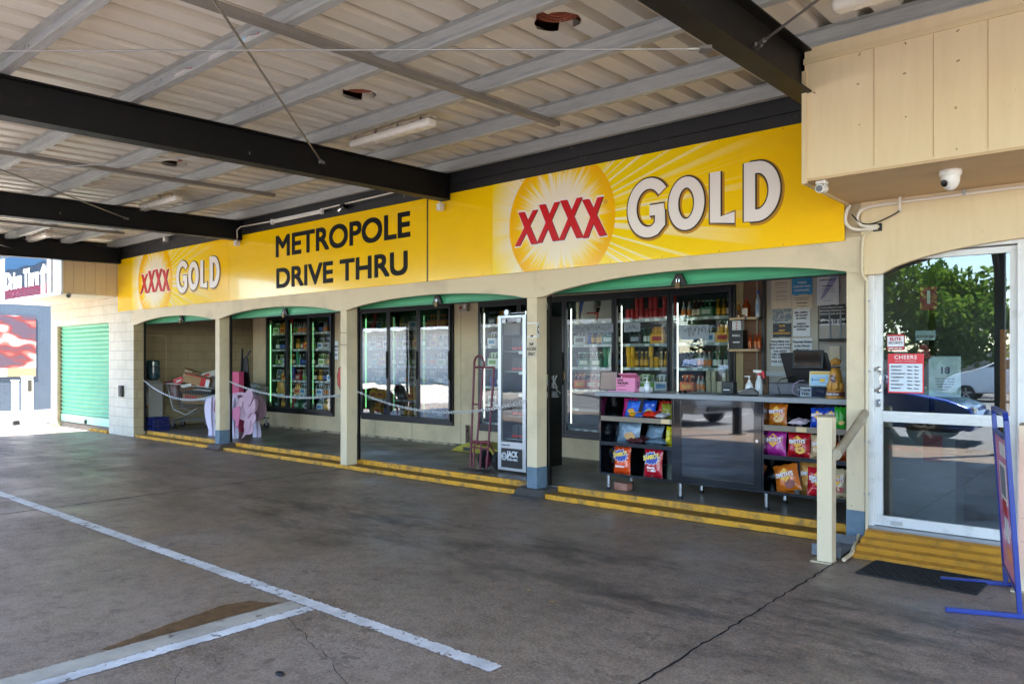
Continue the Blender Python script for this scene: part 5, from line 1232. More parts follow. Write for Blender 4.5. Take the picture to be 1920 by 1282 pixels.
# ---------------- chip packets ----------------
def chip(x, y, z, w, h, c1, c2, label, words=(), star=None, lean=8, rz=0, seed=1, roll=0, d=.09, diamond=None, flat=False, tcol=None, blob=None):
    t = thing('chip_packet', label, 'chip packet', (x, y, z), 0, 'chip packets on the counter shelves')
    rn = random.Random(seed); m_ = M('foil '+c1, c1, .22, var=.25, vs=22, col2=c2, thr=(.55, .62), coat=.3, bump=.8, bs=16)
    X = Matrix.Translation((x, y, z)) @ Matrix.Rotation(R(rz), 4, 'Z') @ Matrix.Rotation(R(roll), 4, 'Y') @ Matrix.Rotation(R(-lean), 4, 'X')
    if flat: X = Matrix.Translation((x, y, z)) @ Matrix.Rotation(R(rz), 4, 'Z') @ Matrix.Rotation(R(-78), 4, 'X')
    nx, nz = 14, 18; b = MB(); V = {}
    vs = []
    for s in (-1, 1):
        for j in range(nz+1):
            for i in range(nx+1):
                u = i/nx*2-1; v = j/nz; e = (1-abs(u)**3.2)*max(0, min(1, min(v, 1-v)*4.5))**.6
                cr = rn.uniform(-1, 1)*.005*e+.008*math.sin(u*7+v*5+seed)*e*abs(2*v-1)
                pinch = 1-.07*math.sin(v*math.pi)
                vs.append(X @ Vector((u*w/2*pinch+rn.uniform(-.0015, .0015), s*(d/2*e+cr) if e > 0 else 0, v*h+.004*math.sin(u*9+seed)*(1 if v in (0, 1) else 0))))
    N_ = (nx+1)*(nz+1); fs = []
    for s in (0, 1):
        for j in range(nz):
            for i in range(nx):
                a = s*N_+j*(nx+1)+i; q = (a, a+1, a+nx+2, a+nx+1); fs.append(q if s == 0 else q[::-1])
    b.add(vs, fs); b.build('foil_bag', m_, t, smooth=True)
    def place(o, u, v, off):
        e = (1-abs(u)**3.2)*min(1, min(v, 1-v)*4.5)**.6
        me = o.data; me.transform(X @ Matrix.Translation((u*w/2, -d/2*e-off, v*h))); o.location = tuple(-Vector((x, y, z))); o.parent = t
    if star:
        k = MB(); n = 24; pts = []
        for i in range(n): a = 2*math.pi*i/n; r = w*(.42 if i % 2 else .31)*rn.uniform(.9, 1.08); pts.append((r*math.cos(a), r*.8*math.sin(a)))
        k.prism([(p[0]*1.12, p[1]*1.12) for p in pts], 'y', -.001, .0025); k.m = [0]*len(k.m); o = k.build('star_border', white, None); place(o, 0, .66, .004)
        k = MB(); k.prism(pts, 'y', -.002, .002); o = k.build('star_burst', M('star blue', '1b3c9a', .35), None); place(o, 0, .66, .006)
        o = text('SAMBOY', .3*w, M('yellow print', 'f0d010', .4), (0, 0, 0), None, 'brand_print', rot=R(12), ofs=.002, align='CENTER', xs=.72); place(o, 0, .64, .0085)
    if diamond:
        k = MB(); r = w*.3; k.prism([(-r, 0), (0, r*.95), (r, 0), (0, -r*.95)], 'y', 0, .002); o = k.build('diamond_logo', M('logo gold', 'e0a818', .35), None); place(o, 0, .6, .003)
        k = MB(); k.prism([(-w*.36, -w*.09), (w*.36, -w*.06), (w*.36, w*.11), (-w*.36, w*.08)], 'y', 0, .002); o = k.build('logo_band', M('band '+diamond, diamond, .35), None); place(o, 0, .6, .0055)
        o = text("SMITH'S", .23*w, white, (0, 0, 0), None, 'brand_print', ofs=.0018, align='CENTER', xs=.86, rot=R(4)); o.data.transform(Matrix.Translation((0, 0, -.07*w))); place(o, 0, .6, .008)
    if blob:
        k = MB(); pts = [(w*.25*math.cos(a)*rn.uniform(.8, 1.1), w*.17*math.sin(a)*rn.uniform(.8, 1.1)) for a in [2*math.pi*i/12 for i in range(12)]]
        k.prism(pts, 'y', 0, .002); o = k.build('picture_print', M('chip print '+blob, blob, .4, var=.4, vs=50), None); place(o, .25, .25, .003)
    for s_, u, v, sz in words:
        o = text(s_, sz*w, M('print '+(tcol or 'f0f0f0'), tcol or 'f0f0f0', .4), (0, 0, 0), None, 'flavour_print', align='CENTER', xs=.85, ofs=.001); place(o, u, v, .0055)
    return t
# upper left shelf: a row of bright packets
chip(-4.710, 7.6, .962, .17, .2, 'd02a80', 'e04898', 'pink packet with blue front at the left end of the top left counter shelf', seed=2, lean=14, rz=10)
chip(-4.630, 7.5, .962, .19, .19, '2f63c8', '5a9be0', 'blue crisp packet with pink top edge on the top left counter shelf', seed=3, lean=22, blob='e8b040', rz=-8)
chip(-4.440, 7.56, .962, .18, .19, '1e4fb8', '2f7040', 'upright royal blue packet, third on the top left counter shelf', seed=4, lean=16, blob='c8c040')
chip(-4.530, 7.44, .975, .2, .15, 'c89018', 'd84820', 'small orange and yellow packet lying in front of the blue ones', seed=5, flat=True, rz=14, d=.05)
chip(-4.320, 7.46, .975, .2, .17, 'b82020', 'd8a040', 'red and silver packets tipped over on the top left counter shelf', seed=6, flat=True, rz=-12, d=.06)
chip(-4.280, 7.58, .962, .18, .17, 'c02424', 'e0c8b8', 'red packet slumped behind the tipped one on the top left shelf', seed=7, lean=40, rz=-10)
chip(-4.160, 7.5, .962, .15, .17, '8a8a28', 'd8d8a0', 'gold and green foil packet at the right end of the top left shelf', seed=8, lean=24, rz=20)
chip(-4.5, 7.42, .97, .16, .12, '2a5fb0', 'f0b030', 'small blue packet lying at the front of the top left shelf', seed=41, flat=True, rz=-20, d=.05)
chip(-4.34, 7.42, .985, .17, .13, 'd83018', 'f0a040', 'small bright red packet lying at the front middle of the top left shelf', seed=42, flat=True, rz=24, d=.05)
chip(-4.2, 7.4, .98, .16, .12, 'b8b8bc', 'b02020', 'silver packet lying at the front right of the top left shelf', seed=43, flat=True, rz=-6, d=.05)
chip(-4.26, 7.6, .98, .17, .19, 'c82020', 'e8c8a0', 'red packet leaning back against the carcass on the top left shelf', seed=44, lean=30, rz=12)
# middle left shelf: silver bags
chip(-4.650, 7.48, .672, .3, .23, '6c8294', '9fb8c8', 'large silver-blue chip packet on the middle left counter shelf', seed=9, lean=12, blob='c89858')
chip(-4.530, 7.42, .685, .24, .17, '4c2428', '8898a8', 'dark red and silver packet lying against the silver bag', seed=10, flat=True, rz=6, d=.06)
chip(-4.280, 7.44, .685, .3, .14, '5f7484', '8fa8b8', 'flat silver packet lying right of the large silver bag', seed=11, flat=True, rz=-6, d=.05)
chip(-4.82, 7.6, .672, .2, .22, '25303a', '3c4c58', 'silver packet shaded dark by colour at the left end of the middle left shelf', seed=12)  # dark foil colours paint in the shelf's shadow
chip(-4.140, 7.5, .672, .09, .2, 'd8c820', 'e8e080', 'narrow yellow packet at the right end of the middle left shelf', seed=13)
# bottom left: two star packets
chip(-4.710, 7.44, .32, .21, .29, 'd84a18', 'e86a28', 'orange SAMBOY barbecue packet standing on the bottom left counter shelf', (('Barbecue', -.05, .2, .17),), star=1, seed=14, lean=5, rz=5)
chip(-4.300, 7.43, .32, .23, .29, 'b01428', 'd02038', 'red SAMBOY atomic tomato packet standing on the bottom left counter shelf', (('Atomic', -.05, .27, .17), ('Tomato', 0, .17, .17)), star=1, seed=15, lean=5)
chip(-4.930, 7.62, .32, .2, .28, '4a1c10', '6a2a18', 'orange SAMBOY packet with shade put into its colour, corner of the bottom left shelf', star=1, seed=16)  # orange foil darkened by colour to stand for the corner's shade
chip(-4.42, 7.62, .672, .26, .2, '6f8698', 'a8bcc8', 'silver-blue packet behind the large silver bag on the middle left shelf', seed=45, lean=20, rz=-14)
# upper right shelf
chip(-2.920, 7.46, .962, .2, .21, 'b8641a', 'c88028', "orange SMITH'S packet standing on the top right counter shelf", diamond='b02030', seed=17, lean=6, blob='e8c080', d=.07)
chip(-2.710, 7.42, .985, .19, .14, 'c8b8c0', 'b03878', 'white and purple packet lying flat on the top right counter shelf', seed=18, flat=True, d=.05)
chip(-2.530, 7.48, .962, .15, .18, '2048b0', '3060d0', "left of two blue SMITH'S packets behind the handrail post", diamond='c02030', seed=19, d=.07)
chip(-2.400, 7.48, .962, .15, .19, '1c3f9c', '2c5cc0', "right of two blue SMITH'S packets behind the handrail post", diamond='c02030', seed=20, d=.07)
chip(-2.305, 7.42, .962, .12, .2, '2f9c2c', '50c040', "bright green SMITH'S packet at the right end of the counter's top shelf", seed=21, d=.06, blob='e8c060')
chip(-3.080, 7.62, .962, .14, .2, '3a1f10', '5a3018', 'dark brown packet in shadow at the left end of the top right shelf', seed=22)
# middle right shelf
chip(-2.940, 7.44, .672, .24, .225, 'a82a88', 'c040a0', "magenta SMITH'S packet on the middle right counter shelf", diamond='b01838', seed=23, lean=6)
chip(-2.700, 7.44, .672, .22, .225, 'b01422', 'd02838', "bright red SMITH'S packet beside the magenta one on the middle right shelf", diamond='a01020', seed=24, lean=6, blob='e8b850')
chip(-2.490, 7.44, .672, .2, .215, 'c8a880', 'd8c0a0', "tan SMITH'S packet half hidden by the handrail post on the middle right shelf", diamond='b02020', seed=25, lean=6, blob='b03028')
chip(-2.320, 7.5, .672, .14, .15, 'b0401c', 'd07030', 'small orange packet seen between handrail post and wall on the middle right shelf', seed=26)
# bottom right shelf
chip(-2.790, 7.44, .32, .25, .26, 'c8681c', 'e08830', "orange SMITH'S packet leaning with a twisted corner on the bottom right shelf", diamond='c07018', seed=27, lean=10, roll=-14, blob='8a4030')
chip(-2.630, 7.56, .32, .22, .29, 'c89048', 'e0b060', "gold SMITH'S packet standing behind the leaning orange one", diamond='b06010', seed=28, lean=4)
chip(-2.510, 7.46, .32, .24, .25, 'b41426', 'e8a0b0', "red and pink SMITH'S packet behind the handrail post on the bottom right shelf", diamond='a01020', seed=29, lean=7, blob='e8b0c0')
chip(-2.330, 7.44, .32, .18, .26, 'd0b890', 'b01818', "cream SMITH'S packet at the right end of the bottom right shelf", diamond='b01818', seed=30, lean=6, blob='a83020')
o = MB().box(-4.8, -4.62, 7.41, 7.52, .12, .2).build('brick', M('salmon brick', '8f5a48', .8, var=.5, vs=14, col2='b89888', bump=.4), None, bevel=.004); tag(o, 'loose reddish brick on the floor under the left end of the counter', 'brick')
chip(-2.5, 7.42, .32, .2, .2, 'b01828', 'e0a030', "short red SMITH'S packet slumped in front on the bottom right shelf", diamond='901018', seed=46, lean=22, rz=8)
chip(-2.72, 7.62, .672, .2, .21, '8f1f70', 'b03090', 'purple packet standing behind the magenta one on the middle right shelf', seed=47, lean=4)
# ---------------- things on the counter ----------------
T0 = 1.24
t = thing('framed_board', 'small black-framed grey board standing at the left end of the counter', 'frame', (-4.86, 7.6, T0))
X = Matrix.Translation((-5.02, 7.62, T0)) @ Matrix.Scale(.85, 4) @ Matrix.Rotation(R(-8), 4, 'X')
MB().box(-.14, .15, -.01, .01, 0, .27, T=X).build('frame', black, t, bevel=.003); MB().box(-.125, .135, -.012, -.01, .015, .255, T=X).build('sheet', M('dusty pink sheet', 'a58f86', .6), t)
t = thing('donation_box', 'pink cardboard SAVE WILDLIFE collection box with its lid folded up', 'box', (-4.55, 7.5, T0))
pkc = M('pink card', 'd884a8', .6, var=.05); X = Matrix.Translation((-4.67, 7.5, T0)) @ Matrix.Rotation(R(6), 4, 'Z')
MB().box(-.12, .12, -.06, .08, 0, .16, T=X).build('box_body', pkc, t, bevel=.003); MB().prism([(.08, .16), (-.03, .21), (-.035, .2), (.075, .15)], 'x', -.1, .12, T=X).build('lid_flap', pkc, t); MB().box(-.2, .13, -.11, -.06, 0, .012, T=X).build('leaflet', M('pink leaflet', 'cf96b4', .6), t)
for s_, z, sz in (('SAVE', .12, .035), ('WILDLIFE', .085, .035), ('#WILDLIFELOVER', .062, .014), ('THEY THANK YOU', .02, .014)):
    o = text(s_, sz, M('maroon ink', '3c1020', .6), (0, 0, 0), None, ofs=.0015 if sz > .03 else 0, xs=.9); o.data.transform(X @ Matrix.Translation((-.1, -.062, z))); o.location = -Vector((-4.55, 7.5, T0)); o.parent = t
b = MB(); n = 16; vs = []
for k in range(n):
    a = 2*math.pi*k/n
    for r in (.03, .018): vs.append(X @ Vector((.122, .01+r*math.cos(a)*.7, .08+r*math.sin(a)*1.3)))
b.add(vs, [(2*i, 2*i+1, (2*i+3) % (2*n), (2*i+2) % (2*n)) for i in range(n)]); b.build('heart_print', MATS['maroon ink'], t)
def pump(x, y, z, s, label, col='c4ccd2'):
    t = thing('pump_bottle', label, 'sanitiser bottle', (x, y, z))
    MB().lathe([(.034*s, 0), (.038*s, .008), (.038*s, .1*s), (.03*s, .12*s), (.012*s, .13*s)], (x, y, z), 16).build('bottle_body', M('clear gel '+col, col, .08, spec=.6, coat=.5), t, smooth=True)
    MB().lathe([(.016*s, .128*s), (.016*s, .148*s), (.006*s, .15*s), (.006*s, .18*s), (.012*s, .182*s), (.012*s, .195*s)], (x, y, z), 12).build('pump', white, t, smooth=True)
    MB().box(x-.05*s, x, y-.008, y+.008, z+.183*s, z+.194*s).build('spout', white, t, bevel=.003)
    MB().lathe([(.0385*s, .025), (.0385*s, .08*s)], (x, y, z), 16).build('label_wrap', paper, t, smooth=True)
pump(-4.42, 7.5, T0, .85, 'clear pump bottle of sanitiser right of the pink box')
t = thing('napkin_stack', 'small white stack of paper between the pink box and the pump bottle', 'paper stack', (-4.41, 7.6, T0)); MB().box(-4.56, -4.44, 7.56, 7.66, T0, T0+.05).build('stack', paper, t); MB().box(-4.55, -4.45, 7.57, 7.65, T0+.051, T0+.055).build('top_sheet', white, t)
t = thing('sunglasses', 'folded pinkish sunglasses lying on the counter near the fridge door', 'sunglasses', (-3.9, 7.45, T0))
b = MB().tube([(-4.02, 7.42, T0+.01), (-3.94, 7.46, T0+.02), (-3.86, 7.44, T0+.035), (-3.85, 7.47, T0+.01), (-3.98, 7.5, T0+.01)], .005); b.build('frame', M('smoky pink', '5a4048', .3), t); 
for dx in (0, .06): MB().cyl((-3.97+dx, 7.43, T0+.02), (-3.97+dx, 7.433, T0+.021), .02, seg=12).build('lens', black, t)
t = thing('card_stand', 'small dark cardholder cube standing at the foot of the fridge door', 'card holder', (-3.7, 7.7, T0))
p = Q(1366, 735, 7.7); MB().box(p.x-.06, p.x+.07, 7.66, 7.76, T0, T0+.13).box(p.x-.05, p.x+.06, 7.64, 7.66, T0, T0+.07).build('holder', M('deep teal black', '101c22', .3), t, bevel=.006); MB().box(p.x-.03, p.x+.04, 7.637, 7.64, T0+.04, T0+.05).build('print', paper, t)
t = thing('card_terminal', 'black and silver card payment terminal resting on the counter', 'card terminal', (-3.28, 7.45, T0))
X = Matrix.Translation((-3.21, 7.45, T0)) @ Matrix.Scale(.85, 4) @ Matrix.Rotation(R(18), 4, 'Z')
b = MB(); b.prism([(-.13, 0), (.12, 0), (.12, .045), (.04, .1), (-.02, .085), (-.13, .035)], 'y', -.045, .045, T=X); b.build('body', black, t, bevel=.012)
b = MB(); b.prism([(-.12, .042), (.035, .104), (.06, .094), (.08, .08), (.03, .096), (-.115, .036)], 'y', -.048, -.044, T=X); b.build('silver_trim', M('satin silver', '8f9194', .5), t)
MB().box(-.06, .02, -.03, .03, .0, .004, T=X @ Matrix.Translation((0, 0, .082)) @ Matrix.Rotation(R(-22), 4, 'Y')).build('screen', M('dark screen', '151a20', .1), t)
pump(-3.32, 7.72, T0, 1.0, 'white pump bottle behind the card terminal', 'd0d2d4')
t = thing('spray_bottle', 'spray bottle with red trigger behind the card terminal', 'spray bottle', (-3.02, 7.74, T0)); x, y = -3.22, 7.74
MB().lathe([(.036, 0), (.04, .01), (.04, .1), (.03, .15), (.016, .19), (.016, .2)], (x, y, T0), 16).build('bottle_body', M('frosted plastic', 'c0c6c8', .3), t, smooth=True)
MB().lathe([(.018, .2), (.018, .225)], (x, y, T0), 12).build('collar', M('red plastic', 'c01c2c', .4), t); b = MB(); b.prism([(-.06, .26), (.03, .255), (.03, .23), (-.01, .225), (-.06, .235)], 'y', -.014, .014, T=Matrix.Translation((x, y, T0))); b.build('nozzle', white, t, bevel=.004)
b = MB(); b.prism([(.02, .24), (.05, .25), (.065, .17), (.05, .17)], 'y', -.008, .008, T=Matrix.Translation((x, y, T0))); b.build('trigger', MATS['red plastic'], t)
# till: monitor with customer display, desk box, cables
t = thing('till_monitor', 'black till screen with a smaller customer display clipped to its back', 'monitor', (-2.75, 7.9, T0))
X = Matrix.Translation((-2.79, 7.95, T0+.14)) @ Matrix.Scale(1.0, 4) @ Matrix.Rotation(R(10), 4, 'X')
b = MB(); b.prism([(-.27, .3), (.2, .3), (.27, .05), (.24, -.02), (-.2, -.02)], 'y', -.02, .02, T=X); b.build('back_shell', black, t, bevel=.01)
X2 = Matrix.Translation((-2.76, 7.86, T0+.27)) @ Matrix.Scale(.92, 4) @ Matrix.Rotation(R(-8), 4, 'X')
MB().box(-.17, .17, -.02, .01, 0, .21, T=X2).build('display_bezel', black, t, bevel=.006); MB().box(-.145, .145, -.023, -.02, .025, .185, T=X2).build('display_glass', M('screen glass', '0e1012', .06, coat=1), t)
MB().box(-2.8, -2.66, 7.9, 8.0, T0, T0+.16).build('stand', black, t, bevel=.01)
t = thing('cash_drawer', 'grey cash drawer unit on the counter under the till screen', 'cash drawer', (-2.72, 7.75, T0))
MB().box(-3.07, -2.45, 7.62, 7.84, T0, T0+.13).build('case', M('slate grey', '4a4d57', .5), t, bevel=.004); MB().box(-3.06, -2.46, 7.612, 7.62, T0+.02, T0+.11).build('front', M('slate front', '53565f', .45), t); MB().cyl((-2.76, 7.612, T0+.07), (-2.76, 7.606, T0+.07), .012).build('lock', chrome, t)
b = MB(); b.tube([(-2.98, 7.55, T0+.01), (-2.85, 7.52, T0+.015), (-2.75, 7.58, T0+.01), (-2.65, 7.53, T0+.02), (-2.55, 7.57, T0+.01), (-2.5, 7.5, T0+.01)], .006); b.tube([(-2.95, 7.6, T0+.02), (-2.98, 7.62, T0+.12), (-3.02, 7.8, T0+.16), (-2.9, 7.95, T0+.2)], .005)
tag(b.build('tangled_cable', black, None, smooth=True), 'tangle of black cables lying on the counter before the till', 'cable')
b = MB(); b.tube([(-2.7, 7.6, T0+.16), (-2.74, 7.57, T0+.155), (-2.79, 7.55, T0+.12), (-2.8, 7.54, T0+.07), (-2.78, 7.53, T0+.03), (-2.73, 7.53, T0+.01)], .007); tag(b.build('purple_cable', M('lilac cable', '8a7f9c', .4), None, smooth=True), 'lilac cable arching down behind the thank you box', 'cable')
t = thing('tip_box', 'clear box of coins with a hand-drawn THANK YOU card', 'tip box', (-2.555, 7.48, T0))
b = MB().box(-2.695, -2.445, 7.42, 7.425, T0, T0+.11).box(-2.695, -2.445, 7.535, 7.54, T0, T0+.11).box(-2.695, -2.690, 7.425, 7.535, T0, T0+.11).box(-2.450, -2.445, 7.425, 7.535, T0, T0+.11).box(-2.695, -2.445, 7.42, 7.54, T0+.11, T0+.115); b.build('clear_case', glc, t)
MB().box(-2.680, -2.575, 7.426, 7.43, T0+.01, T0+.1).build('card', paper, t); text('THANK', .03, ink, (-2.627, 7.419, T0+.062), t, align='CENTER', ofs=.0012); text('YOU', .036, ink, (-2.627, 7.419, T0+.025), t, align='CENTER', ofs=.0015)
rn = random.Random(5); b = MB()
for i in range(26): xx, yy, zz_ = rn.uniform(-2.565, -2.33), rn.uniform(7.44, 7.52), T0+.004+rn.random()*.06; b.cyl((xx, yy, zz_), (xx+rn.uniform(-.002, .002), yy+rn.uniform(-.002, .002), zz_+.003), .012, seg=8)
b.build('coins', M('coin bronze', '8a6a48', .35, .6), t); bpy.data.objects['coins']['kind'] = 'stuff'
t = thing('picture_stand', 'framed picture of a yellow and blue helicopter standing behind the thank you box', 'picture', (-2.42, 7.6, T0))
X = Matrix.Translation((-2.54, 7.57, T0+.1)) @ Matrix.Scale(.8, 4) @ Matrix.Rotation(R(-6), 4, 'X')
MB().box(-.13, .12, -.004, .004, 0, .19, T=X).build('card_frame', M('cream frame', 'd9d3a8', .5), t); MB().box(-.118, .108, -.006, -.004, .01, .15, T=X).build('sky_picture', M('sky blue print', '9cc4de', .5), t); MB().box(-.118, .108, -.006, -.004, .155, .18, T=X).build('title_strip', M('gold strip', 'c8a040', .5), t)
b = MB(); b.prism([(-.01, .07), (.02, .06), (.055, .065), (.06, .09), (.03, .1), (.0, .1)], 'y', -.009, -.006, T=X); b.build('helicopter_body', M('heli yellow', 'e0b418', .4), t)
b = MB(); b.box(-.09, 0, -.009, -.006, .08, .09, T=X).box(-.06, .09, -.009, -.006, .108, .111, T=X).box(-.005, .07, -.009, -.006, .048, .052, T=X).box(-.098, -.088, -.009, -.006, .07, .11, T=X); b.build('helicopter_tail', M('heli blue', '2f5fa0', .4), t)
# guide-dog collection statue
t = thing('dog_statue', 'tan seated guide dog collection statue with dark collar on a round base', 'statue', (-2.36, 7.46, T0))
dm = M('golden resin', 'c8923c', .35, var=.35, vs=10, col2='8a5a20'); dx, dy = -2.36, 7.46
b = MB(); b.lathe([(.085, 0), (.088, .02), (.08, .03), (.078, .06), (.082, .075), (.07, .08)], (dx, dy, T0), 24); b.build('base', dm, t, smooth=True)
b = MB()
b.lathe([(.062, .078), (.066, .12), (.062, .18), (.055, .23), (.045, .265), (.036, .285), (.033, .3)], (dx, dy, T0), 18)
b.v = [((v[0]-dx)*.95+dx, (v[1]-dy)*.95+dy, v[2]) for v in b.v]
hd = bmesh.new(); bmesh.ops.create_uvsphere(hd, u_segments=16, v_segments=12, radius=1)
def ell(b, c, r, rot=(0, 0, 0)):
    X = Matrix.Translation(c) @ Euler(rot).to_matrix().to_4x4() @ Matrix.Diagonal((*r, 1)); b.add([X @ v.co for v in hd.verts], [[v.index for v in f.verts] for f in hd.faces])
hd.verts.ensure_lookup_table()
ell(b, (dx, dy, T0+.345), (.036, .04, .038)); ell(b, (dx-.012, dy-.042, T0+.333), (.02, .028, .017)); 
for s in (-1, 1):
    ell(b, (dx+s*.034, dy+.004, T0+.335), (.01, .02, .028), (0, s*.3, 0)); ell(b, (dx+s*.03, dy-.055, T0+.12), (.018, .02, .065)); ell(b, (dx+s*.055, dy+.0, T0+.115), (.025, .045, .04)); ell(b, (dx+s*.03, dy-.07, T0+.085), (.02, .026, .012))
ell(b, (dx, dy-.03, T0+.22), (.045, .04, .07))
b.build('dog_body', dm, t, smooth=True)
b = MB(); b.lathe([(.042, .285), (.044, .292), (.042, .3)], (dx, dy, T0), 18); b.build('collar', M('black collar', '1c1410', .4), t, smooth=True)
MB().box(dx-.02, dx+.02, dy-.078, dy-.07, T0+.15, T0+.22).build('chest_sticker', M('purple sticker', '4a3040', .5, var=.6, vs=60, col2='d8c8c8', thr=(.5, .55)), t)
MB().cyl((dx-.0, dy-.0, T0+.02), (dx, dy, T0+.062), .0865, .0825, seg=24).build('name_band', M('plum band', '5c3038', .4), t, smooth=True)
text('Guide Dogs', .028, white, (dx, dy-.088, T0+.034), t, align='CENTER', ofs=.0006, xs=.85)
# ---------------- shelf nook and notices ----------------
for z, l in ((2.14, 'top'), (1.74, 'lower')): MB().box(-4.22, -3.84, 9.2, 9.36, z-.03, z).build('nook_shelf', tan if z < 2 else M('grey shelf', '6d675e', .5), bld)
MB().box(-4.21, -4.02, 9.19, 9.2, 2.11, 2.138).box(-3.98, -3.86, 9.19, 9.2, 2.11, 2.138).each('nook_ticket', M('cream ticket2', 'cdb487', .6), bld)
MB().box(-3.93, -3.915, 9.36, 9.375, 1.2, 2.7).build('shelf_upright', M('slotted upright', '8f8878', .5, .3), bld)
MB().box(-3.83, -3.8, 9.3, 9.33, 1.3, 2.7).build('dark_cord', cabk, bld)
def spirit(x, y, z, h, r, c, cap, lc, label, sq=False, grp='spirits on the nook shelves'):
    t = thing('spirit_bottle', label, 'bottle', (x, y, z), 0, grp)
    MB().lathe([(r, 0), (r*1.02, .01), (r, h*.6), (r*.8, h*.7), (r*.36, h*.8), (r*.34, h*.9)], (x, y, z), 4 if sq else 14).build('glass_body', M('glass '+c, c, .1, coat=.4), t, smooth=not sq)
    MB().lathe([(r*.42, h*.88), (r*.42, h)], (x, y, z), 10).build('cap', M('cap '+cap, cap, .4), t); MB().box(x-r*.7, x+r*.7, y-r*1.06, y-r*1.03, z+h*.15, z+h*.48).build('label', M('lbl '+lc, lc, .5, var=.4, vs=50), t)
spirit(-4.12, 9.26, 2.14, .2, .025, '8a5a1c', 'e0a020', '402010', 'slim bottle with orange cap on the upper nook shelf')
spirit(-4.02, 9.27, 2.14, .24, .05, '7a3410', 'a01c1c', 'e0d8c8', 'stout amber spirit bottle with white label and red cap')
spirit(-3.87, 9.27, 2.14, .33, .03, 'a8b4c0', '1f4fb0', '8aa0c0', 'tall clear bottle with blue cap on the upper nook shelf')
for i in range(3): spirit(-3.97+i*.06, 9.27+.03*(i % 2), 1.74, .2, .024, '9a3c14', 'b01418', 'd87830', 'small amber flask with red cap in the row on the lower nook shelf', grp='red-capped flasks on the lower shelf')
t = thing('spirit_carton', 'black presentation carton with white lettering on the lower nook shelf', 'carton', (-4.13, 9.27, 1.74)); MB().box(-4.21, -4.04, 9.2, 9.34, 1.742, 1.98).build('carton', M('carton black', '0f0d0e', .4), t, bevel=.003); text('FIREBALL', .034, white, (-4.125, 9.197, 1.9), t, align='CENTER', ofs=.001, xs=.8); MB().box(-4.17, -4.08, 9.198, 9.2, 1.82, 1.835).build('white_line', white, t)
t = thing('white_carton', 'small white carton with red dots above the black presentation carton', 'carton', (-4.14, 9.3, 1.98)); MB().box(-4.2, -4.08, 9.24, 9.34, 1.98, 2.1).build('carton', white, t)
for k in range(3): MB().cyl((-4.14, 9.24, 2.0+k*.035), (-4.14, 9.237, 2.0+k*.035), .01).build('red_dot', red, t)
# whiteboard panel
t = thing('notice_board', 'white aluminium-framed notice board behind the till', 'notice board', (-3.5, 9.39, 1.4))
MB().box(-3.8, -3.17, 9.37, 9.398, 1.4, 2.72).build('board', M('board cream', 'b9b2a2', .5, var=.15), t); MB().box(-3.8, -2.2, 9.35, 9.37, 1.4, 1.46).build('ledge', M('ledge white', 'b8babb', .4), t)
def qsign(px0, py0, px1, py1, txt, label, mat=None, im=None, seed=1, cat='poster', ofs=.001):
    a = Q(px0, py0, 9.36); c = Q(px1, py1, 9.36); return paper_sign(a.x, c.x, c.z, a.z, 9.36, txt, label, mat, im, None, cat, 'notices behind the till', seed, ofs)
qsign(1446, 526, 1484, 577, [('~', .1, .03), ('~', .17, .02), ('~', .28, .014), ('~', .4, .014), ('~', .44, .014), ('~', .55, .014), ('~', .59, .014), ('~', .68, .014), ('~', .72, .014)], 'beige licence sheet at the top left of the notice board', paperb, M('brown ink', '6a5a48', .6), 11)
t = qsign(1485, 522, 1523, 552, [("THERE'S", .28, .03), ('CASH IN YOUR', .5, .03), ('CONTAINERS', .72, .03)], 'bright blue recycling poster at the top of the notice board', M('poster cyan', '2a8fc0', .5), white, 12)
qsign(1485, 553, 1523, 578, [('~', .22, .02), ('~', .35, .03), ('~', .6, .05), ('~', .82, .03)], 'cream lower half of the recycling poster with small print', paperb, M('brown ink', '6a5a48', .6), 13)
t = qsign(1449, 580, 1484, 606, [('~', .9, .03)], 'photo of a barman at the top of the dark drinks poster', M('photo print', '6a7a84', .5, var=.7, vs=20, col2='c8c0b4', thr=(.48, .6)), white, 14)
t = qsign(1449, 607, 1484, 632, [("10,676", .16, .03), ('MOST', .5, .03), ('EXPENSIVE DRINK', .7, .026)], 'dark poster with gold words about an expensive drink', M('poster navy', '1f2730', .5), M('gold ink', 'c8963c', .5), 15, ofs=.002)
qsign(1487, 578, 1519, 630, [('SELL, SUPPLY', .16, .028), ('OR ALLOW', .26, .028), ('ALCOHOL', .36, .028), ('UNDULY', .56, .028), ('INTOXICATED', .66, .028), ('PATRON', .76, .028)], 'white notice about intoxicated patrons in a plastic sleeve', paper, ink, 16, 'notice', .0015)
qsign(1446, 635, 1481, 686, [('Party Must not', .1, .037), ('COULD HAVE TWO,', .22, .03), ('THEY HAVE COULD', .34, .03), ('FOR AWAY', .46, .033), ('HER SOMEON', .57, .033), ('TELL THEM TO', .68, .033), ('FOR COUCH', .84, .038)], 'handwritten paper notice left of the till screen', paper, ink, 17, 'notice')
qsign(1486, 634, 1523, 668, [('Theresa Event', .2, .04), ('in the Dinner', .42, .035), ('Place Card', .64, .035)], 'handwritten paper notice directly above the till screen', paper, ink, 18, 'notice')
t = qsign(1532, 517, 1573, 571, [('Certificate of Registration', .16, .018), ('Hotel Metropole', .36, .018), ('~', .45, .014), ('~', .5, .014), ('~', .57, .012), ('~', .85, .012)], 'white certificate with a lilac swoosh at the far right', paper, ink, 19, 'certificate')
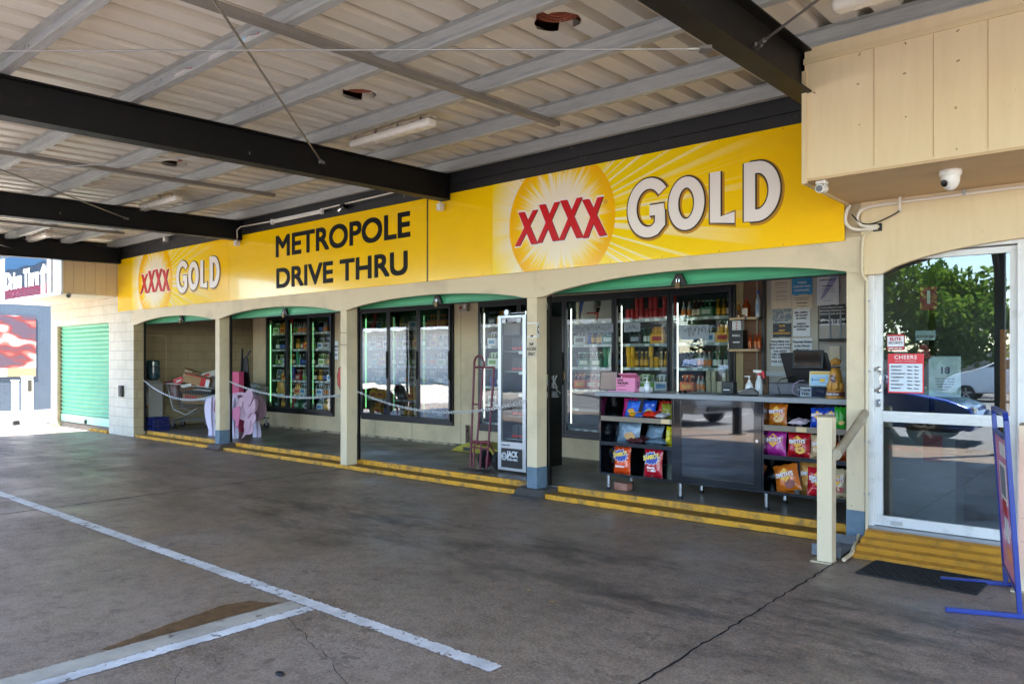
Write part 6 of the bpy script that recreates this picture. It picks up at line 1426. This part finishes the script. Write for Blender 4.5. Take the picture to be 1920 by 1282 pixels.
a = Q(1534, 519, 9.35); b = MB(); b.prism([(a.x+.02, a.z-.28), (a.x+.07, a.z-.25), (a.x+.2, a.z-.06), (a.x+.24, a.z-.0), (a.x+.15, a.z), (a.x+.1, a.z-.1)], 'y', 9.353, 9.3545); b.build('swoosh', M('lilac print', '9c9cc0', .5), t)
qsign(1537, 572, 1585, 598, [('IT IS AN OFFENCE TO SUPPLY', .2, .02), ('SMOKING PRODUCT TO', .4, .026), ('PERSON UNDER 18 YEARS', .62, .024)], 'black no-supply-to-minors notice above the router', M('poster black', '26282c', .5), M('pale ink', 'c8ccd0', .5), 20, 'notice')
qsign(1537, 598, 1585, 609, [('Quitline 13 7848', .5, .05)], 'white strip reading Quitline under the black notice', paper, ink, 21, 'notice', .003)
p = Q(1565, 660, 9.36); o = MB().box(p.x-.06, p.x+.06, 9.35, 9.36, p.z-.1, p.z+.07).build('blank_paper', paperb, None); tag(o, 'blank beige scrap of paper under the router shelf', 'paper')
t = thing('wifi_router', 'black router with two pale aerials on a wall shelf', 'router', (-2.9, 9.3, 1.82)); p = Q(1566, 638, 9.25)
MB().box(p.x-.16, p.x+.2, 9.15, 9.38, p.z-.01, p.z+.02).build('router_body', black, t, bevel=.01)
for dx in (-.07, .04): MB().cyl((p.x+dx, 9.3, p.z+.02), (p.x+dx-.01*(1 if dx < 0 else -1), 9.3, p.z+.36), .012, .01).build('aerial', M('aerial grey', '8f98a2', .4), t)
# ---------------- stickers on the glass door ----------------
def dq(px, py): return Q(px, py, 7.03)
t = thing('hours_sign', 'red CHEERS opening hours sign on the inside of the glass door', 'sign', (-1.7, 7.04, 1.3))
a, c = dq(1664, 663), dq(1732, 738); a.x += .0
b = MB().box(a.x, c.x, 7.036, 7.04, c.z, a.z); b.build('red_card', M('coral red card', 'cf2f38', .4), t, bevel=.002)
w_ = c.x-a.x; MB().box(a.x+w_*.04, c.x-w_*.04, 7.0345, 7.0358, c.z+.012, a.z-.085).build('white_panel', M('cool white card', 'c9d2da', .5), t)
text('CHEERS', .045, white, ((a.x+c.x)/2, 7.034, a.z-.045), t, align='CENTER', ofs=.0008, space=1.15); text('DRIVE THRU . HOTEL METROPOLE', .0105, white, ((a.x+c.x)/2, 7.034, a.z-.068), t, align='CENTER')
nv = M('navy ink', '2a3244', .6)
for i, (d_, h_) in enumerate((('MONDAY:', '10am - 9pm'), ('TUESDAY:', '10am - 9pm'), ('WEDNESDAY:', '10am - 9pm'), ('THURSDAY:', '10am - 9pm'), ('FRIDAY:', '10am - 10pm'), ('SATURDAY:', '10am - 10pm'), ('SUNDAY:', '10am - 8pm'))):
    z = a.z-.115-i*.0305*(a.z-c.z)/.335; text(d_, .0185, nv, (a.x+w_*.1, 7.033, z), t, ofs=.0003); text(h_, .0185, nv, (a.x+w_*.54, 7.033, z), t, ofs=.0003)
t = thing('security_sticker', 'red and white ELITE SECURITY sticker on the glass door above the hours sign', 'sticker', (-1.75, 7.04, 1.6)); a, c = dq(1663, 627), dq(1695, 656)
MB().box(a.x, c.x, 7.036, 7.04, c.z, a.z).build('sticker', M('sticker red', 'a81c24', .4), t); MB().box(a.x+.003, c.x-.003, 7.0345, 7.036, c.z+.03, a.z-.016).build('white_band', paper, t)
text('ELITE', .038, MATS['sticker red'], ((a.x+c.x)/2, 7.033, a.z-.052), t, align='CENTER', ofs=.0012); text('SECURITY', .025, MATS['maroon ink'], ((a.x+c.x)/2, 7.033, a.z-.08), t, align='CENTER', ofs=.0005); text('0427 475 251', .0195, white, ((a.x+c.x)/2, 7.033, c.z+.008), t, align='CENTER', ofs=.0007)
t = thing('age_notice', 'clear-sleeved 18 plus age notice on the glass door', 'notice', (-1.4, 7.06, 1.4)); a, c = dq(1740, 668), dq(1800, 745)
MB().box(a.x, c.x, 7.062, 7.065, c.z, a.z).build('sleeve', M('pale sleeve', '9fb0ae', .3, var=.3, vs=9), t); text('18', .075, nv, ((a.x+c.x)/2, 7.06, a.z-.14), t, align='CENTER', ofs=.004)
for i, s_ in enumerate(("YOU CAN'T ENTER", 'THIS AREA UNLESS', 'SUPERVISED BY A', 'RESPONSIBLE', 'ADULT')): text(s_, .0165, nv, ((a.x+c.x)/2, 7.06, a.z-.19-i*.022), t, align='CENTER', ofs=.0005)
t = thing('small_sticker', 'pale sticker reading XXXX DRAUGHT backwards on the glass door', 'sticker', (-1.5, 7.06, 1.7)); a, c = dq(1715, 620), dq(1752, 637); MB().box(a.x, c.x, 7.062, 7.065, c.z, a.z).build('sticker', M('grey sticker', '7f8f90', .5), t); text('XXXX DR', .03, M('brown print', '4a2018', .5), ((a.x+c.x)/2, 7.061, c.z+.02), t, align='CENTER', ofs=.001)
t = thing('exit_sticker', 'square red sticker high on the glass door', 'sticker', (-1.5, 7.06, 2)); a, c = dq(1724, 538), dq(1755, 580); MB().box(a.x, c.x, 7.062, 7.065, c.z, a.z).build('sticker', M('dark red print', '7a1c18', .5, var=.5, vs=50), t); MB().box(a.x+.05, c.x-.05, 7.06, 7.062, c.z+.05, a.z-.03).build('arrow', M('pale mark', '9a9a90', .5), t)
t = thing('round_sticker', 'dark red half-round sticker on the door glass beside the hours sign', 'sticker', (-1.5, 7.06, 1.55)); a, c = dq(1716, 645), dq(1744, 672); b = MB(); b.prism([(a.x+(c.x-a.x)*(.5+.5*math.cos(q)), c.z+(a.z-c.z)*math.sin(q)) for q in [math.pi*i/14 for i in range(15)]], 'y', 7.062, 7.065); b.build('sticker', MATS['dark red print'], t); text('KEEP', .014, paper, ((a.x+c.x)/2, 7.06, c.z+.03), t, align='CENTER')
# inside the entrance
MB().box(-1.94, 4, 9.5, 9.6, .15, 3).build('inner_wall', M('inner wall', '4c4a48', .7), bld)
struct(MB().box(-1.98, 5.9, 7.2, 9.5, -.2, .15).build('shop_floor', M('dark tiles', '3a3a3c', .4)))
t = thing('card_display', 'tall orange-brown cardboard display stand just inside the glass door', 'display stand', (-.95, 7.5, .15))
p0, p1 = Q(1875, 618, 7.5), Q(1920, 618, 7.5); ob = M('orange print', '8a5430', .6, var=.5, vs=6, col2='c88038')
MB().box(p0.x, p0.x+.42, 7.5, 7.85, .15, p0.z).build('board', ob, t)
for i, s_ in enumerate(('FRESH', 'FROM', 'YOUR')): text(s_, .07, ink, (p0.x+.17, 7.495, p0.z-.12-i*.08), t, align='CENTER', ofs=.003, xs=.8)
for k, c_ in enumerate(('3a6a28', 'a82820', '5a7a30')): MB().box(p0.x+.02, p0.x+.4, 7.49, 7.5, .5+k*.22, .64+k*.22).build('product_print', M('prod '+c_, c_, .5, var=.5, vs=20), t)
t = thing('bag_bin', 'red and grey bin of reusable bags just inside the door', 'bin', (-1.85, 7.6, .15)); p = Q(1672, 835, 7.5)
MB().box(-2.0+.08, -1.35, 7.4, 7.8, .15, .98).build('bin', M('bin grey', '4e5050', .5), t); MB().box(-1.6, -1.45, 7.39, 7.4, .72, .95).build('red_panel', M('bin red', '5a1418', .5), t); text('REUSABLE BAG', .055, M('bin red print', '8a1820', .5), (-1.89, 7.395, .8), t, ofs=.001, xs=.8)
# ---------------- handrails, mat, sandwich board ----------------
def handrail(x, label, y0=6.2):
    t = thing('handrail', label, 'handrail', (x, y0, 0), 0, 'cream handrails at the entrance step')
    MB().box(x-.065, x+.05, y0-.03, y0+.075, .012, 1.15).build('post', cream, t, bevel=.004); MB().box(x-.062, x+.047, y0-.027, y0+.072, 1.15, 1.165).build('cap', M('grimy cap', '8f8168', .8, var=.5, vs=60, col2='4f4636'), t, bevel=.006)
    MB().box(x-.11, x+.05, y0-.05, y0+.09, 0, .012).build('foot_plate', M('stained plate', 'b5a68a', .6, var=.4, vs=30), t)
    ry0 = y0-.02; Z = lambda y: .865+(y-ry0)*.38
    b = MB(); vs = []
    for y in (ry0, 6.91):
        z = Z(y)
        for k in range(14): a = 2*math.pi*k/14; vs.append((x+.085+.035*math.cos(a), y, z+.04*math.sin(a)+(-.004 if math.sin(a) < 0 else 0)))
    b.add(vs, [(k, (k+1) % 14, 14+(k+1) % 14, 14+k) for k in range(14)]+[tuple(range(14)), tuple(range(14, 28))]); b.build('rail', M('worn rail paint', 'a2947c', .45, var=.4, vs=8, col2='77694f'), t, smooth=True)
    MB().box(x+.05, x+.06, y0, y0+.05, .8, .9).build('rail_bracket', cream, t)
handrail(-2.03, 'cream handrail post and rail in front of the counter, left of the entrance step')
handrail(-.7, 'cream handrail post behind the pink sandwich board at the right edge', 6.3)
t = thing('door_mat', 'black diamond-pattern rubber mat in front of the yellow step', 'mat', (-1.38, 6.24, .0))
X = Matrix.Translation((-1.34, 6.24, 0)) @ Matrix.Rotation(R(-2), 4, 'Z')
MB().box(-.42, .38, -.23, .25, .0, .012, T=X).build('base', rubber, t, bevel=.01)
b = MB(); 
for i in range(30):
    for j in range(17):
        x = -.395+i*.0258+(.0129 if j % 2 else 0); y = -.2+j*.026; X3 = X @ Matrix.Translation((x, y, .012)) @ Matrix.Rotation(R(45), 4, 'Z'); b.box(-.007, .007, -.007, .007, 0, .005, T=X3)
o = b.build('tread_nubs', rubber, t)
t = thing('fallen_bracket', 'grey folded metal tray wedged behind the handrail foot', 'metal tray', (-2.05, 6.6, 0))
b = MB(); b.prism([(6.35, .012), (6.36, .1), (6.37, .1), (6.37, .03), (6.75, .05), (6.75, .12), (6.76, .12), (6.76, .04), (6.36, .012)], 'x', -2.2, -1.97); b.build('tray', M('dull zinc', '777a7e', .4, .5, var=.4, vs=14), t)
MB().tube([(-1.93, 6.3, .02), (-1.93, 6.5, .03), (-1.97, 6.7, .05), (-1.99, 6.9, .1)], .016).build('drain_pipe', cabm, t, smooth=True)
# sandwich sign on T feet
t = thing('sandwich_sign', 'pink advertising board in a leaning blue steel frame on long blue feet', 'sandwich board', (-.78, 6.0, 0), 0)
bl = M('blue enamel', '183080', .35, var=.15, vs=8); P0 = Vector((-.68, 5.64, .03)); P1 = Vector((-.855, 6.39, .03)); up = Vector((-.075, -.0, 1.23)); ax = (P1-P0).normalized()
b = MB(); nrm = ax.cross(up).normalized()
def bar(b, a, c, w, h, u):
    d = (c-a).normalized(); s_ = d.cross(u).normalized(); u2 = s_.cross(d)
    vs = [p+s_*i*w/2+u2*j*h/2 for p in (a, c) for i, j in ((-1, -1), (1, -1), (1, 1), (-1, 1))]; b.add(vs, [(0, 3, 2, 1), (4, 5, 6, 7), (0, 1, 5, 4), (1, 2, 6, 5), (2, 3, 7, 6), (3, 0, 4, 7)])
bar(b, P0, P0+up*.97, .03, .03, nrm); bar(b, P1, P1+up*.97, .03, .03, nrm); bar(b, P0+up*.97, P0+up+ax*.03, .03, .03, nrm); bar(b, P1+up*.97, P1+up-ax*.03, .03, .03, nrm)
bar(b, P0+up+ax*.02, P1+up-ax*.02, .03, .03, nrm); bar(b, P0+up*.87, P1+up*.87, .025, .025, nrm); bar(b, P0+up*.1, P1+up*.1, .025, .025, nrm)
b.build('frame', bl, t, bevel=.003)
for p in (P0, P1):
    b = MB(); d = Vector((-.93, -.37, 0)); q = Vector((p.x, p.y, .016)); bar(b, q+d*.41, q-d*.4, .03, .028, Vector((0, 0, 1))); b.build('foot', bl, t, bevel=.003)
Xb = Matrix(((ax.x, nrm.x, up.normalized().x, 0), (ax.y, nrm.y, up.normalized().y, 0), (ax.z, nrm.z, up.normalized().z, 0), (0, 0, 0, 1))); L = (P1-P0).length; H = up.length
Xb = Matrix.Translation(P0) @ Xb
MB().box(.015, L-.015, -.004, .004, H*.11, H*.86, T=Xb).build('panel_board', M('pink poster', 'd476a6', .35, coat=.3), t)
sgn = -1 if (Xb.to_3x3() @ Vector((0, 1, 0))).x < 0 else 1
def onb(x0, x1, z0, z1, m_, nm, k=1): MB().box(x0*L, x1*L, sgn*.004 if sgn > 0 else -.005-.001*k, .005+.001*k if sgn > 0 else -.004, H*z0, H*z1, T=Xb).build(nm, m_, t)
sgn = 1 if nrm.x < 0 else -1
onb(.2, .6, .76, .83, white, 'text_block', 2); onb(.25, .75, .5, .72, white, 'picture_frame', 1); onb(.32, .68, .54, .7, M('grey print', '70747c', .5), 'picture', 2); onb(.35, .65, .44, .52, red, 'red_label', 2); onb(.35, .6, .3, .42, white, 'white_figure', 1); onb(.3, .55, .2, .27, M('peach print', 'd88a60', .5), 'orange_print', 1)
# ---------------- far left: neighbour, poster, bollards, drive-thru box ----------------
nb = thing('neighbour_building', 'blue-grey painted brick building at the far left', 'building', (-28, 12, 0))
bb = blockmat('blue brick', '2b3743', '222c36', '1c242c', 'y', .24, .086)
MB().box(-40, -27.5, -2, 14, 0, 7).build('brick_wall', bb, nb); MB().box(-40.1, -27.4, -2.1, 14.1, 7, 7.2).build('parapet_cap', white, nb)
t = thing('hands_poster', 'large wall poster of raised hands over a yellow base on blue bricks', 'billboard', (-27.45, 8, 1))
pm_ = M('hands photo print', 'c8a49c', .5); n, l, b_ = N(pm_); tc = n.new('ShaderNodeTexCoord').outputs['Object']
mp = n.new('ShaderNodeMapping'); mp.inputs['Scale'].default_value = (1, .9, 2.2); mp.inputs['Rotation'].default_value = (R(-28), 0, 0); l.new(tc, mp.inputs[0])
q1 = noise(n, l, mp.outputs[0], 1.3, 1); c = mixc(n, l, mr(n, l, q1, .38, .46), hx('3a2a34'), hx('571a16')); c = mixc(n, l, mr(n, l, q1, .47, .53), c, hx('8a4a40')); c = mixc(n, l, mr(n, l, q1, .53, .6), c, hx('b0a4a8')); l.new(c, b_.inputs['Base Color'])
b = MB().box(-27.49, -27.45, 5.4, 8.65, 1.35, 3.0); b.build('photo', pm_, t); MB().box(-27.49, -27.45, 5.4, 8.65, 1.08, 1.35).build('white_strip', M('poster white', '8f8a84', .5), t); MB().box(-27.45, -27.448, 7.85, 8.65, 1.08, 1.35).build('gold_patch', M('poster gold', '6a6048', .5), t); text('TIMES', .17, M('ghost print', 'f4f0e8', .5), (-27.446, 6.5, 1.15), t, face='+x', ofs=.004)
def bollard(p, h, w, label, slot):
    t = thing('bollard', label, 'bollard', (p[0], p[1], 0), 0, 'white bollards at the lane edge'); x, y = p
    MB().box(x-w/2, x+w/2, y-w/2, y+w/2, 0, h).build('post', white, t, bevel=.01); MB().box(x-w/2-.01, x+w/2+.01, y-w/2-.01, y+w/2+.01, h, h+.03).build('cap', white, t, bevel=.005)
    if slot: MB().box(x+w/2, x+w/2+.004, y-w*.12, y+w*.32, h-.33, h-.06).build('slot', M('dark slot', '3a3630', .6), t)
    else: MB().box(x+w/2, x+w/2+.12, y-.1, y+.05, .02, .12).build('hinge', black, t)
bollard((-21.5, 6.32), 1.08, .13, 'thin white folding bollard, left of two by the garage', False); bollard((-20.9, 6.4), 1.18, .2, 'thick white bollard with a dark slot, right of two by the garage', True)
t = thing('drive_thru_sign', 'blue and crimson lightbox lettered Drive Thru with an arrow, on the left awning', 'sign', (-19.2, 5.84, 2.95))
ssm = M('sign teal', '131d2b', .3, var=.2, vs=1); MB().box(-21.1, -16.95, 5.79, 5.845, 2.93, 2.99).box(-17.72, -17.5, 5.79, 5.845, 2.99, 3.95).box(-17.42, -16.95, 5.80, 5.845, 2.99, 3.95).box(-21.1, -20.45, 5.79, 5.845, 2.99, 3.95).each('white_surround', white, t)
MB().box(-20.45, -17.72, 5.80, 5.845, 2.99, 3.95).build('backboard', ssm, t)
w = [(-20.45, 2.99), (-20.45, 3.2)]+[(-20.45+2.73*i/16, 3.22+.04*math.sin(i*1.3)) for i in range(1, 16)]+[(-17.72, 3.2), (-17.72, 2.99)]
b = MB(); b.prism(w, 'y', 5.795, 5.80); b.build('crimson_band', M('crimson print', '4a1022', .35), t)
w = [(-20.45, 3.95), (-20.45, 3.66)]+[(-20.45+2.73*i/16, 3.66+.02*math.sin(i)) for i in range(1, 16)]+[(-17.72, 3.68), (-17.72, 3.95)]
b = MB(); b.prism(w, 'y', 5.795, 5.80); b.build('sky_band', M('light blue print', '15334c', .35), t)
bold_text('Drive Thru', -20.35, -18.2, 3.2, 3.6, 5.79, M('sign white', 'f0f0f0', .35), t, .02); fit_text('CHEERS', -20.4, -18.2, 3.0, 3.13, 5.792, M('faint pink', '4a2432', .4), t, ofs=.01)
b = MB(); b.prism([(-18.05, 3.0), (-17.85, 3.0), (-17.85, 3.42), (-17.76, 3.42), (-17.93, 3.62), (-18.13, 3.42), (-18.05, 3.42)], 'y', 5.783, 5.793); b.build('arrow', MATS['sign white'], t)
# weeds by the bollards
rn = random.Random(4); b = MB()
for i in range(60):
    x, y = -20.6+rn.gauss(0, .14), 6.85+rn.gauss(0, .06); h = rn.uniform(.06, .22); d = Vector((rn.uniform(-.1, .1), rn.uniform(-.1, .1), h)); b.add([(x-.006, y, 0), (x+.006, y, 0), (x+d.x, y+d.y, d.z)], [(0, 1, 2)])
o = b.build('weeds', M('dry weed', '6f7a3a', .7), None); tag(o, 'tuft of dry weeds at the foot of the wall by the bollards', 'weeds'); o['kind'] = 'stuff'
# a few dead leaves and stones on the slab
for i, (x, y, l) in enumerate(((-3.42, 2.18, 'small black stone on the slab near the front white line'), (-3.36, 4.1, 'curled yellow leaf on the oil-stained lane'), (-3.08, 4.0, 'second curled yellow leaf on the oil-stained lane'))):
    b = MB(); rr = random.Random(i)
    if i == 0: hdv = [Vector(v.co) for v in hd.verts]; b.add([(x+v.x*.03, y+v.y*.02, .008+v.z*.01) for v in hdv], [[v.index for v in f.verts] for f in hd.faces]); o = b.build('pebble', ink, None, smooth=True); tag(o, l, 'stone')
    else: b.add([(x-.02, y, .004), (x, y-.009, .012), (x+.022, y, .005), (x, y+.009, .011)], [(0, 1, 2, 3)]); o = b.build('dead_leaf', M('dead leaf', 'b88a48', .7), None); tag(o, l, 'leaf')
# ---------------- behind the photographer: what the glass reflects ----------------
def car(x, y, rz, col, label, suv=0, nm='parked_car'):
    t = thing(nm, label, 'car', (x, y, -.012), rz, 'cars parked behind the photographer')
    paint = M('car paint '+col, col, .2, .3, coat=1); gk = M('car glass', '0a0d10', .05, coat=1); h = .25*suv
    prof_ = [(-2.2, .35), (-2.25, .6), (-2.2, .85+h), (-1.9, .95+h), (-1.45, 1.36+h*1.5) if not suv else (-1.95, 1.4+h), (-.9, 1.46+h), (.1, 1.45+h), (.55, 1.3+h*.8), (1.1, 1.0+h), (1.75, .88+h*.8), (2.15, .72+h*.6), (2.25, .5), (2.2, .3)]
    def hw(z): return .88 if z < 1+h else .88-(z-1-h)*.55
    b = MB(); n = len(prof_); vs = []
    for s in (-1, 1): vs += [(px, s*hw(pz), pz) for px, pz in prof_]
    b.add(vs, [(i, (i+1) % n, n+(i+1) % n, n+i) for i in range(n)]+[tuple(range(n)), tuple(range(2*n-1, n-1, -1))]); o = b.build('body', paint, t, off=False, bevel=.06, segs=3, smooth=True)
    g = MB()
    for s in (-1, 1):
        q = [(-1.55, 1.02+h), (-1.25, 1.36+h), (-.1, 1.4+h), (.35, 1.32+h), (.8, 1.02+h)]; g.add([(px, s*(hw(pz)+.012), pz) for px, pz in q], [tuple(range(5))])
    g.add([(.62, -.68, 1.3+h*.8), (.62, .68, 1.3+h*.8), (1.14, .76, 1.03+h), (1.14, -.76, 1.03+h)], [(0, 1, 2, 3)]); g.each('window', gk, t, off=False)
    for wx in (-1.35, 1.4):
        for s in (-1, 1):
            w = MB().cyl((wx, s*.76, .32), (wx, s*.9, .32), .32, seg=24); wo = w.build('tyre', rubber, t, off=False)
            r_ = MB()
            r_.cyl((wx, s*.89, .32), (wx, s*.905, .32), .06, seg=12)
            for k in range(5): a = 2*math.pi*k/5; r_.box(-.025, .025, -.006, .006, 0, .21, T=Matrix.Translation((wx, s*.902, .32)) @ Matrix.Rotation(a, 4, 'Y'))
            r_.build('rim', alum, wo, off=False)
    for s in (-1, 1):
        MB().box(2.02, 2.2, s*.62-.16, s*.62+.16, .62+h*.5, .74+h*.5).build('headlight', M('lamp glass', 'c8d0d4', .05, coat=1), t, off=False, bevel=.02); MB().box(-2.27, -2.2, s*.68-.13, s*.68+.13, .75+h*.7, .9+h*.7).build('tail_light', red, t, off=False)
    MB().box(2.2, 2.275, -.5, .5, .36, .5).build('grille', black, t, off=False)
    return t
car(-4.85, -2.85, 0, '0f3f9c', 'bright blue car parked just behind the photographer')
car(-10.5, -3.4, R(12), 'a9afb3', 'silver sedan parked left of the blue car')
car(-4.5, -21, R(180), 'd8dadb', 'white four-wheel drive parked under the trees', 1); car(-17, -15, R(60), 'b0b3b6', 'pale grey four-wheel drive parked across the car park', 1)
def leafmat():
    m = M('leaf green', '3f5f22', .6); n, l, b = N(m); gi = n.new('ShaderNodeNewGeometry')
    c = mixc(n, l, gi.outputs['Random Per Island'], hx('2c4d18'), hx('708c34')); l.new(c, b.inputs['Base Color'])
    tr = n.new('ShaderNodeBsdfTranslucent'); l.new(c, tr.inputs[0]); mx = n.new('ShaderNodeMixShader'); mx.inputs[0].default_value = .5
    l.new(b.outputs[0], mx.inputs[1]); l.new(tr.outputs[0], mx.inputs[2]); l.new(mx.outputs[0], n['Material Output'].inputs[0]); return m
lf = leafmat(); bark = M('bark', '5a4a3a', .9, var=.4, vs=8, bump=.5)
def tree(x, y, H, rad, label, seed):
    t = thing('tree', label, 'tree', (x, y, 0), 0, 'trees behind the car park'); rn = random.Random(seed)
    b = MB(); b.cyl((x, y, 0), (x+.1, y, H*.4), .28, .18, 10); tips = []
    for k in range(7):
        a = 2*math.pi*k/7+rn.random(); e = Vector((x+math.cos(a)*rad*.6, y+math.sin(a)*rad*.6, H*rn.uniform(.55, .85))); b.cyl((x+.1, y, H*.36), e, .13, .04, 7); tips.append(e)
    b.build('trunk', bark, t)
    c = MB(); cl = [(Vector((x, y, H*.56))+Vector((rn.gauss(0, rad*.55), rn.gauss(0, rad*.5), rn.gauss(0, H*.17))), rn.uniform(.6, 1.2)) for _ in range(46)]+[(p, 1.1) for p in tips]
    for p, r in cl:
        for _ in range(170):
            d = Vector((rn.gauss(0, 1), rn.gauss(0, 1), rn.gauss(0, .8))).normalized()*r*rn.uniform(.6, 1); q = p+d; s_ = rn.uniform(.1, .19)
            u = Vector((rn.gauss(0, 1), rn.gauss(0, 1), rn.gauss(0, 1))).normalized(); v = u.orthogonal().normalized(); c.add([q-u*s_, q+v*s_*.6, q+u*s_, q-v*s_*.6], [(0, 1, 2, 3)])
    c.build('crown', lf, t)
for i, (x, y, H, r, l) in enumerate(((-10.9, -24.5, 9, 2.1, 'tall leafy tree behind the white four-wheel drive'), (-7.3, -25, 5.9, 1.7, 'rounder, lower tree beside the car park fence'), (-1, -27, 4.2, 1.6, 'small bushy tree at the right of the car park'), (-15.5, -26, 9.5, 3.0, 'tallest tree at the back of the car park'), (-22, -28, 8, 3, 'tree near the pale shed'))): tree(x, y, H, r, l, i)
t = thing('boundary_fence', 'pale metal fence along the far side of the car park', 'fence', (-8, -30, 0)); b = MB()
for i in range(120): b.box(-40+i*.5, -39.5+i*.5, -30.03+.01*(i % 2), -30+.01*(i % 2), 0, 2.0)
b.build('sheeting', M('fence grey', 'b5b8ba', .5), t); MB().box(-40, 20, -30.1, -30.05, 1.95, 2.05).build('top_rail', galv, t)
t = thing('far_shed', 'long white shed with a pale roof across the car park', 'building', (-34, -18, 0)); MB().box(-44, -24, -26, -16, 0, 3.6).build('walls', white, t); b = MB(); b.prism([(-26.5, 3.6), (-15.5, 3.6), (-21, 5.2)], 'x', -44.3, -23.7); b.build('roof', galv, t)
for i in range(5): MB().box(-24, -23.97, -25+i*1.8, -24+i*1.8, 1.2, 2.4).build('window', gk_ if 0 else M('shed glass', '202830', .1), t)
hd.free()
